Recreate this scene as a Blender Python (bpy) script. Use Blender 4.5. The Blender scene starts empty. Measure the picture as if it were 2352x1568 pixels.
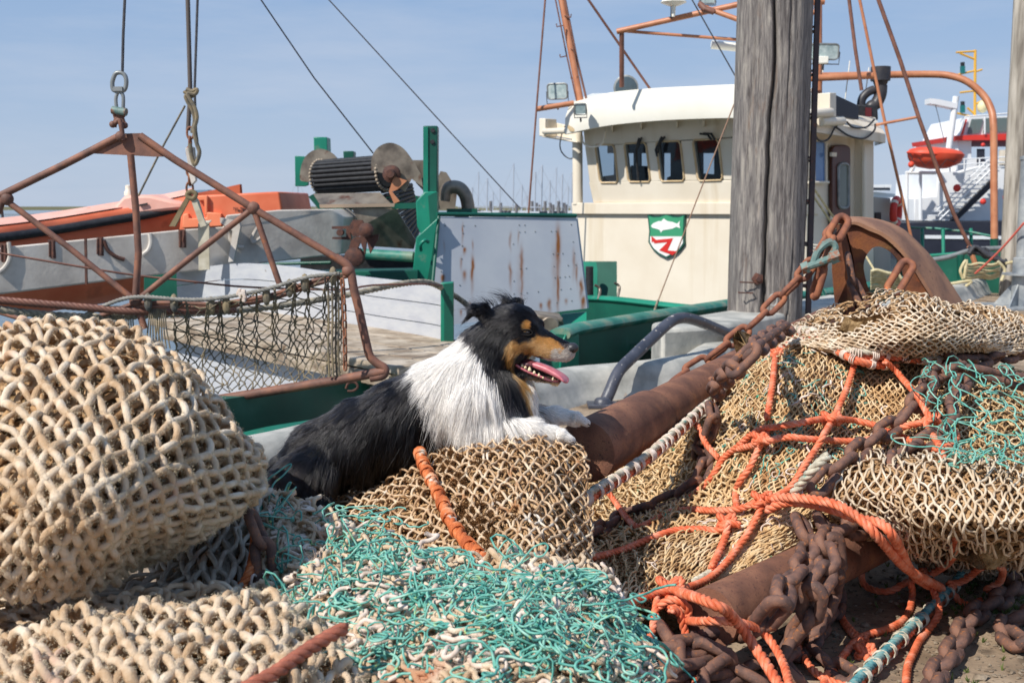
import bpy, math, random
import numpy as np
from mathutils import Vector, Matrix
rng = np.random.default_rng(7)
random.seed(7)
F = 2613.0; H = 1.1; TH = math.atan(306/2613)
CT, ST = math.cos(TH), math.sin(TH)
CAM = np.array([0., 0., H])
sc = bpy.context.scene
col = sc.collection

def W(px, py, Y):
    px = np.asarray(px, float); py = np.asarray(py, float); Y = np.asarray(Y, float)
    dx = (px-1176)/F; dy = -(py-784)/F
    ry = CT + ST*dy; rz = -ST + CT*dy
    k = Y/ry
    return np.stack([dx*k, Y+0*k, H + rz*k], -1)

def G(px, py, z=0.):
    px = np.asarray(px, float); py = np.asarray(py, float); z = np.asarray(z, float)
    dx = (px-1176)/F; dy = -(py-784)/F
    ry = CT + ST*dy; rz = -ST + CT*dy
    k = (z-H)/rz
    return np.stack([dx*k, ry*k, z+0*k], -1)

def proj(P):
    P = np.asarray(P, float) - CAM
    fwd = P[..., 1]*CT - P[..., 2]*ST
    up = P[..., 1]*ST + P[..., 2]*CT
    return 1176 + F*P[..., 0]/fwd, 784 - F*up/fwd

# ---------------------------------------------------------------- mesh builder
class MB:
    def __init__(s): s.v = []; s.f = []; s.n = 0; s.col = []
    def add(s, V, Fs, c=None):
        V = np.asarray(V, float).reshape(-1, 3)
        s.v.append(V)
        if isinstance(Fs, np.ndarray): Fs = Fs.tolist()
        n = s.n
        s.f.extend([tuple(i+n for i in q) for q in Fs])
        s.n += len(V)
        if c is not None:
            s.col.append(np.broadcast_to(np.asarray(c, float), (len(V), len(np.asarray(c).ravel()) if np.asarray(c).ndim == 1 else np.asarray(c).shape[-1])))
        return s
    def box(s, c, size, axes=None):
        c = np.asarray(c, float); h = np.asarray(size, float)/2
        A = np.eye(3) if axes is None else np.asarray(axes, float)
        V = [c + A.T @ (h*np.array(q)) for q in [(-1,-1,-1),(1,-1,-1),(1,1,-1),(-1,1,-1),(-1,-1,1),(1,-1,1),(1,1,1),(-1,1,1)]]
        return s.add(V, [(0,3,2,1),(4,5,6,7),(0,1,5,4),(1,2,6,5),(2,3,7,6),(3,0,4,7)])
    def bar(s, a, b, w, h, up=(0,0,1)):
        a = np.asarray(a, float); b = np.asarray(b, float); d = b-a; L = np.linalg.norm(d); d = d/L
        up = np.asarray(up, float); x = np.cross(d, up)
        if np.linalg.norm(x) < 1e-4: x = np.cross(d, (1,0,0))
        x /= np.linalg.norm(x); z = np.cross(x, d)
        return s.box((a+b)/2, (w, L, h), [x, d, z])
    def prism(s, poly, ext):
        P = np.asarray(poly, float); n = len(P); e = np.asarray(ext, float)
        fs = [tuple(range(n)), tuple(range(2*n-1, n-1, -1))]
        fs += [(i, i+n, (i+1) % n+n, (i+1) % n) for i in range(n)]
        return s.add(np.vstack([P, P+e]), fs)
    def tube(s, path, r, sides=8, cap=True, closed=False, flat=1.0):
        P = np.asarray(path, float); n = len(P)
        r = np.broadcast_to(np.asarray(r, float), (n,))
        T = np.gradient(P, axis=0) if not closed else (np.roll(P, -1, 0)-np.roll(P, 1, 0))
        T /= np.linalg.norm(T, axis=1)[:, None]+1e-12
        N = np.zeros_like(P)
        a = np.array([0, 0, 1.]) if abs(T[0, 2]) < .9 else np.array([1., 0, 0])
        x = np.cross(T[0], a); x /= np.linalg.norm(x); N[0] = x
        for i in range(1, n):
            x = x - T[i]*np.dot(x, T[i]); x /= np.linalg.norm(x)+1e-12; N[i] = x
        B = np.cross(T, N)
        th = np.arange(sides)/sides*2*np.pi
        V = P[:, None] + r[:, None, None]*(np.cos(th)[None, :, None]*N[:, None] + flat*np.sin(th)[None, :, None]*B[:, None])
        m = n if closed else n-1
        i = np.arange(m)[:, None]; j = np.arange(sides)[None]
        i2 = (i+1) % n; j2 = (j+1) % sides
        Q = np.stack([i*sides+j, i*sides+j2, i2*sides+j2, i2*sides+j], -1).reshape(-1, 4).tolist()
        if cap and not closed:
            Q.append(tuple(range(sides-1, -1, -1))); Q.append(tuple(range((n-1)*sides, n*sides)))
        return s.add(V.reshape(-1, 3), Q)
    def lathe(s, c, axis, prof, sides=24):
        c = np.asarray(c, float); ax = np.asarray(axis, float); ax = ax/np.linalg.norm(ax)
        a = np.array([0, 0, 1.]) if abs(ax[2]) < .9 else np.array([1., 0, 0])
        x = np.cross(ax, a); x /= np.linalg.norm(x); y = np.cross(ax, x)
        th = np.arange(sides)/sides*2*np.pi
        V = [c + ax*h + r*(math.cos(t)*x+math.sin(t)*y) for (r, h) in prof for t in th]
        n = len(prof); fs = []
        for i in range(n-1):
            for j in range(sides):
                k = (j+1) % sides
                fs.append((i*sides+j, i*sides+k, (i+1)*sides+k, (i+1)*sides+j))
        fs.append(tuple(range(sides-1, -1, -1))); fs.append(tuple(range((n-1)*sides, n*sides)))
        return s.add(V, fs)
    def ball(s, c, r, axes=None, seg=12, rings=8):
        c = np.asarray(c, float); r = np.broadcast_to(np.asarray(r, float), (3,))
        A = np.eye(3) if axes is None else np.asarray(axes, float)
        V = [(0, 0, 1)]
        for i in range(1, rings):
            p = math.pi*i/rings
            for j in range(seg):
                t = 2*math.pi*j/seg
                V.append((math.sin(p)*math.cos(t), math.sin(p)*math.sin(t), math.cos(p)))
        V.append((0, 0, -1)); V = np.array(V)*r
        fs = [(0, 1+j, 1+(j+1) % seg) for j in range(seg)]
        for i in range(rings-2):
            for j in range(seg):
                a = 1+i*seg+j; b = 1+i*seg+(j+1) % seg
                fs.append((a, a+seg, b+seg, b))
        e = 1+(rings-1)*seg; st = 1+(rings-2)*seg
        fs += [(e, st+(j+1) % seg, st+j) for j in range(seg)]
        return s.add(c + V @ A, fs)
    def grid(s, P, flip=False):
        P = np.asarray(P, float); a, b = P.shape[:2]
        i = np.arange(a-1)[:, None]; j = np.arange(b-1)[None]
        Q = np.stack([i*b+j, i*b+j+1, (i+1)*b+j+1, (i+1)*b+j], -1).reshape(-1, 4)
        if flip: Q = Q[:, ::-1]
        return s.add(P.reshape(-1, 3), Q)

def raw_mesh(name, V, Q, k):
    """fast mesh from numpy: all faces with k corners"""
    me = bpy.data.meshes.new(name)
    V = np.ascontiguousarray(V, np.float32).reshape(-1, 3); Q = np.ascontiguousarray(Q, np.int32).reshape(-1, k)
    me.vertices.add(len(V)); me.vertices.foreach_set('co', V.ravel())
    me.loops.add(Q.size); me.loops.foreach_set('vertex_index', Q.ravel())
    me.polygons.add(len(Q)); me.polygons.foreach_set('loop_start', np.arange(0, Q.size, k, dtype=np.int32))
    me.update(calc_edges=True); me.validate()
    return me

def link(name, me, m, parent=None, smooth=True, bevel=0, sub=0, ang=40):
    o = bpy.data.objects.new(name, me); col.objects.link(o)
    if m is not None: me.materials.append(m)
    if smooth: me.polygons.foreach_set('use_smooth', [True]*len(me.polygons)); 
    if parent is not None: o.parent = parent
    if bevel:
        b = o.modifiers.new('bevel', 'BEVEL'); b.width = bevel; b.segments = 2; b.limit_method = 'ANGLE'; b.angle_limit = math.radians(35)
    if sub:
        b = o.modifiers.new('sub', 'SUBSURF'); b.levels = sub; b.render_levels = sub
    if smooth and ang and ang < 179:
        try: me.set_sharp_from_angle(angle=math.radians(ang))
        except Exception: pass
    return o

def obj(name, mb, m, parent=None, smooth=True, bevel=0, origin=None, attr=None, ang=40, sub=0):
    V = np.vstack(mb.v)
    if origin is None: origin = getattr(parent, 'world_origin_', None)
    if parent is not None: origin = ORG.get(parent.name, np.zeros(3)); 
    if origin is None: origin = np.zeros(3)
    me = bpy.data.meshes.new(name)
    me.from_pydata((V-origin).tolist(), [], mb.f); me.update()
    if attr is not None:
        a = me.attributes.new(attr[0], 'FLOAT_COLOR' if np.asarray(attr[1]).ndim == 2 else 'FLOAT', 'POINT')
        arr = np.asarray(attr[1], np.float32)
        if arr.ndim == 2:
            if arr.shape[1] == 3: arr = np.hstack([arr, np.ones((len(arr), 1), np.float32)])
            a.data.foreach_set('color', arr.ravel())
        else: a.data.foreach_set('value', arr)
    o = link(name, me, m, parent, smooth, bevel, sub, ang)
    if parent is None: o.location = origin; ORG[o.name] = np.asarray(origin, float)
    else: ORG[o.name] = ORG.get(parent.name, np.zeros(3))
    return o
ORG = {}
def tag(o, label=None, cat=None, group=None, kind=None):
    if label: o['label'] = label
    if cat: o['category'] = cat
    if group: o['group'] = group
    if kind: o['kind'] = kind
    return o
def thing(name, label, cat, loc=(0, 0, 0), group=None):
    o = bpy.data.objects.new(name, None); col.objects.link(o); o.location = loc; o.empty_display_size = .05
    ORG[o.name] = np.asarray(loc, float)
    return tag(o, label, cat, group)

def cr(P, n=8, closed=False):
    """Catmull-Rom through points P (k,d) with n samples per span"""
    P = np.asarray(P, float); k = len(P)
    if closed: Q = np.vstack([P[-1], P, P[0], P[1]]); m = k
    else: Q = np.vstack([2*P[0]-P[1], P, 2*P[-1]-P[-2]]); m = k-1
    out = []
    for i in range(m):
        a, b, c, d = Q[i:i+4]
        t = np.linspace(0, 1, n, endpoint=False)[:, None]
        out.append(.5*((2*b)+(-a+c)*t+(2*a-5*b+4*c-d)*t*t+(-a+3*b-3*c+d)*t**3))
    if not closed: out.append(P[-1:])
    return np.vstack(out)
def resamp(P, step):
    P = np.asarray(P, float); d = np.r_[0, np.cumsum(np.linalg.norm(np.diff(P, axis=0), axis=1))]
    n = max(2, int(round(d[-1]/step))+1); t = np.linspace(0, d[-1], n)
    return np.stack([np.interp(t, d, P[:, i]) for i in range(P.shape[1])], -1)

# smooth value noise (numpy)
_perm = np.random.default_rng(3).random((64, 64, 64))
def vnoise(P, s=1.0, seed=0):
    P = np.asarray(P, float)*s + seed*7.31
    i = np.floor(P).astype(int); f = P-i; f = f*f*(3-2*f); out = 0
    for dx in (0, 1):
        for dy in (0, 1):
            for dz in (0, 1):
                w = (f[..., 0] if dx else 1-f[..., 0])*(f[..., 1] if dy else 1-f[..., 1])*(f[..., 2] if dz else 1-f[..., 2])
                out = out + w*_perm[(i[..., 0]+dx) % 64, (i[..., 1]+dy) % 64, (i[..., 2]+dz) % 64]
    return out*2-1
def vnoise3(P, s=1.0, seed=0):
    return np.stack([vnoise(P, s, seed+k*3.7) for k in range(3)], -1)

# ---------------------------------------------------------------- materials
def srgb(r, g, b):
    f = lambda c: (c/255)/12.92 if c/255 <= .04045 else ((c/255+.055)/1.055)**2.4
    return (f(r), f(g), f(b), 1.)
def rgba(c): return tuple(c) if len(c) == 4 else tuple(c)+(1.,)
def pmat(name, cols, scale=5, detail=6, dist=0., rough=.6, rough2=None, metal=0., bump=0., bscale=None, bdist=.01,
         aniso=(1, 1, 1), over=None, over2=None, attr=None, spec=.5, wave=None, trans=0., alpha=1., coat=0., contrast=(.35, .65), noise_rough=.55, sheen=0.):
    """Principled surface whose colour runs through cols by a noise; over=(colour, scale, lo, hi[, aniso]) lays patches on top;
    attr=(attribute name, colour) lays a colour by a mesh attribute; wave=(scale, axis, bump) adds ribs to the bump."""
    m = bpy.data.materials.new(name); m.use_nodes = True; nt = m.node_tree; N = nt.nodes; L = nt.links
    for n in list(N): N.remove(n)
    out = N.new('ShaderNodeOutputMaterial'); bs = N.new('ShaderNodeBsdfPrincipled'); L.new(bs.outputs[0], out.inputs[0])
    tc = N.new('ShaderNodeTexCoord')
    def mapped(an):
        mp = N.new('ShaderNodeMapping'); mp.inputs['Scale'].default_value = an; L.new(tc.outputs['Object'], mp.inputs['Vector']); return mp.outputs[0]
    def noise(s, an=(1, 1, 1), d=detail, r=noise_rough, di=0.):
        n = N.new('ShaderNodeTexNoise'); n.inputs['Scale'].default_value = s; n.inputs['Detail'].default_value = d
        n.inputs['Roughness'].default_value = r; n.inputs['Distortion'].default_value = di
        L.new(mapped(an), n.inputs['Vector']); return n.outputs['Fac']
    fac = noise(scale, aniso, detail, noise_rough, dist)
    rp = N.new('ShaderNodeValToRGB'); cr_ = rp.color_ramp; k = len(cols)
    for i, c in enumerate(cols):
        p = contrast[0]+(contrast[1]-contrast[0])*(i/(k-1) if k > 1 else 0)
        e = cr_.elements[i] if i < 2 else cr_.elements.new(p)
        e.position = p; e.color = rgba(c)
    if k == 1: cr_.elements[1].color = rgba(cols[0])
    L.new(fac, rp.inputs[0]); c = rp.outputs[0]
    def mix(fo, a, colour):
        mx = N.new('ShaderNodeMix'); mx.data_type = 'RGBA'; L.new(fo, mx.inputs[0]); L.new(a, mx.inputs[6]); mx.inputs[7].default_value = rgba(colour); return mx.outputs[2]
    for ov in (over, over2):
        if ov:
            fo = noise(ov[1], ov[4] if len(ov) > 4 else (1, 1, 1), 8)
            mr = N.new('ShaderNodeMapRange'); mr.inputs[1].default_value = ov[2]; mr.inputs[2].default_value = ov[3]; L.new(fo, mr.inputs[0])
            c = mix(mr.outputs[0], c, ov[0])
    if attr:
        for nm, cc in attr:
            at = N.new('ShaderNodeAttribute'); at.attribute_name = nm
            if cc == 'color': c = at.outputs['Color'] if True else c
            elif cc == 'mul':
                mx = N.new('ShaderNodeMix'); mx.data_type = 'RGBA'; mx.blend_type = 'MULTIPLY'; mx.inputs[0].default_value = 1
                L.new(c, mx.inputs[6]); L.new(at.outputs['Color'], mx.inputs[7]); c = mx.outputs[2]
            else: c = mix(at.outputs['Fac'], c, cc)
    L.new(c, bs.inputs['Base Color'])
    if rough2 is not None:
        mr = N.new('ShaderNodeMapRange'); mr.inputs[3].default_value = rough; mr.inputs[4].default_value = rough2; L.new(fac, mr.inputs[0]); L.new(mr.outputs[0], bs.inputs['Roughness'])
    else: bs.inputs['Roughness'].default_value = rough
    bs.inputs['Metallic'].default_value = metal
    bs.inputs['Specular IOR Level'].default_value = spec
    bs.inputs['Coat Weight'].default_value = coat
    bs.inputs['Transmission Weight'].default_value = trans
    if sheen: bs.inputs['Sheen Weight'].default_value = sheen
    h = None
    if bump:
        b = N.new('ShaderNodeBump'); b.inputs['Strength'].default_value = bump; b.inputs['Distance'].default_value = bdist
        L.new(noise(bscale or scale*4, aniso, 5), b.inputs['Height']); h = b.outputs[0]
    if wave:
        w = N.new('ShaderNodeTexWave'); w.bands_direction = wave[1]; w.inputs['Scale'].default_value = wave[0]; w.inputs['Distortion'].default_value = .6
        L.new(tc.outputs['Object'], w.inputs['Vector'])
        b = N.new('ShaderNodeBump'); b.inputs['Strength'].default_value = wave[2]; b.inputs['Distance'].default_value = bdist
        L.new(w.outputs['Fac'], b.inputs['Height'])
        if h: L.new(h, b.inputs['Normal'])
        h = b.outputs[0]
    if h: L.new(h, bs.inputs['Normal'])
    return m

# ---------------------------------------------------------------- camera, sky, sun
cd = bpy.data.cameras.new('camera'); cam = bpy.data.objects.new('camera', cd); col.objects.link(cam); sc.camera = cam
cd.sensor_width = 36; cd.lens = 36*F/2352; cam.location = (0, 0, H); cam.rotation_euler = (math.pi/2-TH, 0, 0)
cd.clip_start = .05; cd.clip_end = 6000
cd.dof.use_dof = True; cd.dof.focus_distance = 2.95; cd.dof.aperture_fstop = 9
SUNV = Vector((-.54, -.50, .74)).normalized()
EL = math.asin(SUNV.z); AZ = math.atan2(SUNV.x, SUNV.y)
ld = bpy.data.lights.new('sun', 'SUN'); ld.energy = 4.4; ld.angle = math.radians(.55); ld.color = (1, .955, .88)
lo = bpy.data.objects.new('sun', ld); col.objects.link(lo); lo.rotation_euler = SUNV.to_track_quat('Z', 'Y').to_euler(); lo.location = (-20, -15, 30)
wd = bpy.data.worlds.new('World'); sc.world = wd; wd.use_nodes = True
nt = wd.node_tree; N = nt.nodes; L = nt.links
bg = N['Background']; sky = N.new('ShaderNodeTexSky'); sky.sky_type = 'NISHITA'; sky.sun_disc = False
sky.sun_elevation = EL; sky.sun_rotation = AZ
sky.air_density = 1.0; sky.dust_density = .8; sky.ozone_density = 4.0; sky.altitude = 0
tc = N.new('ShaderNodeTexCoord'); mp = N.new('ShaderNodeMapping'); mp.inputs['Scale'].default_value = (1.5, 1.5, 9)
L.new(tc.outputs['Generated'], mp.inputs['Vector'])
nz = N.new('ShaderNodeTexNoise'); nz.inputs['Scale'].default_value = 2.2; nz.inputs['Detail'].default_value = 7; nz.inputs['Roughness'].default_value = .6; L.new(mp.outputs[0], nz.inputs['Vector'])
mr = N.new('ShaderNodeMapRange'); mr.inputs[1].default_value = .45; mr.inputs[2].default_value = .75; mr.inputs[3].default_value = 0; mr.inputs[4].default_value = .35
L.new(nz.outputs['Fac'], mr.inputs[0])
mx = N.new('ShaderNodeMix'); mx.data_type = 'RGBA'; L.new(mr.outputs[0], mx.inputs[0]); mx.inputs[7].default_value = (5.6, 6.0, 6.9, 1)
sx = N.new('ShaderNodeSeparateXYZ'); L.new(tc.outputs['Generated'], sx.inputs[0])
gr = N.new('ShaderNodeValToRGB'); L.new(sx.outputs['Z'], gr.inputs[0]); gr.color_ramp.elements[0].position = 0; gr.color_ramp.elements[0].color = (4.25, 5.1, 6.5, 1)
gr.color_ramp.elements[1].position = .6; gr.color_ramp.elements[1].color = (1.5, 2.7, 4.9, 1); e = gr.color_ramp.elements.new(.18); e.color = (2.65, 3.95, 6.1, 1)
m2 = N.new('ShaderNodeMix'); m2.data_type = 'RGBA'; m2.inputs[0].default_value = .88; L.new(sky.outputs[0], m2.inputs[6]); L.new(gr.outputs[0], m2.inputs[7])
L.new(m2.outputs[2], mx.inputs[6]); L.new(mx.outputs[2], bg.inputs['Color']); bg.inputs['Strength'].default_value = .1
sc.view_settings.view_transform = 'Standard'; sc.view_settings.look = 'None'; sc.view_settings.gamma = 1; sc.view_settings.exposure = .20
sc.render.engine = 'CYCLES'; sc.cycles.use_denoising = True
sc.cycles.max_bounces = 8; sc.cycles.transparent_max_bounces = 16
# ================================================================ DOG
PSI = math.radians(25); DY = 2.97
def D_(px, py, dY=0): return W(px, py, DY+dY)
HO = W(1165, 755, DY-.01)
hf = np.array([math.cos(PSI), -math.sin(PSI), 0]); hs = np.array([math.sin(PSI), math.cos(PSI), 0]); hu = np.array([0, 0, 1.])
SC = F/DY
def Hd(px, py, lat=0.): return HO + ((px-1165)/SC/math.cos(PSI))*hf - ((py-755)/SC)*hu + lat*hs

prims = []   # (kind, data, k, op)
def cone(a, b, r1, r2, k=.02): prims.append(('c', np.asarray(a), np.asarray(b), r1/SC, r2/SC, k, 1))
def ell(c, r, axes=None, k=.02): prims.append(('e', np.asarray(c), np.asarray(r)/SC, np.eye(3) if axes is None else np.asarray(axes), 0, k, 1))
HA = np.array([hf, hs, hu])
# trunk
B_ = [(668,1085,.02,54),(745,1045,.02,78),(835,1005,.02,86),(930,962,.01,86),(1020,915,.0,88),(1085,880,0,84)]
for a, b in zip(B_[:-1], B_[1:]): cone(D_(a[0],a[1],a[2]), D_(b[0],b[1],b[2]), a[3], b[3], .04)
cone(D_(1090,865,0), D_(1125,790,-.0), 72, 52, .04)                  # neck
cone(D_(1125,800,0), Hd(1160,765), 52, 46, .03)
ell(D_(1140,905,-.02), (62,70,66), k=.04); ell(D_(1178,905,-.01), (48,48,44), k=.04)                              # breast
# rear: near thigh, hock, foot
ell(D_(705,1095,-.075), (72,42,58), k=.03)
cone(D_(660,1120,-.10), D_(740,1158,-.11), 34, 20, .03)
cone(D_(740,1158,-.11), D_(650,1165,-.12), 20, 15, .02)
cone(D_(650,1165,-.12), D_(725,1172,-.13), 16, 15, .02)
ell(D_(705,1095,.12), (72,42,58), k=.03); cone(D_(640,1150,.12), D_(725,1168,.13), 22, 16, .02)
cone(D_(635,1120,.0), D_(600,1165,-.06), 20, 12, .03)                # tail
# forelegs
cone(D_(1085,915,-.085), D_(1090,965,-.10), 46, 34, .03); cone(D_(1090,965,-.10), D_(1215,985,-.105), 30, 19, .02)
cone(D_(1215,985,-.105), D_(1285,1003,-.10), 19, 18, .01)
cone(D_(1095,915,.085), D_(1130,955,.09), 44, 32, .03); cone(D_(1130,955,.09), D_(1265,953,.06), 28, 18, .02)
cone(D_(1265,953,.06), D_(1322,962,.05), 18, 17, .01)
for i, (ox, oy) in enumerate([(-.022,-3),(-.008,0),(.008,1),(.020,-1)]):
    cone(D_(1288,1000+oy,-.10+ox), D_(1308+4*(i in (1, 2)),1011+oy,-.10+ox), 11, 8.5, .004)
    cone(D_(1324,960+oy,.05+ox), D_(1343+4*(i in (1, 2)),970+oy,.05+ox), 11, 8.5, .004)
# head
ell(Hd(1170,754), (56,50,50), HA, .03)
ell(Hd(1196,738), (40,38,34), HA, .03)
cone(Hd(1160,800,-.025), Hd(1190,800,-.026), 34, 27, .03); cone(Hd(1160,800,.025), Hd(1190,800,.026), 34, 27, .03)
for sgn in (-1, 1): 
    ell(Hd(1225,743,sgn*.024), (17,12,11), HA, .012)
    ell(Hd(1268,803,sgn*.010), (44,13,17), HA, .014); ell(Hd(1295,805,sgn*.007), (20,11,16), HA, .010)
cone(Hd(1212,772), Hd(1298,794), 35, 14.5, .02)
cone(Hd(1186,838), Hd(1222,850), 20, 15, .015); cone(Hd(1222,850), Hd(1276,869), 14, 8, .01)
# ears
def ear(s):
    a = Hd(1142,732,s*.036); b = Hd(1133,708,s*.048); c = Hd(1114,708,s*.060); d = Hd(1098,729,s*.064)
    if s > 0: a = Hd(1152,724,.034); b = Hd(1152,703,.045); c = Hd(1166,698,.064); d = Hd(1178,712,.070)
    cone(a, b, 19, 10, .012); cone(b, c, 9, 9, .008); cone(c, d, 9, 3, .006); cone(a, c, 12, 8, .01)
ear(-1); ear(1)

def sdf(P):
    d = np.full(len(P), 9.)
    for pr in prims:
        if pr[0] == 'c':
            _, a, b, r1, r2, k, op = pr; ab = b-a
            t = np.clip(((P-a) @ ab)/(ab @ ab), 0, 1)
            e = np.linalg.norm(P-(a+t[:, None]*ab), axis=1)-(r1+t*(r2-r1))
        else:
            _, c, r, A, _z, k, op = pr; q = (P-c) @ A.T
            k0 = np.linalg.norm(q/r, axis=1); k1 = np.linalg.norm(q/(r*r), axis=1)+1e-9
            e = k0*(k0-1)/k1
        h = np.clip(.5+.5*(d-e)/k, 0, 1); d = d*(1-h)+e*h-k*h*(1-h)
    return d
def iso(sd, lo, hi, h):
    n = np.ceil((hi-lo)/h).astype(int)+1
    xs = [lo[i]+h*np.arange(n[i]) for i in range(3)]
    V = np.empty(n)
    for ix in range(n[0]):
        Y_, Z_ = np.meshgrid(xs[1], xs[2], indexing='ij')
        P = np.stack([np.full(Y_.size, xs[0][ix]), Y_.ravel(), Z_.ravel()], -1)
        V[ix] = sd(P).reshape(n[1], n[2])
    S = V < 0
    c = np.zeros(n-1, int)
    for dx in (0, 1):
        for dy in (0, 1):
            for dz in (0, 1): c += S[dx:n[0]-1+dx, dy:n[1]-1+dy, dz:n[2]-1+dz]
    act = (c > 0) & (c < 8); idx = -np.ones(n-1, int); idx[act] = np.arange(act.sum())
    ijk = np.argwhere(act); acc = np.zeros((len(ijk), 3)); cnt = np.zeros(len(ijk))
    for ax in range(3):
        for o1 in (0, 1):
            for o2 in (0, 1):
                off = np.zeros(3, int); oth = [i for i in range(3) if i != ax]; off[oth[0]] = o1; off[oth[1]] = o2
                a = ijk+off; b = a.copy(); b[:, ax] += 1
                va = V[tuple(a.T)]; vb = V[tuple(b.T)]; m = (va < 0) != (vb < 0)
                t = va/(va-vb+1e-12); p = a.astype(float); p[:, ax] += t
                acc[m] += p[m]; cnt[m] += 1
    X = lo+h*acc/cnt[:, None]
    Q = []
    for ax in range(3):
        o1, o2 = [(1, 2), (2, 0), (0, 1)][ax]
        sl = [slice(None)]*3; s2 = [slice(None)]*3; sl[ax] = slice(0, n[ax]-1); s2[ax] = slice(1, n[ax])
        A = S[tuple(sl)]; Bq = S[tuple(s2)]; E = np.argwhere(A != Bq)
        E = E[(E[:, o1] > 0) & (E[:, o2] > 0) & (E[:, o1] < n[o1]-1) & (E[:, o2] < n[o2]-1)]
        e1 = np.zeros(3, int); e1[o1] = 1; e2 = np.zeros(3, int); e2[o2] = 1
        q = np.stack([idx[tuple((E-e1-e2).T)], idx[tuple((E-e2).T)], idx[tuple(E.T)], idx[tuple((E-e1).T)]], -1)
        fl = A[tuple(E.T)]
        q[~fl] = q[~fl][:, ::-1]; Q.append(q)
    Q = np.vstack(Q)
    def grad(P, e=1e-3): return np.stack([sd(P+np.eye(3)[i]*e)-sd(P-np.eye(3)[i]*e) for i in range(3)], -1)/(2*e)
    for _ in range(2):
        g = grad(X); X = X-sd(X)[:, None]*g/(np.sum(g*g, 1)[:, None]+1e-6)
    g = grad(X); g /= np.linalg.norm(g, axis=1)[:, None]+1e-9
    return X, Q, g
allp = np.vstack([p[1][None] for p in prims]+[p[2][None] for p in prims if p[0] == 'c'])
X, Q, NR = iso(sdf, allp.min(0)-.12, allp.max(0)+.12, .0055)

def inpoly(px, py, poly):
    poly = np.asarray(poly, float); ins = np.zeros(px.shape, bool); j = len(poly)-1
    for i in range(len(poly)):
        xi, yi = poly[i]; xj, yj = poly[j]
        m = ((yi > py) != (yj > py)) & (px < (xj-xi)*(py-yi)/(yj-yi+1e-12)+xi); ins ^= m; j = i
    return ins
BLACK = (.0032, .0030, .0037); BROWN = (.030, .014, .008); WHITE = (.93, .89, .84); TAN = (.50, .235, .065); GREYW = (.42, .36, .32); LTAN = (.62, .42, .24)
def dog_color(P, Nn, jit=0.):
    # colours follow the coat of the animal: measured along its own profile plane (the near and the far flank match)
    q = P.copy(); r = np.random.default_rng(5)
    px, py = proj(q)
    near = ((P-HO) @ hs)
    n = vnoise(P, 55)*7+vnoise(P, 120, 2)*4+r.normal(0, 1, len(P))*jit
    x = px+n; y = py+vnoise(P, 60, 5)*6+r.normal(0, 1, len(P))*jit
    C = np.tile(BLACK, (len(P), 1)).astype(float)
    br = inpoly(x, y, [(625,1090),(690,1072),(730,1082),(690,1098),(660,1120),(650,1160),(590,1160)])
    C[br] = np.array(BROWN)*.55
    lo = inpoly(x, y, [(580,1150),(640,1150),(700,1180),(780,1165),(780,1200),(580,1200)]); C[lo] = BROWN
    w = inpoly(x, y, [(1088,742),(1052,752),(985,795),(952,828),(958,860),(980,905),(1003,950),(1022,985),(1070,1000),(1120,1002),(1200,1045),(1400,1045),(1400,900),(1280,880),(1190,872),(1160,900),(1118,850),(1096,800),(1085,780)])
    C[w] = WHITE
    m = inpoly(x, y, [(1092,735),(1160,740),(1168,790),(1172,840),(1180,880),(1196,905),(1225,932),(1212,940),(1182,920),(1162,898),(1144,868),(1126,830),(1104,800),(1080,775),(1078,755)])
    C[m] = BLACK
    tn = inpoly(x, y, [(1162,792),(1178,780),(1196,782),(1212,786),(1228,778),(1236,768),(1262,772),(1285,790),(1300,800),(1292,822),(1225,822),(1210,812),(1190,815),(1176,830),(1180,850),(1205,862),(1290,885),(1225,885),(1196,872),(1200,905),(1222,930),(1205,925),(1186,895),(1170,850),(1163,815)])
    C[tn] = TAN
    x2 = x+vnoise(P, 200, 11)*7; y2 = y+vnoise(P, 220, 12)*5
    g = inpoly(x2, y2, [(1268,812),(1290,804),(1300,798),(1330,800),(1325,836),(1255,832)]); C[g] = GREYW
    g = inpoly(x2, y2, [(1280,816),(1300,810),(1330,806),(1325,836),(1275,836)]); C[g] = (.6,.53,.47)
    g = inpoly(x2, y2, [(1284,778),(1330,778),(1330,797),(1306,799),(1290,798)]); C[g] = (.07,.05,.045)
    lj = inpoly(x, y, [(1215,862),(1300,876),(1300,900),(1205,880)]); C[lj] = LTAN
    # brow spots and cheek lights on the two sides of the skull
    for s in (-1, 1):
        c = Hd(1224, 742, s*.033); d = np.linalg.norm((P-c)*np.array([1, 1, .8]), axis=1); C[d < .0125+.0015*n/7] = TAN
    C[inpoly(x, y, [(1185,768),(1205,764),(1228,766),(1236,774),(1222,786),(1200,786),(1188,780)])] = BLACK
    # black bridge of the nose
    brg = (np.abs(near) < .014) & (y < 796) & (px > 1190); C[brg] = BLACK
    el = inpoly(x, y, [(1070,1000),(1150,995),(1180,1012),(1100,1040)]) ; C[el & (C[:, 0] < .1)] = np.array(TAN)*.7
    return C
fc = dog_color(X, NR)
me = raw_mesh('body', X, Q, 4)
a = me.attributes.new('coat', 'FLOAT_COLOR', 'POINT'); a.data.foreach_set('color', np.hstack([fc*.55, np.ones((len(fc), 1))]).astype(np.float32).ravel())
M_skin = pmat('dog_skin', [(1, 1, 1)], attr=[('coat', 'color')], rough=.8, spec=.2, bump=.3, bscale=300, bdist=.003)
dogbase = np.array([D_(900, 1100)[0], DY, .3])
dog = thing('dog', 'black, white and tan long-haired dog lying on the nets with its mouth open', 'dog', tuple(dogbase))
me.vertices.foreach_set('co', (X-dogbase).astype(np.float32).ravel())
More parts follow.
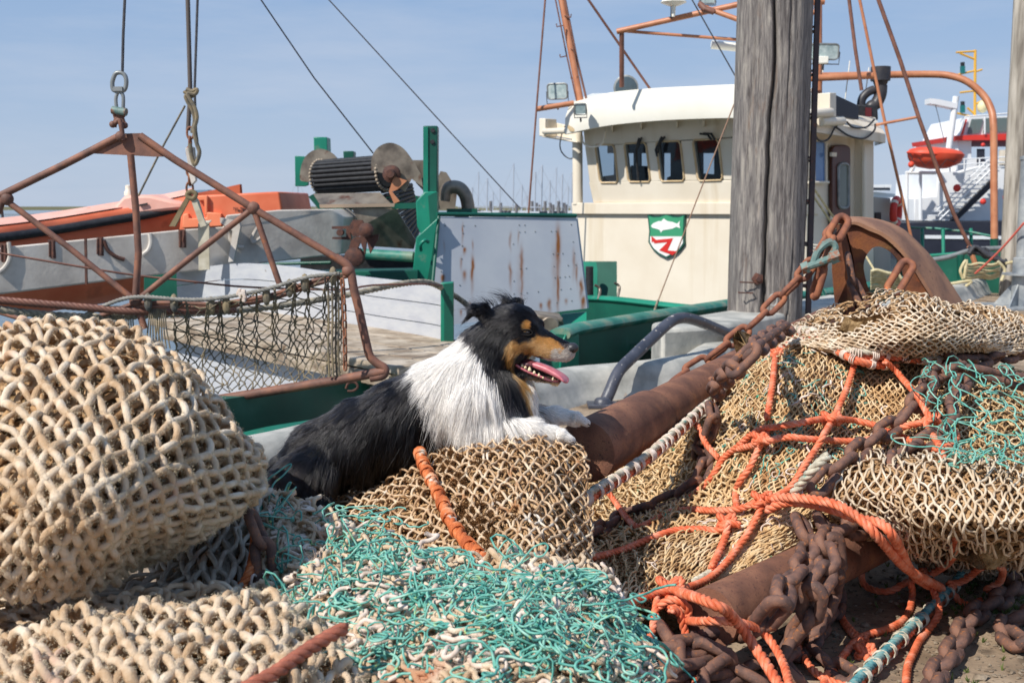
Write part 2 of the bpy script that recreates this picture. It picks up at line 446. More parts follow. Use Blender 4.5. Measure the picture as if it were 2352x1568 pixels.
body = link('body', me, M_skin, dog, True, ang=0); ORG[body.name] = dogbase

# ---- fur as hair curves
def sample(n, wfun):
    T = np.vstack([Q[:, [0, 1, 2]], Q[:, [0, 2, 3]]]); A = X[T]
    ar = np.linalg.norm(np.cross(A[:, 1]-A[:, 0], A[:, 2]-A[:, 0]), axis=1)
    ce = A.mean(1); ar = ar*wfun(ce)
    r = np.random.default_rng(11); t = r.choice(len(T), n, p=ar/ar.sum())
    u = r.random(n); v = r.random(n); m = u+v > 1; u[m] = 1-u[m]; v[m] = 1-v[m]
    P = A[t, 0]+(A[t, 1]-A[t, 0])*u[:, None]+(A[t, 2]-A[t, 0])*v[:, None]
    Nn = NR[T[t]].mean(1); Nn /= np.linalg.norm(Nn, axis=1)[:, None]+1e-9
    return P, Nn
def idw(px, py, tab, pw=3):
    tab = np.asarray(tab, float)
    d = np.sqrt((px[:, None]-tab[:, 0])**2+(py[:, None]-tab[:, 1])**2)+4
    w = d**-pw; w /= w.sum(1)[:, None]
    return w @ tab[:, 2:]
# guide table: px, py, dir x, dir y(down), length m, lift
GT = [(620,1110,-.5,.85,.045,.25),(680,1010,-.75,.65,.040,.18),(700,1100,-.25,.95,.055,.25),(640,1160,-.6,.7,.05,.3),(740,1150,.1,1,.05,.2),
 (780,940,-.8,.6,.040,.15),(800,1050,-.35,.93,.050,.15),(840,1110,-.1,1,.055,.2),(880,880,-.8,.6,.040,.15),(900,970,-.45,.9,.050,.15),
 (940,1060,-.2,1,.060,.2),(960,840,-.75,.65,.045,.2),(1000,900,-.4,.9,.060,.2),(1020,980,-.1,1,.065,.2),
 (1000,810,-.6,.8,.050,.3),(1060,760,-.7,.6,.045,.4),(1060,850,-.25,.97,.080,.3),(1080,930,-.1,1,.085,.35),(1130,960,.05,1,.075,.35),(1050,970,-.2,1,.075,.3),
 (1120,770,-.45,.85,.070,.35),(1130,830,-.2,.98,.085,.35),(1150,880,.15,.98,.085,.35),(1180,910,.45,.88,.085,.35),(1215,920,.5,.8,.07,.35),(1170,960,.3,.95,.065,.3),
 (1190,870,.35,.93,.045,.3),(1168,820,.0,1,.032,.3),(1160,780,-.35,.9,.020,.2),(1150,750,-.7,.6,.014,.2),(1180,710,-.9,.1,.010,.2),(1215,730,-.8,-.1,.008,.15),
 (1240,750,-.9,-.2,.005,.1),(1270,780,-.95,.0,.005,.1),(1300,795,-.9,.1,.004,.1),(1250,805,-.95,.25,.006,.12),(1200,800,-.8,.5,.010,.15),(1200,765,-.9,.2,.006,.12),
 (1270,880,-.8,.4,.010,.2),(1225,868,-.7,.6,.018,.2),(1120,705,-.9,.1,.016,.25),(1098,725,-.5,.8,.012,.2),(1140,702,-.6,-.7,.020,.4),(1162,694,-.5,-.8,.018,.5),(1190,690,.1,.4,.012,.3),
 (1200,985,.5,.8,.040,.25),(1240,975,.7,.6,.025,.2),(1285,1000,.9,.35,.009,.15),(1310,1012,.8,.5,.005,.15),(1250,950,.6,.7,.035,.2),(1300,955,.9,.3,.010,.15),(1340,970,.9,.4,.005,.15),(1100,1000,.1,.6,.05,.2),(1150,990,.4,.7,.05,.2)]
def fur(n, ns, seed, rad, lenmul=1.0):
    def wf(c):
        px, py = proj(c); L_ = idw(px, py, GT)[:, 2]
        d = np.where(L_ < .012, 3.2, np.where(L_ < .03, 1.6, 1.0))
        return d*np.where(c[:, 1] > DY+.06, .35, 1.0)
    P, Nn = sample(n, wf); r = np.random.default_rng(seed)
    px, py = proj(P); g = idw(px, py, GT)
    d = np.stack([g[:, 0], np.zeros(n), -g[:, 1]], -1); Lh = g[:, 2]*lenmul*(.65+.5*r.random(n)); lift = g[:, 3]
    # the mouth, nose and eye edges stay bare
    d = d - Nn*(np.sum(d*Nn, 1)[:, None]); nl = np.linalg.norm(d, axis=1)[:, None]; d = d/np.maximum(nl, .25)
    wob = vnoise3(P, 16, 3)*.26 + vnoise3(P, 60, 6)*.16
    d = d+wob+r.normal(0, .07, (n, 3)); d = d/np.linalg.norm(d, axis=1)[:, None]
    t = np.linspace(0, 1, ns)
    grav = np.array([0, 0, -1.])*np.clip((Lh-.03)/.05, 0, 1)[:, None]*.45
    C = P[:, None]+Lh[:, None, None]*(d[:, None]*t[None, :, None]+Nn[:, None]*(lift[:, None, None]*(t*(1-.45*t))[None, :, None])+grav[:, None]*(t*t)[None, :, None])
    # clumps
    from mathutils import kdtree
    nc = n//45; ci = r.choice(n, nc, replace=False); kd = kdtree.KDTree(nc)
    for i, c_ in enumerate(ci): kd.insert(P[c_], i)
    kd.balance(); ne = np.array([kd.find(p)[1] for p in P]); g_ = C[ci[ne]]
    ok = np.linalg.norm(g_[:, 0]-P, axis=1) < .02
    wgt = (.50*np.clip(Lh/.03, 0.15, 1)*(.6+.5*r.random(n)))*ok
    C = C+(g_-C)*(wgt[:, None]*(t**1.3)[None])[:, :, None]
    cc = dog_color(P, Nn, 2.2); cc = cc*(.7+.6*r.random(n))[:, None]
    blk = cc[:, 0] < .03; br = blk & (r.random(n) < .22); cc[br] = cc[br]+np.array([.022, .018, .020])
    return P, C, cc, Lh
def curves_obj(name, C, colr, r0, r1, m, parent, origin):
    n, ns = C.shape[:2]
    hc = bpy.data.hair_curves.new(name); hc.add_curves([ns]*n)
    hc.attributes['position'].data.foreach_set('vector', (C-origin).astype(np.float32).ravel())
    ra = hc.attributes.get('radius') or hc.attributes.new('radius', 'FLOAT', 'POINT')
    tt = np.linspace(0, 1, ns); rr = (np.asarray(r0).reshape(-1, 1)*(1-tt)+r1*tt)*np.ones((n, 1)); ra.data.foreach_set('value', rr.astype(np.float32).ravel())
    ca = hc.attributes.new('coat', 'FLOAT_COLOR', 'CURVE'); ca.data.foreach_set('color', np.hstack([colr, np.ones((n, 1))]).astype(np.float32).ravel())
    hc.materials.append(m); o = bpy.data.objects.new(name, hc); col.objects.link(o); o.parent = parent
    return o
M_fur = bpy.data.materials.new('dog_fur'); M_fur.use_nodes = True; nt = M_fur.node_tree
for n in list(nt.nodes): nt.nodes.remove(n)
out = nt.nodes.new('ShaderNodeOutputMaterial'); hb = nt.nodes.new('ShaderNodeBsdfHairPrincipled'); at = nt.nodes.new('ShaderNodeAttribute'); at.attribute_name = 'coat'
hb.parametrization = 'COLOR'; hb.inputs['Roughness'].default_value = .22; hb.inputs['IOR'].default_value = 1.42; hb.inputs['Radial Roughness'].default_value = .45; hb.inputs['Random Roughness'].default_value = .3
nt.links.new(at.outputs['Color'], hb.inputs['Color']); df = nt.nodes.new('ShaderNodeBsdfDiffuse'); nt.links.new(at.outputs['Color'], df.inputs[0])
lm = nt.nodes.new('ShaderNodeRGBToBW'); nt.links.new(at.outputs['Color'], lm.inputs[0]); ms = nt.nodes.new('ShaderNodeMixShader'); ml = nt.nodes.new('ShaderNodeMath'); ml.operation = 'MULTIPLY'; ml.inputs[1].default_value = .75; ml.use_clamp = True
nt.links.new(lm.outputs[0], ml.inputs[0]); nt.links.new(ml.outputs[0], ms.inputs[0]); nt.links.new(hb.outputs[0], ms.inputs[1]); nt.links.new(df.outputs[0], ms.inputs[2]); nt.links.new(ms.outputs[0], out.inputs[0])
P, C, cc, Lh = fur(175000, 7, 21, .0004)
coat = curves_obj('fur', C, cc, .00042, .00010, M_fur, dog, dogbase)
P, C, cc, Lh = fur(9000, 7, 33, .0004, 1.45); curves_obj('guard_hair', C+.4*(Lh[:, None, None]*np.linspace(0, 1, 7)[None, :, None]**2)*vnoise3(P, 150, 9)[:, None], cc, .00030, .00008, M_fur, dog, dogbase)

# ---- eyes, nose, tongue, teeth, mouth
M_eye = pmat('dog_eye', [(.008, .004, .003)], rough=.05, spec=.8, coat=1)
M_lid = pmat('dog_lid', [(.006, .005, .005)], rough=.7, spec=.2)
M_nose = pmat('dog_nose', [(.02, .019, .02), (.045, .042, .045)], scale=300, rough=.35, bump=.5, bscale=900, bdist=.001)
M_tongue = pmat('dog_tongue', [(.52, .13, .16), (.62, .20, .23)], scale=60, rough=.32, bump=.35, bscale=700, bdist=.001, spec=.6)
M_gum = pmat('dog_gum', [(.05, .018, .022), (.20, .05, .06)], scale=90, rough=.3, spec=.6)
M_tooth = pmat('dog_tooth', [(.78, .68, .48), (.66, .5, .28)], scale=90, rough=.25)
def hair_child(name, mb, m): return obj(name, mb, m, dog, ang=0)
for s in (-1, 1):
    e = MB(); e.ball(Hd(1223, 757, s*.0335), (.0100, .0068, .0056), HA, 16, 12); obj('eye', e, M_eye, dog, ang=0)
    e = MB()   # dark lids
    pts = [Hd(1223+13*math.cos(a), 757.5-(7 if math.sin(a) > 0 else 6)*math.sin(a), s*(.0405-.004*math.cos(a))) for a in np.linspace(0, 2*np.pi, 16, endpoint=False)]
    e.tube(pts, .0023, 6, closed=True); obj('eyelid', e, M_lid, dog, ang=0)
nb = MB(); nb.ball(Hd(1311, 791, 0), (.0165, .0170, .0140), HA, 18, 12); nb.ball(Hd(1306, 800, 0), (.011, .010, .010), HA, 12, 8)
for s in (-1, 1): nb.ball(Hd(1309, 794, s*.011), (.0085, .0070, .0085), HA, 12, 8)
obj('nose', nb, M_nose, dog, ang=0)
nb = MB()
for s in (-1, 1): nb.ball(Hd(1316, 794, s*.0125), (.0035, .0045, .0035), HA, 8, 6)
M_dark = pmat('dark_hole', [(.004, .004, .004)], rough=.9); obj('nostril', nb, M_dark, dog, ang=0)
# mouth lining
g = MB(); g.ball(Hd(1210, 834, 0), (.034, .026, .014), HA, 16, 10); g.tube(cr([Hd(1200,843,0), Hd(1240,857,0), Hd(1262,864,0), Hd(1278,869,0)], 4), [.020, .020, .019, .018, .017, .016, .015, .014, .013, .012, .010, .008, .006], 12, flat=.5)
g.tube(cr([Hd(1190,820,-.0275), Hd(1200,838,-.0285), Hd(1222,850,-.0235), Hd(1248,860,-.0175), Hd(1272,868,-.0125), Hd(1284,869,0), Hd(1272,868,.0125), Hd(1248,860,.0175), Hd(1222,850,.0235), Hd(1200,838,.0285), Hd(1190,820,.0275)], 5), .0042, 7)

obj('gum', g, M_gum, dog, ang=0)
# pink inside of the near lip
g = MB(); g.tube(cr([Hd(1189,822,-.0305), Hd(1199,834,-.0315), Hd(1218,846,-.0275), Hd(1240,855,-.0225), Hd(1256,861,-.018)], 5), [.0030]*20+[.002], 6)
obj('lip', g, M_tongue, dog, ang=0)
# tongue: a curved sheet with thickness
sp = cr(np.array([(1198,834,8),(1225,834,10),(1250,840,11),(1270,848,10.5),(1287,857,9),(1297,865,6),(1301,870,2)], float), 5); nn = len(sp); gu = []
for i, p in enumerate(sp):
    t = i/(nn-1); w = (.017+.004*t)*(1 if t < .8 else math.sqrt(max(.02, 1-((t-.8)/.2)**2)))
    gu.append([Hd(p[0], p[1]-p[2]*math.sin(a)*(1-.25*math.cos(a)**2)-(2.5*math.cos(2*a) if math.sin(a) > 0 else 0), w*math.cos(a)) for a in np.linspace(0, 2*np.pi, 19)])
tb = MB(); tb.grid(np.array(gu), True); tb.add(np.array(gu)[-1], [tuple(range(18))])
obj('tongue', tb, M_tongue, dog, ang=0)
def tooth(px, py, lat, h, w, ti=0):
    t = MB(); t.lathe(Hd(px, py, lat), hu+ti*hf, [(w, -.004), (w*.95, 0), (w*.62, h*.55), (w*.12, h)], 8); obj('tooth', t, M_tooth, dog, ang=0)
for s in (-1, 1):
    for (x, y, h, w) in [(1201,832,.004,.0038),(1208,836,.004,.0042),(1217,841,.008,.0054),(1227,847,.005,.0044),(1237,852,.005,.0040),(1246,857,.002,.0026)]:
        tooth(x+8, y+2, s*(.026-.006*(x-1203)/46), h, w)
    tooth(1272, 868, s*.0115, .012, .0036, .15); tooth(1281, 868, s*.0045, .007, .0022, .2)
# claws
cl = MB()
for i, ox in enumerate([-.022, -.008, .008, .020]):
    for (bx, by, bY) in ((1311, 1013, -.10), (1346, 972, .05)):
        c = MB(); p0 = D_(bx+4*(i in (1, 2)), by, bY+ox); c.tube([p0, p0+np.array([.007, 0, -.002]), p0+np.array([.011, 0, -.007])], [.0028, .0022, .0006], 6)
        obj('claw', c, M_nose, dog, ang=0)

# wispy tufts on the crown and ears
tf = []; tc_ = []; r_ = np.random.default_rng(44)
for (x, y, lat, dx, dy, n_, l) in [(1132,705,-.045,-.75,-.6,60,.035),(1120,706,-.058,-.95,-.1,70,.03),(1145,700,-.03,-.35,-.9,30,.03),(1160,694,.03,-.6,-.8,55,.045),(1152,698,.045,-.7,-.6,40,.04),(1180,694,.06,.3,-.5,20,.015)]:
    for k in range(n_):
        p0 = Hd(x+r_.normal(0, 6), y+r_.normal(0, 3), lat+r_.normal(0, .008)); d = hf*(dx+r_.normal(0, .2))+hu*(-dy+r_.normal(0, .2))+hs*r_.normal(0, .3); d /= np.linalg.norm(d); L_ = l*r_.uniform(.5, 1.3); t = np.linspace(0, 1, 6)[:, None]
        tf.append(p0+d*L_*t+(hf*-.4+hu*-.25+hs*r_.normal(0, .3))*L_*t*t); tc_.append(BLACK)
curves_obj('crown_tuft', np.array(tf), np.array(tc_), .00045, .0001, M_fur, dog, dogbase)
# ================================================================ NETS, ROPES, CHAINS
def crw(t):
    return np.stack([-.5*t+t*t-.5*t**3, 1-2.5*t*t+1.5*t**3, .5*t+2*t*t-1.5*t**3, -.5*t*t+.5*t**3], -1)
class Surf:
    """bicubic surface through a grid of control points; S(u,v), u across, v down"""
    def __init__(s, C): s.C = np.asarray(C, float); s.b, s.a = s.C.shape[:2]
    def __call__(s, u, v):
        u = np.asarray(u, float); v = np.asarray(v, float); sh = np.broadcast(u, v).shape
        u = np.broadcast_to(u, sh).ravel()*(s.a-1); v = np.broadcast_to(v, sh).ravel()*(s.b-1)
        iu = np.clip(np.floor(u).astype(int), 0, s.a-2); iv = np.clip(np.floor(v).astype(int), 0, s.b-2)
        wu = crw(u-iu); wv = crw(v-iv); out = np.zeros((len(u), s.C.shape[2]))
        def get(j, i):
            jj = np.clip(j, 0, s.b-1); ii = np.clip(i, 0, s.a-1); P = s.C[jj, ii].copy()
            m = i < 0; P[m] = 2*s.C[jj, 0][m]-s.C[jj, 1][m]
            m = i > s.a-1; P[m] = 2*s.C[jj, s.a-1][m]-s.C[jj, s.a-2][m]
            m = j < 0; P[m] = 2*s.C[0, ii][m]-s.C[1, ii][m]
            m = j > s.b-1; P[m] = 2*s.C[s.b-1, ii][m]-s.C[s.b-2, ii][m]
            return P
        for q in range(4):
            for p in range(4): out += get(iv+q-1, iu+p-1)*(wu[:, p]*wv[:, q])[:, None]
        return out.reshape(sh+(s.C.shape[2],))
class WSurf:
    """world surface: control grid in (px,py,Y) or (px,py,z) plus lumps along its normal"""
    def __init__(s, C, mode='Y', lump=0., ls=6., seed=0, lump2=0., ls2=20):
        C = np.asarray(C, float)
        s.S = Surf(W(C[..., 0], C[..., 1], C[..., 2]) if mode == 'Y' else G(C[..., 0], C[..., 1], C[..., 2]))
        s.l, s.ls, s.seed, s.l2, s.ls2 = lump, ls, seed, lump2, ls2
        e = .01; P = s.S(.5, .5); n = np.cross(s.S(.5+e, .5)-s.S(.5-e, .5), s.S(.5, .5+e)-s.S(.5, .5-e)); s.sg = 1. if np.dot(n, CAM-P) > 0 else -1.
    def both(s, u, v):
        P = s.S(u, v); e = .004
        n = np.cross(s.S(u+e, v)-s.S(u-e, v), s.S(u, v+e)-s.S(u, v-e)); n /= np.linalg.norm(n, axis=-1)[..., None]+1e-12
        n = n*s.sg
        h = s.l*vnoise(P, s.ls, s.seed)+s.l2*vnoise(P, s.ls2, s.seed+1)
        return P+n*h[..., None], n
def knot_tpl():
    t = (1+5**.5)/2; V = np.array([(-1,t,0),(1,t,0),(-1,-t,0),(1,-t,0),(0,-1,t),(0,1,t),(0,-1,-t),(0,1,-t),(t,0,-1),(t,0,1),(-t,0,-1),(-t,0,1)]); V = V/np.linalg.norm(V[0])
    Fk = np.array([(0,11,5),(0,5,1),(0,1,7),(0,7,10),(0,10,11),(1,5,9),(5,11,4),(11,10,2),(10,7,6),(7,1,8),(3,9,4),(3,4,2),(3,2,6),(3,6,8),(3,8,9),(4,9,5),(2,4,11),(6,2,10),(8,6,7),(9,8,1)])
    return V, Fk
KV, KF = knot_tpl()
def segs_mesh(P0, P1, N0, r, bow, lat, K=5, S=6, seed=0, rn=.045):
    """tubes P0->P1 bowed along N0; returns V, Q"""
    r_ = np.random.default_rng(seed); M = len(P0); t = np.linspace(0, 1, K)
    d = P1-P0; L = np.linalg.norm(d, axis=1); T = d/(L[:, None]+1e-9); B = np.cross(T, N0); B /= np.linalg.norm(B, axis=1)[:, None]+1e-9; Nn = np.cross(B, T)
    bw = (bow*L*(1+.45*r_.normal(0, 1, M)))[:, None, None]; lt = (lat*L*r_.normal(0, 1, M))[:, None, None]; l2 = (lat*.7*L*r_.normal(0, 1, M))[:, None, None]
    s1 = np.sin(np.pi*t)[None, :, None]; s2 = np.sin(2*np.pi*t)[None, :, None]
    C = P0[:, None]+d[:, None]*t[None, :, None]+Nn[:, None]*bw*s1+B[:, None]*(lt*s1+l2*s2)
    Tn = np.gradient(C, axis=1); Tn /= np.linalg.norm(Tn, axis=2)[..., None]+1e-9
    Bx = np.cross(Tn, Nn[:, None]); Bx /= np.linalg.norm(Bx, axis=2)[..., None]+1e-9; Nx = np.cross(Bx, Tn)
    th = np.arange(S)/S*2*np.pi; rr = np.broadcast_to(np.asarray(r, float), (M,))[:, None, None, None]*(1+rn*r_.normal(0, 1, (M, K, S, 1)))
    V = C[:, :, None]+rr*(np.cos(th)[:, None]*Nx[:, :, None]+np.sin(th)[:, None]*Bx[:, :, None])
    k = np.arange(K-1)[:, None]; s = np.arange(S)[None]; q = np.stack([k*S+s, (k+1)*S+s, (k+1)*S+(s+1) % S, k*S+(s+1) % S], -1).reshape(-1, 4)
    Q = (q[None]+(np.arange(M)*K*S)[:, None, None]).reshape(-1, 4)
    return V.reshape(-1, 3), Q
def net_geo(ws, nu, nv, r, bow=.12, lat=.05, jit=.12, knot=1.5, off=0., seed=0, phase=0., urange=(0, 1), vrange=(0, 1), mask=None, K=5, S=6, drop=0., rv=None, lim=2.6):
    r_ = np.random.default_rng(seed+100)
    j = np.arange(nv+1)[:, None]; i = np.arange(nu+1)[None]
    u = (i+.5*((j+int(phase)) % 2)+phase)/nu+0*j; v = (j+phase*.5)/nv+0*i
    u = np.clip(u+jit/nu*r_.normal(0, 1, u.shape), -.01, 1.01); v = np.clip(v+jit/nv*r_.normal(0, 1, v.shape), -.01, 1.01)
    u = urange[0]+(urange[1]-urange[0])*u; v = vrange[0]+(vrange[1]-vrange[0])*v
    P, Nn = ws.both(u, v); P = P+Nn*(off+r*.6*r_.normal(0, 1, u.shape))[..., None]
    a = []; b = []
    jj = np.arange(nv)
    for q in jj:
        sft = (q+int(phase)) % 2
        I = np.arange(nu+1)
        for dI in ((0, 1) if sft else (-1, 0)):
            J = I+dI; ok = (J >= 0) & (J <= nu)
            a.append(np.stack([np.full(ok.sum(), q), I[ok]], -1)); b.append(np.stack([np.full(ok.sum(), q+1), J[ok]], -1))
    a = np.vstack(a); b = np.vstack(b)
    keep = np.ones(len(a), bool)
    if drop: keep &= r_.random(len(a)) > drop
    P0 = P[a[:, 0], a[:, 1]]; P1 = P[b[:, 0], b[:, 1]]; N0 = Nn[a[:, 0], a[:, 1]]
    if mask is not None: keep &= mask((P0+P1)/2)
    Ls = np.linalg.norm(P1-P0, axis=1); keep &= Ls < lim*np.median(Ls[keep])
    P0, P1, N0 = P0[keep], P1[keep], N0[keep]
    rs = r*(1+.12*r_.normal(0, 1, len(P0))); V, Q = segs_mesh(P0, P1, N0, rs, bow, lat, K, S, seed)
    PK = P.reshape(-1, 3); used = np.zeros(len(PK), bool)
    used[(a[keep][:, 0]*(nu+1)+a[keep][:, 1])] = True; used[(b[keep][:, 0]*(nu+1)+b[keep][:, 1])] = True; PK = PK[used]; NK = Nn.reshape(-1, 3)[used]
    kk = r*knot*(1+.2*r_.normal(0, 1, (len(PK), 1, 1)))
    KVs = PK[:, None]+KV[None]*kk*(1+.13*r_.normal(0, 1, (len(PK), 12, 1)))
    KFs = (KF[None]+(np.arange(len(PK))*12)[:, None, None]).reshape(-1, 3)
    return (V, Q, KVs.reshape(-1, 3), KFs)
def net_obj(name, geos, m, parent=None, origin=(0, 0, 0)):
    """several (quads+knots) geometries in one mesh"""
    Vs = []; Qs = []; Ts = []; n = 0
    for g in geos:
        V, Q, KVs, KFs = g; Vs += [V, KVs]; Qs.append(Q+n); Ts.append(KFs+n+len(V)); n += len(V)+len(KVs)
    V = np.vstack(Vs); Q = np.vstack(Qs); T = np.vstack(Ts)
    origin = ORG.get(parent.name) if parent is not None else np.asarray(origin, float)
    me = bpy.data.meshes.new(name); me.vertices.add(len(V)); me.vertices.foreach_set('co', (V-origin).astype(np.float32).ravel())
    me.loops.add(Q.size+T.size); me.loops.foreach_set('vertex_index', np.r_[Q.ravel(), T.ravel()].astype(np.int32))
    me.polygons.add(len(Q)+len(T)); me.polygons.foreach_set('loop_start', np.r_[np.arange(0, Q.size, 4), Q.size+np.arange(0, T.size, 3)].astype(np.int32))
    me.update(calc_edges=True)
    o = link(name, me, m, parent, True, ang=0)
    if parent is None: o.location = origin
    ORG[o.name] = origin
    return o
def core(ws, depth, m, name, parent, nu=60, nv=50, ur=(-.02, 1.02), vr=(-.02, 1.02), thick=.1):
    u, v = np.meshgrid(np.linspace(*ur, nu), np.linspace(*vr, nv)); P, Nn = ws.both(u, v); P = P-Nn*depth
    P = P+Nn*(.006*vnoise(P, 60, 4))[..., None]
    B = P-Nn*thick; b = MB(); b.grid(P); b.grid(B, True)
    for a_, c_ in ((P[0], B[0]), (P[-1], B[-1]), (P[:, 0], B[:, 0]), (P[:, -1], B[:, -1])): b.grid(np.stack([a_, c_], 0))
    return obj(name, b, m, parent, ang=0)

# curly twine lying on a surface
def curls(ws, n, r, size, seed, L=14, off=.0, rad=(.4, 1.), urange=(0, 1), vrange=(0, 1), S=5, loose=1.0, mask=None, smooth=3, hmin=0.):
    r_ = np.random.default_rng(seed); MBs = MB()
    for q in range(n):
        u0, v0 = r_.uniform(*urange), r_.uniform(*vrange)
        P, Nn = ws.both(np.array([u0]), np.array([v0])); P = P[0]; Nn = Nn[0]
        if mask is not None and not mask(P[None])[0]: continue
        a = np.cross(Nn, (0, 0, 1.)); a /= np.linalg.norm(a)+1e-9; b_ = np.cross(Nn, a)
        th = r_.uniform(0, 6.28); pts = []; x = np.zeros(2); k = r_.normal(0, .6)
        h = r_.uniform(hmin, 1)*off
        for i in range(L):
            k = .82*k+r_.normal(0, .32)*loose; th += k; x = x+size*np.array([math.cos(th), math.sin(th)])
            h = h+r_.normal(0, .35)*r*3; h = min(max(h, off*hmin), off*1.6+r)
            pts.append(P+a*x[0]+b_*x[1]+Nn*h)
        pts = cr(np.array(pts), smooth); MBs.tube(pts, r*r_.uniform(*rad), S, cap=False)
    return MBs

def rope_mb(path, R, pitch=None, strands=3, S=6, mb=None, step=None, which=None, fray=0.):
    """laid rope: helical strands round a path; which = only these strands"""
    pitch = pitch or R*5.2; step = step or R*.55
    P = resamp(path, step); n = len(P); d = np.r_[0, np.cumsum(np.linalg.norm(np.diff(P, axis=0), axis=1))]
    T = np.gradient(P, axis=0); T /= np.linalg.norm(T, axis=1)[:, None]+1e-12
    a = np.array([0, 0, 1.]) if abs(T[0, 2]) < .9 else np.array([1., 0, 0])
    x = np.cross(T[0], a); x /= np.linalg.norm(x); Nn = np.zeros_like(P); Nn[0] = x
    for i in range(1, n):
        x = x-T[i]*np.dot(x, T[i]); x /= np.linalg.norm(x)+1e-12; Nn[i] = x
    B = np.cross(T, Nn); mb = mb or MB()
    for k in range(strands):
        if which is not None and k not in which: continue
        ph = 2*np.pi*(d/pitch+k/strands); rr = R*.5
        mb.tube(P+rr*(np.cos(ph)[:, None]*Nn+np.sin(ph)[:, None]*B), R*.56, S)
    return mb
def wrap_mb(path, R, r, pitch, seed=0, cover=1., jitter=.35):
    r_ = np.random.default_rng(seed); P = resamp(path, .006); n = len(P); d = np.r_[0, np.cumsum(np.linalg.norm(np.diff(P, axis=0), axis=1))]
    T = np.gradient(P, axis=0); T /= np.linalg.norm(T, axis=1)[:, None]; x = np.cross(T[0], (0, 0, 1.)); x /= np.linalg.norm(x); Nn = np.zeros_like(P)
    for i in range(n): x = x-T[i]*np.dot(x, T[i]); x /= np.linalg.norm(x); Nn[i] = x
    B = np.cross(T, Nn); mb = MB(); s = 0.
    while s < d[-1]-pitch:
        turns = r_.integers(3, 7); p = r*2.1*r_.uniform(.9, 1.2); L_ = min(turns*p, d[-1]-s-.001)
        t = np.linspace(0, 1, turns*10); ss = s+t*L_; ph = 2*np.pi*turns*t+r_.uniform(0, 6)
        c = np.stack([np.interp(ss, d, P[:, q]) for q in range(3)], -1); n1 = np.stack([np.interp(ss, d, Nn[:, q]) for q in range(3)], -1); b1 = np.stack([np.interp(ss, d, B[:, q]) for q in range(3)], -1)
        mb.tube(c+(R+r*.6)*(np.cos(ph)[:, None]*n1+np.sin(ph)[:, None]*b1), r, 5)
        s += L_+pitch*r_.uniform(.3, 1.)*(1-cover)*3+r
    return mb

# ---- chains
def link_me(name, L_, w, r, seg=10, S=8):
    """stadium link, length L_, width w along x=length y=width"""
    h = (L_-w)/2; R = (w-2*r)/2+r*.0+r*0; R = w/2-r; a = []
    for t in np.linspace(-np.pi/2, np.pi/2, seg): a.append((h+R*math.cos(t)-0, R*math.sin(t), 0))
    for t in np.linspace(np.pi/2, 3*np.pi/2, seg): a.append((-h+R*math.cos(t), R*math.sin(t), 0))
    mb = MB(); mb.tube(np.array(a), r, S, closed=True); V = np.vstack(mb.v); V = V+vnoise3(V, 60, 2)*r*.12
    me = bpy.data.meshes.new(name); me.from_pydata(V.tolist(), [], mb.f); me.polygons.foreach_set('use_smooth', [True]*len(me.polygons)); return me
_links = {}
def chain(path, L_, w, r, m, label, group=None, cat='chain', seed=0, twist=0., name='chain', stud=False):
    key = (L_, w, r, m.name)
    if key not in _links: me = link_me('link', L_, w, r); me.materials.append(m); _links[key] = me
    me = _links[key]; pitch = L_-2*r*1.0
    P = resamp(path, pitch); r_ = np.random.default_rng(seed)
    root = thing(name, label, cat, tuple(P[0]), group)
    prevN = np.array([0, 0, 1.])
    for i in range(len(P)-1):
        c = (P[i]+P[i+1])/2; T = P[i+1]-P[i]; T /= np.linalg.norm(T)+1e-9
        up = prevN-T*np.dot(prevN, T); up /= np.linalg.norm(up)+1e-9; side = np.cross(up, T)
        a = math.radians(40 if i % 2 else -45)+twist*i+r_.normal(0, .12)
        y = math.cos(a)*side+math.sin(a)*up; z = np.cross(T, y)
        o = bpy.data.objects.new('link', me); col.objects.link(o); o.parent = root
        M = Matrix(((T[0], y[0], z[0]), (T[1], y[1], z[1]), (T[2], y[2], z[2]))).to_4x4(); M.translation = Vector(c-P[0]); o.matrix_local = M
    return root

# ---------------------------------------------------------------- materials of the gear
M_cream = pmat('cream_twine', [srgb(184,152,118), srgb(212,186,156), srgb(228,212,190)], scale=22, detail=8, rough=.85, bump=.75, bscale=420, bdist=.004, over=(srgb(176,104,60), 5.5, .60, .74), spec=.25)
M_grey = pmat('grey_twine', [srgb(156,144,130), srgb(184,172,156), srgb(206,196,180)], scale=30, rough=.85, bump=.6, bscale=420, bdist=.003, over=(srgb(170,110,60), 9, .58, .72), spec=.25)
M_beige = pmat('beige_twine', [srgb(158,124,90), srgb(200,168,134), srgb(220,200,172)], scale=26, rough=.8, bump=.5, bscale=500, bdist=.002, over=(srgb(148,92,44), 16, .58, .70), over2=(srgb(228,222,210), 11, .60, .72), spec=.25)
M_tan = pmat('tan_twine', [srgb(176,138,94), srgb(210,176,130), srgb(224,202,166)], scale=22, rough=.8, bump=.5, bscale=500, bdist=.002, over=(srgb(150,92,40), 12, .60, .72), over2=(srgb(60,150,120), 26, .66, .70), spec=.25)
M_pale = pmat('pale_twine', [srgb(180,154,124), srgb(208,186,158), srgb(224,208,186)], scale=24, rough=.8, bump=.5, bscale=500, bdist=.002, over=(srgb(176,112,58), 10, .62, .74), spec=.25)
M_core = pmat('matted_twine', [srgb(108,84,56), srgb(150,122,86), srgb(182,154,116)], scale=40, detail=10, rough=.95, bump=1., bscale=160, bdist=.01, spec=.1)
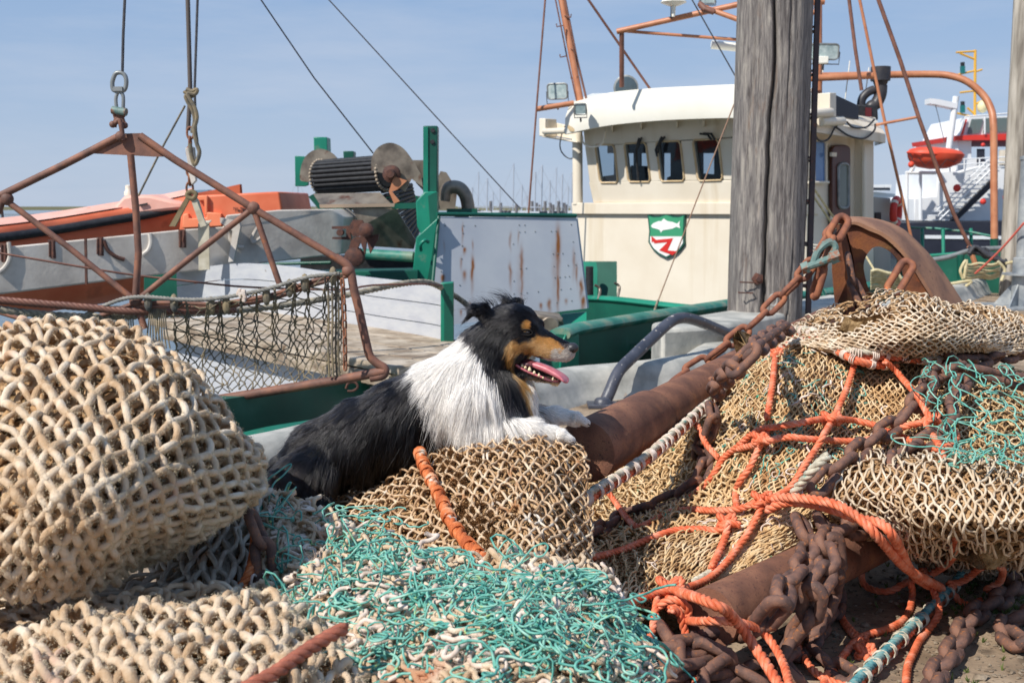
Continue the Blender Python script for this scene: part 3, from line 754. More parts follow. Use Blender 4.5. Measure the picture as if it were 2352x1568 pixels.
M_inner = pmat('shaded_inner_twine', [srgb(142,106,72), srgb(182,146,106), srgb(208,178,142)], scale=30, detail=8, rough=.9, bump=.6, bscale=420, bdist=.003, spec=.15)  # darker twine colour paints the shade of the inner folds, for depth
M_white = pmat('white_twine', [srgb(196,172,154), srgb(216,196,180), srgb(228,214,202)], scale=40, rough=.7, bump=.5, bscale=600, bdist=.002, spec=.3)
M_teal = pmat('teal_twine', [srgb(66,140,128), srgb(106,174,158), srgb(154,198,180)], scale=40, rough=.45, over=(srgb(170,190,120), 60, .6, .68), spec=.4)
M_orange = pmat('orange_rope', [srgb(208,98,62), srgb(230,124,86), srgb(236,154,124)], scale=26, rough=.5, bump=.45, bscale=700, bdist=.002, over=(srgb(150,110,130), 90, .68, .72), over2=(srgb(160,80,48), 9, .62, .75), spec=.4)
M_rust = pmat('rust', [srgb(98,68,56), srgb(128,88,70), srgb(150,106,82)], scale=9, detail=10, rough=.75, rough2=.9, bump=.5, bscale=260, bdist=.004, over=(srgb(160,108,72), 14, .60, .78), over2=(srgb(92,64,56), 120, .56, .70), spec=.3)
M_chain = pmat('chain_rust', [srgb(78,60,55), srgb(106,79,70), srgb(132,95,78)], scale=26, detail=10, rough=.6, rough2=.85, bump=.5, bscale=300, bdist=.003, over=(srgb(170,108,66), 70, .58, .70), spec=.4)
M_chain2 = pmat('bright_chain_rust', [srgb(110,72,58), srgb(136,86,66), srgb(162,102,70)], scale=22, detail=8, rough=.7, bump=.4, bscale=300, bdist=.003, over=(srgb(214,118,60), 16, .66, .72), spec=.35)
M_brown = pmat('brown_fibre', [srgb(84,58,34), srgb(128,90,56)], scale=60, rough=.95, spec=.1)

# ---------------------------------------------------------------- heap of coarse net, left
NL = WSurf([
 [(-160,880,2.75),(0,795,2.7),(120,772,2.68),(240,774,2.66),(350,808,2.62),(432,880,2.6),(510,975,2.58),(578,1060,2.55)],
 [(-170,868,2.45),(0,768,2.4),(110,750,2.38),(230,756,2.36),(342,794,2.34),(440,876,2.34),(535,988,2.35),(598,1070,2.38)],
 [(-180,900,2.15),(0,815,2.10),(115,800,2.08),(235,812,2.06),(350,850,2.06),(440,920,2.08),(530,1015,2.12),(596,1090,2.20)],
 [(-190,990,1.92),(0,915,1.88),(110,905,1.86),(225,925,1.85),(330,965,1.86),(420,1020,1.90),(510,1080,1.98),(580,1130,2.08)],
 [(-190,1090,1.78),(0,1025,1.74),(105,1020,1.72),(205,1045,1.72),(300,1085,1.75),(385,1120,1.81),(465,1150,1.90),(535,1175,2.00)],
 [(-190,1200,1.70),(0,1145,1.66),(95,1145,1.65),(180,1165,1.66),(260,1190,1.70),(330,1200,1.78),(400,1205,1.88),(470,1215,1.96)],
 [(-190,1320,1.68),(0,1275,1.66),(80,1275,1.66),(155,1280,1.68),(225,1285,1.74),(280,1270,1.82),(330,1255,1.92),(380,1260,1.98)],
 [(-190,1420,1.72),(0,1370,1.71),(70,1365,1.71),(140,1365,1.73),(200,1360,1.80),(250,1330,1.88),(290,1300,1.96),(330,1290,2.02)]],
 lump=.012, ls=7, seed=1)
heap = thing('coarse_net', 'heaped coarse cream trawl net of thick fuzzy twine at the left', 'fishing net', tuple(W(300, 1300, 2.0)-[0,0,.4]))
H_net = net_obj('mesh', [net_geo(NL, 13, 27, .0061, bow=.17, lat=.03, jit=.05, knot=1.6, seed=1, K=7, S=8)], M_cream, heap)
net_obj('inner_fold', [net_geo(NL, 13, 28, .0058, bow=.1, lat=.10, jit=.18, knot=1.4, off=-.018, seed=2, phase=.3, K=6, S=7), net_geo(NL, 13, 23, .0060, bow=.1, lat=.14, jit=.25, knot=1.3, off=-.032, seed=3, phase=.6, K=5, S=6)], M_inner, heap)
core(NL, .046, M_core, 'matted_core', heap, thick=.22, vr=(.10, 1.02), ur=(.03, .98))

# grey folds in the shade between the left heaps
NG = WSurf([
 [(330,1180,2.42),(400,1170,2.40),(470,1150,2.38),(540,1120,2.38),(600,1090,2.42)],
 [(320,1250,2.28),(390,1240,2.25),(460,1215,2.24),(530,1190,2.26),(590,1170,2.32)],
 [(310,1330,2.14),(380,1320,2.12),(450,1300,2.11),(520,1285,2.13),(580,1280,2.20)],
 [(-60,1360,2.02),(260,1370,2.00),(440,1362,1.99),(520,1355,2.01),(590,1350,2.08)],
 [(-240,1400,1.93),(180,1408,1.90),(400,1405,1.89),(520,1400,1.90),(620,1392,1.96)],
 [(-260,1450,1.80),(160,1462,1.78),(400,1460,1.77),(540,1450,1.78),(660,1440,1.84)]], lump=.012, ls=9, seed=4)
fold = thing('grey_net', 'shaded grey net folded under the coarse cream heap', 'fishing net', tuple(W(480, 1350, 2.0)-[0,0,.2]))
net_obj('mesh', [net_geo(NG, 8, 11, .0054, bow=.10, lat=.05, jit=.12, knot=1.5, seed=11, K=6, S=7)], M_grey, fold)
net_obj('inner_fold', [net_geo(NG, 10, 14, .0065, bow=.1, lat=.15, jit=.25, off=-.03, seed=12, phase=.4, K=5)], M_grey, fold)
core(NG, .062, M_core, 'matted_core', fold)
NG2 = WSurf([
 [(-260,1370,1.92),(-60,1368,1.92),(140,1366,1.92),(320,1362,1.92),(480,1352,1.94),(640,1345,1.98)],
 [(-260,1425,1.84),(-60,1422,1.84),(140,1418,1.84),(320,1412,1.84),(480,1402,1.86),(650,1395,1.90)],
 [(-260,1480,1.76),(-60,1478,1.76),(140,1474,1.76),(320,1462,1.76),(480,1452,1.78),(660,1450,1.82)],
 [(-260,1540,1.69),(-60,1538,1.69),(140,1534,1.69),(320,1520,1.69),(480,1510,1.71),(680,1510,1.75)]], lump=.014, ls=10, seed=5)
net_obj('lower_fold', [net_geo(NG2, 18, 10, .0056, bow=.2, lat=.12, jit=.2, knot=1.5, seed=14, K=6, S=7), net_geo(NG2, 19, 11, .0052, bow=.15, lat=.2, jit=.3, off=-.014, seed=15, phase=.4, K=5)], M_cream, fold)
core(NG2, .026, M_core, 'lower_core', fold)

# front left net
NF = WSurf([
 [(-120,1560,1.80),(60,1535,1.80),(200,1490,1.80),(330,1450,1.80),(460,1415,1.80),(590,1400,1.82),(700,1440,1.84),(800,1500,1.84)],
 [(-140,1500,1.66),(60,1480,1.66),(200,1440,1.66),(330,1405,1.66),(470,1395,1.67),(610,1385,1.70),(725,1435,1.72),(830,1510,1.74)],
 [(-140,1545,1.54),(60,1520,1.54),(200,1490,1.54),(330,1470,1.54),(470,1462,1.55),(610,1462,1.58),(740,1500,1.62),(850,1560,1.64)],
 [(-140,1600,1.44),(60,1585,1.44),(200,1560,1.44),(330,1545,1.44),(470,1540,1.45),(620,1545,1.48),(750,1575,1.52),(870,1620,1.55)],
 [(-140,1680,1.38),(60,1670,1.38),(200,1655,1.38),(330,1645,1.38),(470,1640,1.39),(620,1640,1.42),(760,1660,1.46),(880,1690,1.5)]], lump=.008, ls=9, seed=6)
front = thing('coarse_net', 'front cream net of thick loops along the bottom left corner', 'fishing net', tuple(W(400, 1500, 1.6)-[0,0,.3]))
F_net = net_obj('mesh', [net_geo(NF, 17, 12, .0062, bow=.30, lat=.05, jit=.08, knot=1.45, seed=21, K=7, S=8)], M_cream, front)
net_obj('inner_fold', [net_geo(NF, 17, 13, .0058, bow=.1, lat=.12, jit=.18, off=-.018, seed=22, phase=.4, K=5, S=7)], M_inner, front)
core(NF, .036, M_core, 'matted_core', front, thick=.3)

# ---------------------------------------------------------------- central net under the dog's paws
NC = WSurf([
 [(560,1250,3.2),(700,1190,3.2),(840,1120,3.15),(980,1060,3.1),(1100,1022,3.05),(1220,1016,3.05),(1322,1040,3.08)],
 [(590,1235,3.0),(725,1180,2.98),(860,1118,2.95),(985,1052,2.90),(1105,1012,2.86),(1225,1004,2.86),(1330,1028,2.92)],
 [(610,1260,2.85),(745,1215,2.82),(880,1155,2.76),(1005,1095,2.70),(1115,1062,2.66),(1230,1058,2.66),(1343,1080,2.76)],
 [(630,1300,2.70),(765,1262,2.66),(900,1215,2.60),(1025,1165,2.52),(1130,1140,2.48),(1240,1140,2.48),(1350,1165,2.62)],
 [(650,1350,2.55),(785,1315,2.50),(915,1275,2.44),(1035,1235,2.36),(1140,1220,2.32),(1245,1222,2.32),(1352,1245,2.48)],
 [(670,1400,2.40),(800,1370,2.34),(930,1335,2.28),(1050,1305,2.22),(1150,1298,2.18),(1250,1300,2.18),(1352,1320,2.34)],
 [(690,1460,2.25),(820,1430,2.20),(945,1400,2.14),(1060,1380,2.08),(1155,1375,2.05),(1255,1380,2.06),(1352,1400,2.2)]], lump=.010, ls=8, seed=8, lump2=.004, ls2=25)
mid = thing('fine_net', 'beige knotted net draped over the mound under the dog\'s front paws', 'fishing net', tuple(W(1150, 1300, 2.4)-[0,0,.4]))
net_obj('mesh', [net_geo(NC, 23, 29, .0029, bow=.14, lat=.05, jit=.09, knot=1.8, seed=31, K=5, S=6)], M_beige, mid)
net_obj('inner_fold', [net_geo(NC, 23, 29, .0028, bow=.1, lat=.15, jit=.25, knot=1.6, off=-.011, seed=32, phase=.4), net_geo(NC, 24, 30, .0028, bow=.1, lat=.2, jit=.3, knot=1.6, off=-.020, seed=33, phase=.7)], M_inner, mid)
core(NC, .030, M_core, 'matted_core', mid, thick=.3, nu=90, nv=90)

# ---------------------------------------------------------------- heap on the right: heights above the quay by place
ZX = [1300,1400,1500,1650,1800,1950,2100,2250,2450]
ZT = {660:[.30,.30,.32,.42,.56,.66,.76,.70,.64], 740:[.28,.28,.32,.46,.60,.66,.70,.68,.62], 820:[.25,.26,.30,.46,.62,.62,.62,.60,.56],
 900:[.20,.20,.26,.42,.56,.54,.54,.54,.50], 980:[.16,.16,.22,.38,.48,.46,.46,.48,.45], 1060:[.12,.12,.18,.32,.40,.40,.41,.43,.41],
 1140:[.10,.10,.16,.26,.32,.33,.36,.38,.37], 1220:[.16,.14,.19,.22,.24,.22,.28,.30,.31], 1300:[.20,.20,.19,.17,.14,.06,.10,.12,.16],
 1380:[.22,.20,.17,.12,.05,.0,.0,.0,.0], 1460:[.22,.18,.12,.04,.0,.0,.0,.0,.0], 1600:[.20,.14,.06,.0,.0,.0,.0,.0,.0]}
ZR = sorted(ZT)
_zs = Surf(np.array([[[v] for v in ZT[k]] for k in ZR]))
def zh(px, py):
    px = np.asarray(px, float); py = np.asarray(py, float)
    return _zs(np.interp(px, ZX, np.linspace(0, 1, len(ZX))), np.interp(py, ZR, np.linspace(0, 1, len(ZR))))[..., 0]
def RG(px, py, lift=0.): return G(px, py, zh(px, py)+lift)
def rsurf(rows, add=0., **k):
    C = np.array([[(p[0], p[1], float(zh(p[0], p[1]))+add+(p[2] if len(p) > 2 else 0)) for p in r] for r in rows]); return WSurf(C, 'z', **k)
# (a) beige/tan net, big mound
NA = rsurf([
 [(1745,822),(1800,790),(1860,785),(1920,800),(1990,820),(2070,822),(2160,826),(2260,835),(2400,850)],
 [(1700,870),(1770,840),(1840,835),(1910,845),(1985,862),(2070,870),(2160,880),(2260,890),(2400,900)],
 [(1675,930),(1750,905),(1825,900),(1900,905),(1980,920),(2065,930),(2160,940),(2260,950),(2400,960)],
 [(1655,1000),(1735,975),(1812,968),(1890,970),(1970,980),(2060,990),(2155,1000),(2260,1010),(2400,1020)],
 [(1630,1060),(1715,1040),(1795,1030),(1875,1030),(1955,1038),(2045,1048),(2140,1058),(2240,1068),(2390,1080)],
 [(1575,1125),(1680,1105),(1770,1095),(1850,1090),(1930,1090),(2010,1095),(2100,1100),(2200,1110),(2360,1120)],
 [(1500,1190),(1620,1168),(1725,1155),(1810,1148),(1880,1140),(1950,1140),(2030,1140),(2120,1150),(2300,1160)],
 [(1400,1270),(1540,1235),(1660,1215),(1745,1205),(1810,1200),(1860,1200),(1930,1200),(2000,1205),(2150,1210)],
 [(1345,1360),(1460,1320),(1570,1290),(1650,1275),(1710,1265),(1760,1262),(1800,1262),(1850,1262),(1950,1262)],
 [(1330,1440),(1420,1400),(1510,1365),(1580,1345),(1630,1335),(1660,1330),(1690,1326),(1720,1322),(1760,1320)]], lump=.016, ls=6, seed=10, lump2=.006, ls2=22)
right = thing('fine_net', 'tan fine-meshed net spread over the big mound beneath the orange ropes', 'fishing net', tuple(G(1800, 1200, 0)))
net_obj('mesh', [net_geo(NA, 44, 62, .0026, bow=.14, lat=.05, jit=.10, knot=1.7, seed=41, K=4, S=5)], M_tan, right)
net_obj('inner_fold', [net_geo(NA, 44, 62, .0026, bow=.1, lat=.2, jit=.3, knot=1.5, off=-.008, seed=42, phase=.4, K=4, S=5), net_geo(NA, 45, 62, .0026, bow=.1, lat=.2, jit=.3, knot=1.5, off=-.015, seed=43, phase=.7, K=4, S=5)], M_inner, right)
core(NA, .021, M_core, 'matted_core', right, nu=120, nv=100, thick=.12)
# (b) pale net on top
NT = rsurf([
 [(1760,800,-.04),(1850,742,-.04),(1960,690,-.04),(2080,672,-.04),(2180,702,-.04),(2270,712,-.04),(2345,722,-.06),(2385,770,-.08)],
 [(1765,790,.02),(1855,735,.05),(1965,684,.06),(2085,667,.06),(2185,697,.05),(2275,707,.04),(2350,725,.02),(2392,770,.0)],
 [(1790,790,.025),(1880,755,.06),(1985,722,.07),(2095,710,.07),(2190,728,.06),(2270,736,.05),(2338,748,.04),(2375,785,.02)],
 [(1820,792,.025),(1905,775,.05),(2000,755,.06),(2100,748,.06),(2190,758,.055),(2262,764,.05),(2325,772,.04),(2355,800,.03)],
 [(1860,795,.025),(1935,793,.04),(2015,785,.045),(2100,782,.05),(2185,786,.05),(2245,790,.05),(2295,794,.04),(2320,812,.03)],
 [(1905,806,.02),(1970,813,.025),(2035,814,.025),(2105,814,.03),(2175,815,.03),(2225,812,.03),(2262,810,.03),(2285,822,.02)]], lump=.012, ls=5, seed=13)
top = thing('fine_net', 'pale net lying on the summit of the mound below the rusty shoe', 'fishing net', tuple(G(2100, 1050, 0)))
net_obj('mesh', [net_geo(NT, 29, 28, .0031, bow=.12, lat=.04, jit=.09, knot=1.7, seed=51, K=4, S=5)], M_pale, top)
net_obj('inner_fold', [net_geo(NT, 32, 34, .0040, bow=.1, lat=.2, jit=.3, knot=1.5, off=-.013, seed=52, phase=.4, K=4, S=5), net_geo(NT, 30, 36, .0040, bow=.1, lat=.2, jit=.3, knot=1.5, off=-.024, seed=53, phase=.7, K=4, S=5)], M_inner, top)
core(NT, .075, M_core, 'matted_core', top, thick=.05, vr=(.34, .97), ur=(.06, .94))
# (c) pale stretched net on the right front
NR_ = rsurf([
 [(1930,1075,-.02),(2010,1045,-.02),(2100,1040,-.02),(2190,1045,-.02),(2290,1060,-.02),(2400,1075,-.02)],
 [(1900,1110,.02),(2000,1070,.035),(2095,1062,.04),(2190,1066,.04),(2295,1080,.04),(2400,1095,.04)],
 [(1890,1150,.02),(1990,1120,.04),(2090,1105,.05),(2195,1110,.05),(2300,1120,.05),(2410,1130,.05)],
 [(1905,1180,.015),(1995,1160,.035),(2095,1155,.05),(2200,1160,.05),(2305,1168,.05),(2410,1175,.05)],
 [(1945,1200,.01),(2020,1195,.03),(2105,1200,.04),(2205,1210,.05),(2305,1215,.05),(2410,1220,.05)],
 [(2010,1220,.0),(2065,1235,.02),(2130,1250,.03),(2215,1258,.03),(2305,1262,.03),(2410,1265,.03)],
 [(2060,1235,-.02),(2100,1268,-.02),(2150,1288,-.02),(2225,1294,-.02),(2310,1296,-.02),(2410,1296,-.02)],
 [(2075,1250,-.10),(2112,1288,-.08),(2160,1310,-.06),(2230,1316,-.07),(2312,1318,-.10),(2410,1318,-.12)]], lump=.012, ls=7, seed=15)
rf = thing('fine_net', 'whitish net with long stretched meshes beside the ground at the right', 'fishing net', tuple(G(2200, 1300, 0)))
net_obj('mesh', [net_geo(NR_, 21, 17, .0030, bow=.14, lat=.06, jit=.12, knot=1.6, seed=61, K=6, S=5)], M_pale, rf)
net_obj('inner_fold', [net_geo(NR_, 22, 17, .0034, bow=.1, lat=.2, jit=.3, knot=1.5, off=-.012, seed=62, phase=.4, K=5, S=5), net_geo(NR_, 24, 18, .0034, bow=.1, lat=.22, jit=.3, knot=1.5, off=-.022, seed=63, phase=.7, K=5, S=5)], M_inner, rf)
core(NR_, .034, M_core, 'matted_core', rf, thick=.03, vr=(.1, .88), ur=(.05, 1))
# hollow between the mounds (old dark net)
NH = rsurf([
 [(1320,1040,.03),(1420,1030,.03),(1520,1010,.03),(1620,950,.02),(1720,880,.0)],
 [(1320,1110,0),(1420,1095,0),(1520,1070,0),(1620,1010,0),(1720,950,0)],
 [(1320,1180,0),(1420,1165,0),(1520,1140,0),(1620,1090,0),(1720,1030,0)],
 [(1320,1260,0),(1420,1240,0),(1520,1210,0),(1620,1170,0),(1720,1120,0)],
 [(1320,1330,-.02),(1420,1310,-.03),(1520,1280,-.04),(1620,1240,-.04),(1720,1200,-.04)]], lump=.012, ls=8, seed=17)
hol = thing('fine_net', 'shaded tan net in the hollow under the wrapped rope beside the rusty beam', 'fishing net', tuple(G(1500, 1200, 0)))
net_obj('mesh', [net_geo(NH, 18, 24, .0034, bow=.14, lat=.1, jit=.16, knot=1.7, seed=66, K=4, S=5), net_geo(NH, 18, 24, .0034, bow=.1, lat=.2, jit=.3, knot=1.5, off=-.012, seed=67, phase=.4, K=4, S=5)], M_tan, hol)
core(NH, .02, M_core, 'matted_core', hol, thick=.1)

# ---------------------------------------------------------------- white clumps and teal twine, middle front
NM = WSurf([
 [(585,1130,2.50),(700,1160,2.42),(800,1220,2.30),(900,1270,2.20),(1040,1290,2.10),(1200,1290,2.08),(1330,1300,2.14),(1420,1400,2.2)],
 [(585,1200,2.34),(690,1225,2.26),(800,1275,2.16),(910,1315,2.06),(1050,1335,1.98),(1210,1330,1.96),(1345,1345,2.02),(1450,1440,2.06)],
 [(590,1290,2.16),(690,1305,2.08),(800,1335,2.00),(920,1370,1.92),(1060,1385,1.86),(1220,1385,1.84),(1360,1400,1.90),(1475,1480,1.93)],
 [(600,1370,1.98),(700,1385,1.90),(815,1410,1.84),(935,1430,1.78),(1075,1440,1.73),(1235,1445,1.72),(1380,1460,1.77),(1500,1530,1.80)],
 [(640,1440,1.84),(740,1460,1.77),(845,1480,1.71),(955,1500,1.66),(1090,1505,1.62),(1250,1515,1.61),(1400,1530,1.66),(1520,1590,1.70)],
 [(700,1530,1.72),(790,1545,1.66),(885,1560,1.61),(985,1580,1.56),(1110,1590,1.52),(1260,1600,1.52),(1420,1620,1.56),(1540,1660,1.6)]], lump=.022, ls=11, seed=19, lump2=.008, ls2=30)
cl = thing('twine_clump', 'tangled white and cream twine clumps piled below the teal twine', 'twine', tuple(W(1050, 1500, 1.8)-[0,0,.3]))
obj('loose_twine', curls(NM, 260, .0044, .012, 71, L=13, off=.020, rad=(.6, 1.15), S=6, loose=2.6, urange=(.02, .97), vrange=(.08, .98)), M_white, cl, ang=0)
CL_net = net_obj('matted_net', [net_geo(NM, 24, 22, .0046, bow=.25, lat=.12, jit=.20, knot=1.5, off=.004, seed=73, K=6, S=6), net_geo(NM, 23, 21, .0042, bow=.25, lat=.2, jit=.3, knot=1.5, off=-.008, seed=74, phase=.4, K=6, S=6)], M_cream, cl)
obj('under_twine', curls(NM, 420, .0046, .013, 72, L=10, off=.004, rad=(.7, 1.2), S=6, loose=1.6, urange=(.05, .95), vrange=(.1, .98)), M_cream, cl, ang=0)
core(NM, .012, M_core, 'matted_core', cl, nu=100, nv=80, thick=.25)
fr = MB(); r_ = np.random.default_rng(77)
for q in range(38):   # frayed tufts
    u0, v0 = r_.uniform(.05, .98), r_.uniform(.1, .95); P, Nn = NM.both(np.array([u0]), np.array([v0])); P, Nn = P[0], Nn[0]
    for k in range(70):
        d = Nn*r_.uniform(.3, 1)+r_.normal(0, .8, 3); d /= np.linalg.norm(d); l = r_.uniform(.012, .030)
        e = r_.normal(0, .35, 3); fr.tube([P+r_.normal(0, .006, 3), P+d*l*.55+Nn*.006, P+(d+e)*l+Nn*.004], [.0011, .0010, .0006], 4, cap=False)
obj('frayed_tuft', fr, M_white, cl, ang=0)
te = thing('teal_twine', 'tangled teal net twine strewn over the white clumps in front', 'twine', tuple(W(1050, 1450, 1.8)-[0,0,.3]))
def teal_mask(P):
    x, y = proj(P)
    a = inpoly(x, y, [(615,1150),(700,1175),(800,1215),(870,1195),(960,1245),(1050,1290),(1160,1270),(1260,1280),(1330,1340),(1390,1400),(1500,1480),(1520,1600),(1000,1600),(880,1560),(700,1500),(640,1420),(610,1300)])
    return a
obj('tangle', curls(NM, 78, .0019, .010, 81, L=80, hmin=.45, off=.022, rad=(.8, 1.2), S=5, loose=1.25, urange=(.22, 1), vrange=(.18, 1), mask=teal_mask), M_teal, te, ang=0)
net_obj('torn_mesh', [net_geo(NM, 26, 30, .0019, bow=.5, lat=.3, jit=.4, knot=1.8, off=.018, seed=82, K=7, S=5, drop=.80, mask=teal_mask), net_geo(NM, 20, 22, .0019, bow=.6, lat=.4, jit=.45, knot=1.8, off=.024, seed=83, K=7, S=5, drop=.82, phase=.4, mask=teal_mask)], M_teal, te)
# strands standing up beside the dog's rump
st = MB()
for pts in [[(606,1190,2.4),(600,1140,2.42),(612,1105,2.44),(640,1082,2.45),(664,1066,2.46),(668,1070,2.46),(650,1092,2.45),(628,1112,2.43),(618,1150,2.41),(630,1190,2.39)],
            [(592,1110,2.38),(588,1150,2.37),(600,1190,2.35),(632,1212,2.34),(668,1216,2.33)],[(640,1200,2.4),(650,1160,2.42),(662,1122,2.43),(668,1108,2.43),(661,1112,2.43),(650,1135,2.42),(630,1160,2.41),(612,1172,2.40)],
            [(620,1130,2.42),(640,1148,2.41),(652,1172,2.40),(676,1196,2.38),(704,1206,2.36)],[(600,1080,2.37),(594,1115,2.37),(600,1150,2.37),(594,1190,2.36)],[(700,1180,2.36),(740,1176,2.35),(790,1200,2.32),(830,1240,2.28),(870,1262,2.24)],[(860,1240,2.24),(890,1222,2.22),(930,1240,2.2),(940,1275,2.18),(905,1290,2.17),(870,1275,2.18)]]:
    p = np.array(pts, float); st.tube(cr(W(p[:, 0], p[:, 1], p[:, 2]), 8), .0021, 5)
obj('standing_strand', st, M_teal, te, ang=0)
# teal netting on the right
te2 = thing('teal_net', 'torn teal netting spread over the heap at the right edge', 'fishing net', tuple(G(2280, 1200, 0)))
NE = rsurf([[(2110,830,.03),(2190,840,.04),(2280,850,.04),(2400,860,.04)],[(2130,900,.03),(2200,905,.05),(2290,910,.05),(2400,920,.05)],[(2160,970,.03),(2220,975,.05),(2300,985,.05),(2400,990,.05)],[(2190,1040,.03),(2240,1045,.05),(2310,1050,.05),(2400,1055,.05)],[(2180,1085,.04),(2240,1080,.07),(2310,1085,.07),(2400,1090,.07)]], lump=.008, ls=9, seed=23)
net_obj('mesh', [net_geo(NE, 6, 12, .0021, bow=.2, lat=.2, jit=.3, knot=1.8, seed=91, off=.012, K=6, S=5, drop=.12)], M_teal, te2)
obj('loose_twine', curls(NE, 12, .0022, .022, 92, L=14, off=.02, loose=.7), M_teal, te2, ang=0)
te3 = thing('teal_twine', 'scraps of teal twine caught under the meshes of the tan net', 'twine', tuple(G(1850, 1100, 0)))
obj('scrap', curls(NA, 150, .0022, .010, 93, L=8, off=.001, urange=(.03, .5), vrange=(.05, .6), loose=1.2), M_teal, te3, ang=0); te3['kind'] = 'stuff'
te4 = thing('twine_scrap', 'white twine ends caught in the meshes of the tan net', 'twine', tuple(G(1800, 1120, 0)))
obj('scrap', curls(NA, 90, .0034, .012, 94, L=6, off=.008, urange=(.03, .6), vrange=(.0, .9), loose=1.2), M_white, te4, ang=0); te4['kind'] = 'stuff'
# brown fibre fluff in the centre net
ff = MB(); r_ = np.random.default_rng(78)
for q in range(95):
    u0, v0 = r_.uniform(.30, .98), r_.uniform(.12, .85); P, Nn = NC.both(np.array([u0]), np.array([v0])); P, Nn = P[0], Nn[0]
    if q % 3: 
        u0 = .52+.15*v0+r_.normal(0, .03); P, Nn = NC.both(np.array([u0]), np.array([v0])); P, Nn = P[0], Nn[0]
    for k in range(26):
        d = Nn*r_.uniform(.1, .8)+r_.normal(0, .8, 3); d /= np.linalg.norm(d); l = r_.uniform(.006, .018); e = r_.normal(0, .5, 3)
        ff.tube([P+r_.normal(0, .006, 3), P+d*l*.55, P+(d+e)*l], [.0007, .0007, .0004], 3, cap=False)
tag(obj('fibre_fluff', ff, M_brown, origin=W(1150, 1200, 2.5), ang=0), 'brown weed fluff stuck in the net beneath the dog', 'weed')

# orange twisted band on the centre net
bp = [(965,1045,2.84),(975,1075,2.76),(995,1115,2.64),(1015,1155,2.54),(1035,1200,2.42),(1062,1240,2.33),(1095,1278,2.24),(1130,1300,2.18),(1170,1325,2.12),(1215,1352,2.04)]
bp = cr(W(*np.array(bp).T)+np.array([0, -.018, .012]), 8)
band = thing('bound_rope', 'frayed orange rope bound along the net seam below the dog', 'rope', tuple(bp[0]))
M_orange2 = pmat('faded_orange_rope', [srgb(176,86,40), srgb(214,118,62), srgb(226,170,130)], scale=22, rough=.7, bump=.6, bscale=500, bdist=.003, over=(srgb(214,206,190), 20, .60, .66))
obj('strand', rope_mb(bp, .013, pitch=.085, strands=3, S=8), M_orange2, band, ang=0)
obj('binding', wrap_mb(bp, .014, .0022, .03, 5, cover=.3), M_orange2, band, ang=0)

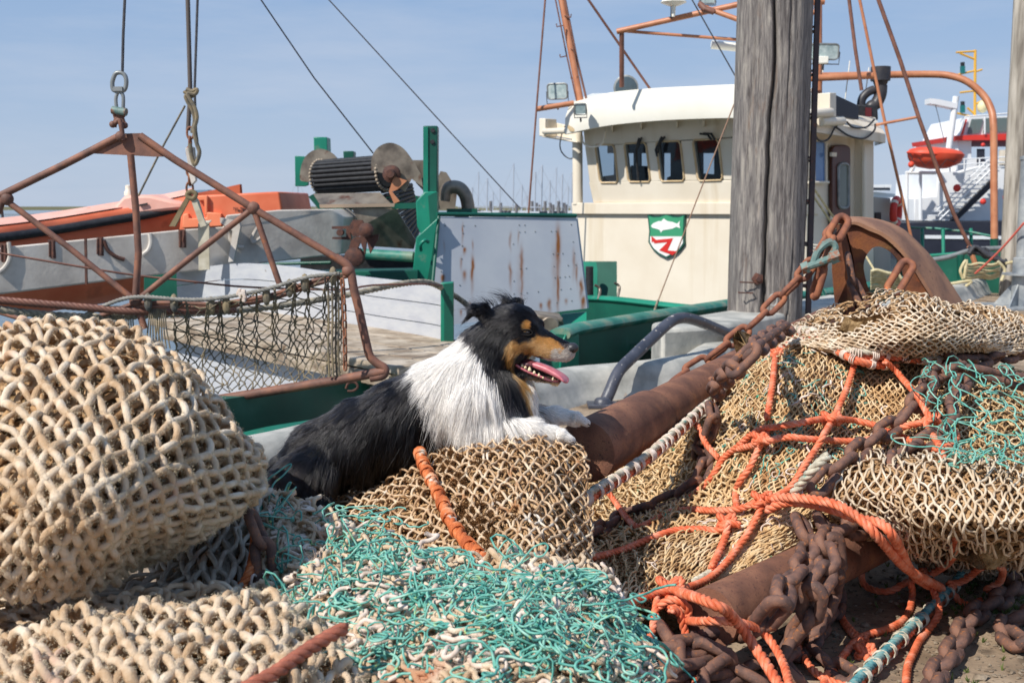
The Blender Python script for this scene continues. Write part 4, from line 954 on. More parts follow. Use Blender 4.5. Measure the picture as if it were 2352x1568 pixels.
# ---------------------------------------------------------------- orange ropes
def rope_on(pts, R=.0112, lift=.012, amp=0, sm=8):
    p = np.array([q[:2] for q in pts], float); l = np.array([q[2] if len(q) > 2 else 0. for q in pts])
    zz = zh(p[:, 0], p[:, 1])+lift+l
    return cr(G(p[:, 0], p[:, 1], zz), sm)
def knot_path(c, s, seed=0):
    r_ = np.random.default_rng(seed); t = np.linspace(0, 4*np.pi, 40)
    return np.asarray(c)+s*np.stack([np.sin(t)+.35*np.sin(2*t+1), .7*np.cos(1.5*t), .65*np.sin(1.5*t+.6)+.3], -1)*.9
ORP = {
'orange rope hanging from the wrapped rope down the left of the mound': [[(1782,812),(1779,842),(1775,880),(1768,925),(1761,962)]],
'orange rope running from the mound top down its middle to the large knot': [[(1968,812,.01),(1960,845),(1946,890),(1933,920),(1915,960),(1893,997,.01),(1878,1025),(1860,1052),(1845,1074),(1830,1100),(1809,1125),(1776,1143,.01),(1756,1152),(1740,1184),(1717,1225),(1695,1256),(1664,1297),(1623,1331),(1566,1354,.01)]],
'orange rope bending over the dark chain at the upper right': [[(2032,830,.01),(2055,848),(2075,872),(2100,900,.02),(2118,928,.02),(2138,960,.02),(2160,972),(2185,984),(2197,1003),(2182,1022),(2151,1033,.01),(2124,1024),(2085,1008),(2050,996),(2014,978),(1985,970),(1959,965),(1915,961,.01),(1893,961),(1849,969),(1794,978),(1739,989),(1695,1024),(1662,1051),(1644,1081),(1622,1110),(1586,1141)]],
'orange rope lying across the mound from the left knot to the chain loop': [[(1695,1030),(1736,1020),(1752,1010,.01),(1768,1012,.01),(1785,1007),(1812,1003),(1840,1006),(1868,1009),(1904,1011),(1940,1013),(1977,1012),(2005,1007),(2032,999),(2055,988,.01),(2082,978,.02),(2106,973,.02),(2140,964,.02)],[(1750,1010,.01),(1745,1025),(1737,1042),(1721,1075),(1700,1103),(1690,1130,-.01),(1692,1165)]],
'short orange rope dropping from the middle of the wrapped rope': [[(1582,962,.08),(1604,980,.06),(1622,1019,.03),(1651,1052)]],
'orange rope sagging from the lower wrapped rope to the knot in the middle': [[(1384,1114,.10),(1396,1130,.09),(1412,1150,.06),(1435,1183,.03),(1461,1208),(1490,1201),(1538,1176),(1566,1171),(1593,1169),(1630,1171),(1666,1171),(1695,1168),(1721,1160),(1740,1150),(1758,1138,.01)]],
'doubled thick orange rope arching over the lower chain': [[(1776,1143,.012),(1812,1142,.02),(1868,1147,.04),(1925,1160,.06),(1974,1190,.08),(2008,1224,.09),(2038,1258,.10),(2076,1300,.09),(2114,1324,.06),(2163,1350,.02)],[(1762,1172,.005),(1785,1160,.01),(1812,1153,.015),(1868,1158,.03),(1920,1172,.05),(1968,1190,.06),(2022,1201,.07),(2050,1230,.08),(2072,1271,.08),(2090,1308,.07),(2110,1330,.05),(2135,1345,.02)]],
'orange rope crossing the lower net to the small knot': [[(1340,1284),(1380,1276),(1430,1262),(1491,1237),(1547,1218),(1604,1214),(1653,1217),(1672,1199,.01),(1700,1206)],[(1672,1199,.012),(1668,1225),(1655,1259),(1645,1280),(1634,1304)]],
'orange rope crossing the net beside the large frayed knot': [[(1340,1396),(1390,1391),(1430,1386),(1470,1372),(1510,1362),(1545,1352,.01)],[(1510,1375),(1506,1400),(1502,1429),(1496,1455),(1490,1475)]],
'thick orange rope running from the large knot to the bottom edge': [[(1545,1350,.02),(1566,1360,.05),(1595,1370,.10),(1623,1380,.13),(1650,1392,.15),(1672,1406,.15),(1702,1440,.14),(1736,1489,.13),(1762,1528,.12),(1800,1590,.10)]],
'orange rope looping round the near chain': [[(1575,1424,.02),(1600,1426,.08),(1642,1425,.13),(1702,1430,.14),(1748,1448,.13),(1781,1487,.12),(1804,1536,.11),(1815,1590,.10)],[(1540,1400,.03),(1558,1404,.03),(1574,1452,.03),(1589,1505,.03),(1602,1590,.03)],[(1510,1395,.0),(1535,1378,.02),(1560,1380,.03),(1582,1400,.03),(1575,1425,.02)]],
'orange rope curling on the ground behind the lower pipe': [[(1978,1316,.01),(1985,1342),(2019,1357),(2050,1355),(2075,1340),(2091,1338,.01),(2095,1373),(2080,1418),(2038,1444),(1978,1463),(1944,1497),(1920,1530),(1898,1554),(1890,1590)]],
'orange rope lying on the ground beneath the near chain': [[(1905,1378,.01),(1921,1391),(1944,1437),(1978,1478),(1992,1510),(2010,1540)],[(1905,1400),(1932,1420),(1960,1452),(1990,1470)],[(1830,1480,.02),(1860,1530,.01),(1900,1560),(1960,1580)]],
'orange rope end by the striped rope': [[(2120,1320,.01),(2138,1342,.02),(2151,1376,.03),(2156,1410,.03),(2132,1446,.0),(2112,1470),(2098,1500),(2085,1530),(2080,1590)]],
'long orange rope down the right side of the heap': [[(2125,960,.02),(2132,985,.02),(2155,1018,.02),(2174,1070,.015),(2189,1127,.02),(2197,1188,.02),(2194,1255,.02),(2184,1285),(2168,1300),(2140,1318)]],
'orange rope trailing from the striped rope to the far chain': [[(2193,1352,.0),(2180,1340),(2200,1338),(2223,1327),(2245,1308),(2268,1297),(2290,1298),(2303,1309),(2300,1328),(2290,1340),(2262,1354)],[(2186,1358),(2205,1380),(2230,1390),(2255,1378)]],
}
i_ = 0
for lb, paths in ORP.items():
    q = rope_on(paths[0]); R = .0124 if 'thick' in lb else .0100
    t = thing('orange_rope', lb, 'rope', tuple(q[0]), 'orange polypropylene ropes on the nets')
    mb = MB()
    for pp in paths: rope_mb(rope_on(pp), R, mb=mb)
    obj('strands', mb, M_orange, t, ang=0)
    i_ += 1
kn = [((1755,1152),.024),((1913,965),.022),((1750,1010),.020),((1672,1200),.021),((1545,1355),.028),((2140,963),.021),((1786,812),.015),((1968,815),.015),((2032,828),.014),((2112,1326),.022),((1560,1392),.022),((1990,1500),.020)]
for (c, s) in kn:
    mb = MB(); c3 = rope_on([(c[0], c[1]), (c[0]+1, c[1])])[0]; rope_mb(knot_path(c3, s, int(c[0])), .0095, mb=mb)
    kk_ = obj('rope_knot', mb, M_orange, origin=c3, ang=0); 
    nm = {1755:'orange rope knot where the thick doubled rope begins',1913:'orange rope knot in the middle of the tan mound',1750:'orange rope knot left of the mound middle',1672:'small orange rope knot on the lower tan net',1545:'large orange knot at the end of the lower pipe',2140:'orange rope knot over the dark chain at the right',1786:'orange hitch on the wrapped rope at the left of the mound',1968:'orange hitch on the wrapped rope at the mound top',2032:'orange hitch at the right end of the wrapped rope',2112:'orange knot where the doubled rope meets the ground',1560:'orange knot hanging just below the large knot',1990:'frayed orange knot on the ground by the striped rope'}[c[0]]
    tag(kk_, nm, 'knot', 'knots in the orange rope')

# wrapped ropes
def wrapped(name, label, pts, R, cols, wm, wr, cover, seed, mode='z'):
    p = np.array(pts, float); path = cr(G(p[:, 0], p[:, 1], p[:, 2]), 8)
    t = thing(name, label, 'rope', tuple(path[0]))
    T_ = np.gradient(path, axis=0); T_ /= np.linalg.norm(T_, axis=1)[:, None]; up_ = np.array([-.2, -.5, .85]); up_ = up_-T_*(T_ @ up_)[:, None]; up_ /= np.linalg.norm(up_, axis=1)[:, None]
    for nm, which, m in cols:
        if len(cols) == 1: obj(nm, rope_mb(path, R, S=7), m, t, ang=0); continue
        sg = 1 if which == (0,) or which == (0, 1) else -1
        obj(nm, rope_mb(path+up_*sg*R*.58, R*.62, S=6), m, t, ang=0)
    obj('whipping', wrap_mb(path, R*1.02, wr, R*2.2, seed, cover), wm, t, ang=0); return t
M_creamrope = pmat('cream_rope', [srgb(150,142,124), srgb(196,186,164), srgb(214,208,192)], scale=40, rough=.8, bump=.5, bscale=600, bdist=.002, over=(srgb(110,160,150), 30, .6, .68))
M_bluerope = pmat('teal_blue_rope', [srgb(60,122,130), srgb(110,160,158), srgb(150,170,160)], scale=40, rough=.7, bump=.5, bscale=600, bdist=.002)
zb = lambda x, y, l: (x, y, float(zh(x, y))+l)
wrapped('wrapped_rope', 'white-whipped orange and cream rope running up beside the rusty beam', [(1338,1152,.36),(1372,1128,.37),(1440,1085,.38),(1500,1040,.40),(1560,988,.42),(1610,940,.44),(1660,890,.47),(1700,862,.49),(1735,835,.52),(1752,812,.56),(1785,780,.62),(1830,762,.67),(1870,765,.68),(1912,788,.67),(1962,812,.655),(2040,815,.65),(2110,822,.64),(2180,828,.62)], .0165, [('cream_strand', (0,), M_creamrope), ('orange_strand', (1, 2), M_orange)], M_white, .0024, .5, 3)
wrapped('wrapped_rope', 'lower white-whipped orange rope edging the tan mound', [(1752,850,.54),(1768,826,.585),(1800,797,.63),(1845,783,.66),(1885,783,.67),(1915,800,.66),(1960,825,.64),(2010,838,.62),(2060,838,.61)], .0125, [('strands', (0, 1, 2), M_orange)], M_white, .0022, .35, 8)
wrapped('striped_rope', 'teal and orange rope with white whipping lying on the ground at the lower right', [(2262,1262,.14),(2235,1290,.10),(2205,1325,.05),(2175,1362,.03),(2140,1398,.03),(2105,1432,.03),(2065,1470,.03),(2030,1505,.03),(1990,1545,.03),(1940,1600,.03)], .0175, [('teal_strand', (0, 1), M_bluerope), ('orange_strand', (2,), M_orange)], M_creamrope, .0020, .22, 12)
# small bits: pale rope by the pipe, orange rope stub at the lower left
p = np.array([(1590,1340,.16),(1640,1310,.17),(1690,1270,.19),(1730,1225,.22),(1765,1190,.25),(1800,1178,.27),(1830,1180,.27)]); pr = cr(G(*p.T), 8)
tag(obj('seam_rope', rope_mb(pr, .012), M_creamrope, origin=pr[0], ang=0), 'cream seam rope along the net edge above the lower pipe', 'rope')
p = np.array([(1840,1095,.42),(1790,1150,.35)]); 
p = np.array([(1902,1045,.47),(1870,1075,.44),(1845,1105,.40),(1822,1135,.36)]); pr = cr(G(*p.T), 8)
tag(obj('seam_rope', rope_mb(pr, .013), M_creamrope, origin=pr[0], ang=0), 'cream seam rope crossing the tan mound toward the chain', 'rope')
p = np.array([(560,1600,1.42),(640,1555,1.46),(710,1505,1.52),(792,1455,1.58)]); pr = cr(W(*p.T)+[0,0,.01], 8)
M_dull = pmat('dull_orange_rope', [srgb(150,86,66), srgb(182,108,84)], scale=60, rough=.8, bump=.6, bscale=500, bdist=.003)
tag(obj('rope_end', rope_mb(pr, .0105, strands=3), M_dull, origin=pr[0], ang=0), 'dull orange rope end across the front net at the bottom', 'rope')
rr_ = thing('rusty_rope', 'rust brown rope wound along the edge of the shaded grey net', 'rope', tuple(W(600, 1350, 2.05)))
p = np.array([(585,1180,2.2),(590,1230,2.16),(585,1280,2.1),(572,1320,2.06),(550,1350,2.04)]); pr = cr(W(*p.T)+[.0,-.02,0], 8)
obj('strands', rope_mb(pr, .009), M_orange2, rr_, ang=0)

# ---------------------------------------------------------------- pipes and chains
def pipe(name, label, a, b, r, collar=None):
    mb = MB(); path = np.linspace(a, b, 40); rad = np.full(40, r)
    t = thing(name, label, 'steel beam', tuple(a)); mb.tube(path, rad, 40); obj('tube', mb, M_rust, t)
    if collar:
        for (s0, s1, rr) in collar:
            A = a+(b-a)*s0; Bq = a+(b-a)*s1; d = (b-a)/np.linalg.norm(b-a); m2 = MB(); m2.lathe(A, d, [(r*.9, 0), (rr, .006), (rr, np.linalg.norm(Bq-A)-.02), (r*1.0, np.linalg.norm(Bq-A))], 40); obj('collar', m2, M_rust, t)
    return t
a = W(1362, 1028, 3.15); b = W(1900, 742, 5.6)
pipe('trawl_beam', 'rusty steel beam under the dog\'s paws running to the rusty shoe', a, b, .078, [(-.02, .16, .088)])
a = G(1632, 1418, .16); b = G(2075, 1205, .16)
pipe('steel_pipe', 'rusty pipe lying on the ground under the near chain', a, b, .070)
LK = (.118, .066, .0125)      # large link
def zch(pts, **k):
    p = np.array(pts, float); z = zh(p[:, 0], p[:, 1])+p[:, 2]; return cr(G(p[:, 0], p[:, 1], z), 8)
BIG = 'rusty chains lying on the nets'
chain(zch([(1640,905,.12),(1662,870,.16),(1700,835,.18),(1735,800,.16),(1775,770,.12),(1810,750,.10)]), .125, .068, .0125, M_chain, 'heavy rusty chain draped over the upper end of the beam', BIG, seed=1)
chain(zch([(1635,930,.08),(1640,960,.06),(1632,1000,.04),(1600,1020,.03),(1625,1055,.02),(1618,1090,.02),(1585,1120,.02),(1540,1150,.02),(1490,1165,.02),(1440,1180,.02),(1400,1205,.02),(1350,1230,.02)]), .110, .060, .0120, M_chain, 'heavy dark chain sagging in the hollow below the wrapped rope', BIG, seed=2)
chain(zch([(1655,860,.10),(1630,905,.05),(1640,950,.02),(1625,1010,.01),(1640,1050,.01)]), .110, .060, .0120, M_chain, 'heavy chain hanging beside the beam behind the wrapped rope', BIG, seed=3)
chain(zch([(2180,818,.03),(2215,840,.03),(2160,855,.03),(2125,870,.03),(2135,905,.03),(2100,925,.03),(2075,960,.03),(2040,985,.03),(1990,1020,.03),(1945,1060,.03),(1905,1085,.03),(1880,1110,.03),(1870,1128,.03)]), .118, .066, .0130, M_chain, 'long rusty chain crossing the right of the mound', BIG, seed=4)
chain(zch([(2185,830,.02),(2230,835,.02),(2290,820,.02),(2360,812,.02)]), .118, .066, .0130, M_chain, 'rusty chain running out of the picture at the right edge', BIG, seed=5)
chain(zch([(2215,870,.03),(2185,925,.03),(2190,960,.03),(2160,990,.03),(2130,1020,.03),(2075,1030,.03),(2055,1070,.03),(2050,1110,.03),(2030,1150,.03),(2035,1185,.02)]), .112, .062, .0125, M_chain, 'rusty chain hanging down to the stretched whitish net', BIG, seed=6)
chain(zch([(2215,850,.03),(2270,860,.03),(2360,880,.03)]), .112, .062, .0125, M_chain, 'slack rusty chain over the teal netting', BIG, seed=14)
def ch2(pts, *a, **k):
    p = np.array(pts, float); return chain(cr(G(*p.T), 8), *a, **k)
ch2([(1835,1190,.30),(1850,1215,.29),(1855,1240,.27),(1862,1275,.25),(1840,1305,.25),(1800,1345,.25),(1795,1385,.24),(1770,1420,.20),(1730,1440,.15),(1690,1450,.12),(1640,1450,.12),(1600,1475,.10),(1590,1530,.08),(1600,1590,.06)], .128, .072, .0145, M_chain, 'thick near chain draped over the lower pipe', BIG, seed=7)
ch2([(1980,1210,.26),(1940,1215,.28),(1905,1230,.28),(1890,1260,.27),(1905,1300,.25),(1890,1345,.22),(1850,1375,.20),(1860,1410,.15),(1835,1450,.10),(1800,1475,.06),(1790,1520,.04),(1830,1560,.03)], .128, .072, .0145, M_chain, 'second thick chain hanging beside the near chain over the lower pipe', BIG, seed=8)
ch2([(1885,1190,.28),(1900,1225,.27),(1915,1265,.26),(1912,1330,.16),(1885,1390,.08),(1870,1450,.05),(1820,1500,.03),(1760,1540,.03),(1700,1560,.03),(1640,1575,.03)], .128, .072, .0145, M_chain, 'lowest thick chain trailing along the ground under the near chain', BIG, seed=9)
ch2([(2400,1305,.03),(2340,1335,.03),(2300,1375,.03),(2250,1400,.03),(2215,1440,.03),(2190,1490,.03),(2160,1530,.03),(2130,1590,.03)], .112, .066, .0150, M_chain, 'rusty chain snaking over the ground in the lower right corner', BIG, seed=10)
ch2([(2400,1400,.03),(2340,1420,.03),(2300,1440,.03),(2345,1480,.03),(2400,1470,.03)], .112, .066, .0150, M_chain, 'end of a rusty chain at the right edge on the ground', BIG, seed=11)
ch2([(1480,1500,.10),(1530,1480,.12),(1570,1500,.12),(1620,1480,.11),(1670,1510,.09),(1640,1545,.07),(1590,1560,.07),(1540,1590,.06)], .120, .068, .0140, M_chain, 'tangled thick chain below the large orange knot', BIG, seed=21)
ch2([(1520,1440,.13),(1545,1470,.13),(1530,1520,.11),(1560,1550,.09),(1620,1530,.08),(1700,1530,.06),(1750,1570,.04)], .120, .068, .0140, M_chain, 'thick chain crossing under the orange rope at the lower pipe end', BIG, seed=22)
ch2([(1960,1560,.02),(1900,1520,.02),(1860,1470,.03),(1900,1420,.03),(1925,1370,.04),(1905,1330,.08)], .112, .064, .0135, M_chain, 'shaded chain on the ground right of the near chains', BIG, seed=23)
# thinner bright chain up to the shoe
p = np.array([(1540,880,4.5),(1585,850,4.6),(1640,815,4.65),(1690,775,4.7),(1735,740,4.75),(1770,705,4.8),(1810,665,4.85),(1850,625,4.9),(1880,580,4.95),(1905,540,4.95),(1935,510,5.0)])
chain(cr(W(*p.T), 8), .145, .072, .0125, M_chain2, 'orange-tinged chain stretched from the beam up to the top of the shoe', BIG, seed=12)
p = np.array([(560,1180,2.0),(585,1240,1.98),(600,1290,1.97),(590,1350,1.96),(585,1400,1.95)])
chain(cr(W(*(p+[15,0,.1]).T), 8), .09, .05, .010, M_chain, 'dark chain in the shade between the grey net and the white clumps', BIG, seed=13)

def fuzz(o, n, l, r, colr, seed, m):
    me = o.data; N_ = len(me.vertices); co = np.empty(N_*3, np.float32); me.vertices.foreach_get('co', co); co = co.reshape(-1, 3).astype(float)
    nr = np.empty(N_*3, np.float32); me.vertex_normals.foreach_get('vector', nr); nr = nr.reshape(-1, 3).astype(float); r_ = np.random.default_rng(seed)
    k = r_.integers(0, N_, n*3); org = ORG[o.name]; k = k[(nr[k] @ np.array([-.2, -.8, .5])) > -.1][:n]; P = co[k]+org+r_.normal(0, .0025, (len(k), 3)); D = nr[k]*.8+r_.normal(0, .6, (len(k), 3)); D /= np.linalg.norm(D, axis=1)[:, None]
    L_ = l*(.4+.9*r_.random(len(k)))[:, None]; C = np.stack([P-D*.001, P+D*L_*.5, P+(D+r_.normal(0, .35, D.shape))*L_], 1)
    return curves_obj('fuzz', C, np.tile(np.array(colr), (len(k), 1))*(.8+.35*r_.random(len(k)))[:, None], r, r*.5, m, o.parent, org)
M_fz = bpy.data.materials.new('twine_fuzz'); M_fz.use_nodes = True; nt = M_fz.node_tree; bs = nt.nodes['Principled BSDF']; at = nt.nodes.new('ShaderNodeAttribute'); at.attribute_name = 'coat'; nt.links.new(at.outputs['Color'], bs.inputs['Base Color']); bs.inputs['Roughness'].default_value = .8
fuzz(H_net, 110000, .0038, .00028, srgb(214,196,164)[:3], 1, M_fz)
fuzz(F_net, 70000, .0036, .00028, srgb(222,206,176)[:3], 2, M_fz)
fuzz(CL_net, 60000, .0034, .00026, srgb(226,214,196)[:3], 3, M_fz)
# ================================================================ QUAY, WATER
M_ground = pmat('quay_paving', [srgb(116,98,80), srgb(154,134,112), srgb(176,156,132)], scale=3.2, detail=12, rough=.9, bump=.6, bscale=60, bdist=.006, over=(srgb(86,74,62), 9, .56, .70), over2=(srgb(70,64,56), 60, .58, .68), spec=.25)
M_kerb = pmat('quay_kerb', [srgb(150,150,144), srgb(176,174,166), srgb(196,192,182)], scale=6, detail=10, rough=.75, bump=.35, bscale=50, bdist=.004, over=(srgb(168,120,84), 5, .66, .76), spec=.35)
M_water = pmat('sea_water', [(.06, .085, .085)], rough=.12, bump=.5, scale=1.5, bscale=2.2, bdist=.05, spec=.6)
M_quaywall = pmat('quay_wall', [srgb(70,64,56), srgb(110,100,86)], scale=3, rough=.9, bump=.5)
K0 = np.array([(-30.,-22.),(-6.,-1.2),(-1.05,4.55),(-.2,5.75),(.32,6.55),(.86,6.85),(1.15,7.15),(1.35,7.75),(2.6,9.55),(5.3,13.6),(8.8,19.3),(40.,72.)])
kx = K0.copy()
n2 = np.zeros_like(kx); T = np.gradient(kx, axis=0); T /= np.linalg.norm(T, axis=1)[:, None]; n2 = np.stack([T[:, 1], -T[:, 0]], -1)   # towards the quay
g = MB(); inner = kx+n2*.02; P = [(p[0], p[1], 0) for p in inner]+[(40, -22, 0)]
g.prism(P, (0, 0, -.4)); tag(obj('quay_ground', g, M_ground, smooth=False), kind='structure')
wq = MB(); 
for a, b in zip(kx[:-1], kx[1:]): wq.add([(a[0], a[1], .0), (b[0], b[1], .0), (b[0], b[1], -4), (a[0], a[1], -4)], [(0, 1, 2, 3)])
tag(obj('quay_wall', wq, M_quaywall, smooth=False), kind='structure')
# raised rounded kerb
kp = resamp(kx[1:-1], .12); kp = np.vstack([kx[1:2]*0+kp[:1], kp]); T = np.gradient(kp, axis=0); T /= np.linalg.norm(T, axis=1)[:, None]+1e-9; kn_ = np.stack([T[:, 1], -T[:, 0]], -1)
prof = [(-.10, -.5), (-.10, .10), (-.07, .16), (-.02, .185), (.06, .185), (.10, .165), (.135, .10), (.16, .03), (.19, .006), (.20, -.1)]
rows = np.array([[ (p[0]+n[0]*o, p[1]+n[1]*o, z+.004*vnoise(np.array([p[0]*3, p[1]*3, o*9]))) for (o, z) in prof] for p, n in zip(kp, kn_)])
kb = MB(); kb.grid(rows); tag(obj('quay_kerb', kb, M_kerb, ang=60), kind='structure')
wt = MB(); wt.add([(-3000, -200, -1.7), (3000, -200, -1.7), (3000, 5000, -1.7), (-3000, 5000, -1.7)], [(0, 1, 2, 3)]); tag(obj('sea', wt, M_water, smooth=False), kind='structure')
# raised grey slab beyond the handrail
sl = MB(); c = [W(1492, 850, 7.3), W(1492, 800, 8.0), W(1700, 745, 9.4), W(1760, 790, 8.2)]
pl = [(1.0, 7.55), (.98, 7.98), (1.25, 8.35), (2.95, 10.6), (3.25, 10.35), (1.45, 7.80)]
sl.prism([(x, y, .30) for x, y in pl], (0, 0, -.6)); tag(obj('grey_slab', sl, M_kerb, bevel=.03, origin=(1.2, 7.8, 0)), 'raised pale grey quay slab behind the bent handrail', 'slab')
# wooden decking of the quay at the far right: boards on the ground
M_board = pmat('quay_boards', [srgb(150,134,118), srgb(176,162,146), srgb(192,180,166)], scale=5, rough=.85, bump=.4, aniso=(1, 1, 1), bscale=80)
dr = np.array([.50, .866]); nr_ = np.array([.866, -.5])
bd = MB()
for k in range(14):
    o = np.array([5.9, 11.2])+nr_*(.42*k)-dr*3.; e = o+dr*7.6
    a = o+nr_*.40; b2 = e+nr_*.40
    bd.prism([(o[0], o[1], .004), (a[0], a[1], .004), (b2[0], b2[1], .004), (e[0], e[1], .004)], (0, 0, .018))
tag(obj('board_deck', bd, M_board, smooth=False, origin=(7, 12, 0)), 'weathered boards laid on the quay at the right', 'boards')
# stones and weeds on the ground
M_stone = pmat('stone', [srgb(104,90,74), srgb(156,140,120)], scale=30, rough=.9, bump=.4)
sm = MB(); r_ = np.random.default_rng(5)
for k in range(900):
    px, py = r_.uniform(1700, 2380), r_.uniform(1280, 1600); p = G(px, py, 0); s = r_.uniform(.002, .008)*(1 if r_.random() > .04 else 2.5)
    sm.add(p+KV*np.array([s, s*r_.uniform(.6, 1), s*.55])*(1+.25*r_.normal(0, 1, (12, 1)))+np.array([0, 0, s*.3]), KF)
tag(obj('gravel', sm, M_stone, smooth=False), kind='stuff')
M_weed = pmat('weed_green', [srgb(70,84,36), srgb(110,120,60)], scale=50, rough=.7)
wm = MB()
for k in range(260):
    px, py = r_.uniform(2180, 2380), r_.uniform(1290, 1420)
    if k % 3 == 0: px, py = r_.uniform(1950, 2380), r_.uniform(1300, 1590)
    p = G(px, py, 0)
    for q in range(6):
        d = np.array([r_.normal(0, .5), r_.normal(0, .5), 1.]); d /= np.linalg.norm(d); l = r_.uniform(.006, .022); w_ = np.cross(d, (0, 1, 0))*.0014
        wm.add([p-w_, p+w_, p+d*l*.6+w_*1.2, p+d*l, p+d*l*.6-w_*1.2], [(0, 1, 2, 3, 4)])
tag(obj('weeds', wm, M_weed, smooth=False), kind='stuff')

# ---------------------------------------------------------------- bent handrail
M_blackpaint = pmat('worn_black_paint', [srgb(58,60,70), srgb(78,80,90)], scale=8, rough=.4, over=(srgb(196,186,176), 24, .63, .66), over2=(srgb(110,62,44), 30, .66, .69), bump=.2, bscale=100, spec=.5)
hr = thing('handrail', 'bent dark grey handrail with chipped paint standing on the quay edge', 'handrail', tuple(G(1385, 935, 0)))
hp = np.array([(1386,932,6.35),(1400,900,6.37),(1422,852,6.45),(1458,815,6.6),(1500,775,6.8),(1535,743,6.95),(1560,731,7.05),(1590,733,7.2),(1640,752,7.5),(1700,780,7.9),(1760,812,8.3)])
m = MB(); m.tube(cr(W(*hp.T), 8), .035, 20); obj('tube', m, M_blackpaint, hr)
m = MB(); f_ = G(1384, 934, 0); m.box(f_+np.array([0, 0, .012]), (.17, .15, .02)); m.lathe(f_+np.array([.0, 0, .02]), (0, 0, 1), [(.05, 0), (.045, .02), (.036, .03)], 20); obj('foot_plate', m, M_blackpaint, hr, bevel=.003)

# ---------------------------------------------------------------- wooden pile with ladder
M_pile = pmat('weathered_pile', [srgb(92,86,84), srgb(136,130,126), srgb(174,166,156)], scale=12, detail=12, aniso=(3.0, 3.0, .30), rough=.9, bump=1., bscale=26, bdist=.02, noise_rough=.7, dist=.6, over=(srgb(60,52,48), 6, .64, .72, (4, 4, .3)), over2=(srgb(128,92,66), 4, .58, .80, (2.4, 2.4, .5)), spec=.2)
YP = 9.0; pc = W(1765, 400, YP); xc = pc[0]
zs = np.linspace(-2.2, 3.4, 90); th = np.linspace(0, 2*np.pi, 220, endpoint=False)
rows = []
for z in zs:
    lean = (z-.9)*(-.0)
    sq = (np.abs(np.cos(th+.25))**5+np.abs(np.sin(th+.25))**5)**(-1/5.)
    r = .286*(.86+.14*sq)+.006*np.sin(5*th+z)
    P3 = np.stack([np.cos(th)*3, np.sin(th)*3, np.full_like(th, z*.22)], -1)
    r = r+.008*vnoise(P3, 2.2, 1)+.004*vnoise(P3*[3, 3, 1.5], 2.5, 2)
    # long splits
    for (a0, w_, dp, z0, z1) in [(-1.84, .045, .10, -3, 9), (-1.10, .022, .03, -.3, .9), (-.74, .035, .05, -.3, 2.1), (-2.35, .02, .02, 1.2, 2.6), (-1.42, .02, .02, 1.7, 3.)]:
        a_ = a0+.07*math.sin(z*1.3+a0)+.07*vnoise(np.array([z*2.3, a0, 0.]))+.03*vnoise(np.array([z*9, a0, 3.]))
        da = (th-a_+np.pi) % (2*np.pi)-np.pi
        k = np.clip((z-z0)/.3, 0, 1)*np.clip((z1-z)/.3, 0, 1); r = r-dp*k*np.exp(-(da/w_)**2)
    rows.append(np.stack([xc+.004*z+r*np.cos(th), YP+r*np.sin(th), np.full_like(th, z)], -1))
rows = np.array(rows); rows = np.concatenate([rows, rows[:, :1]], 1)
pm = MB(); pm.grid(rows, True)
pile = thing('timber_pile', 'tall grey weathered timber mooring pile with long splits', 'pile', (xc, YP, 0)); obj('timber', pm, M_pile, pile, ang=0)
M_iron = pmat('rusty_iron', [srgb(70,48,44), srgb(104,66,52)], scale=20, rough=.8, bump=.4)
M_ladder = pmat('dark_ladder_paint', [srgb(52,48,56), srgb(78,62,60)], scale=10, rough=.6, over=(srgb(120,70,50), 14, .6, .7))
m = MB(); bc = W(1742, 641, YP-.30); m.lathe(bc+np.array([0, .06, 0]), (0, -1, 0), [(.012, 0), (.050, .03), (.046, .045), (.022, .05), (.02, .08)], 5); obj('bolt', m, M_iron, pile, ang=30)
m = MB(); bc = W(1778, 690, YP-.30)
m.tube([bc+np.array([.028*math.cos(a), .02, .045*math.sin(a)]) for a in np.linspace(0, 6.28, 14, endpoint=False)], .011, 8, closed=True); obj('eye_ring', m, pmat('galvanised', [srgb(150,148,144), srgb(176,172,166)], scale=20, rough=.5, metal=.3), pile)
lad = thing('ladder', 'narrow dark steel ladder fixed to the side of the timber pile', 'ladder', (xc+.34, YP, 0))
lx = W(1862, 400, YP)[0]
for dy in (0, .34):
    m = MB(); m.bar((lx, YP-.05+dy, -2), (lx, YP-.05+dy, 3.3), .042, .03, up=(0, 1, 0)); obj('rail', m, M_ladder, lad, bevel=.004)
for k in range(15):
    z = -1.5+.33*k; m = MB(); m.tube([(lx, YP-.06, z), (lx, YP+.31, z)], .012, 8); m.tube([(lx, YP-.05, z+.02), (lx-.12, YP-.05, z+.02)], .010, 8); obj('rung', m, M_ladder, lad)
# iron staples hammered into the pile
for i, (x0, y0) in enumerate([(1712, 648), (1708, 672)]):
    m = MB(); a = W(x0-10, y0, YP-.285); b_ = W(x0+22, y0+1, YP-.285); m.tube([a+[0, .03, 0], a, b_, b_+[0, .03, 0]], .006, 6); obj('staple', m, M_iron, pile)

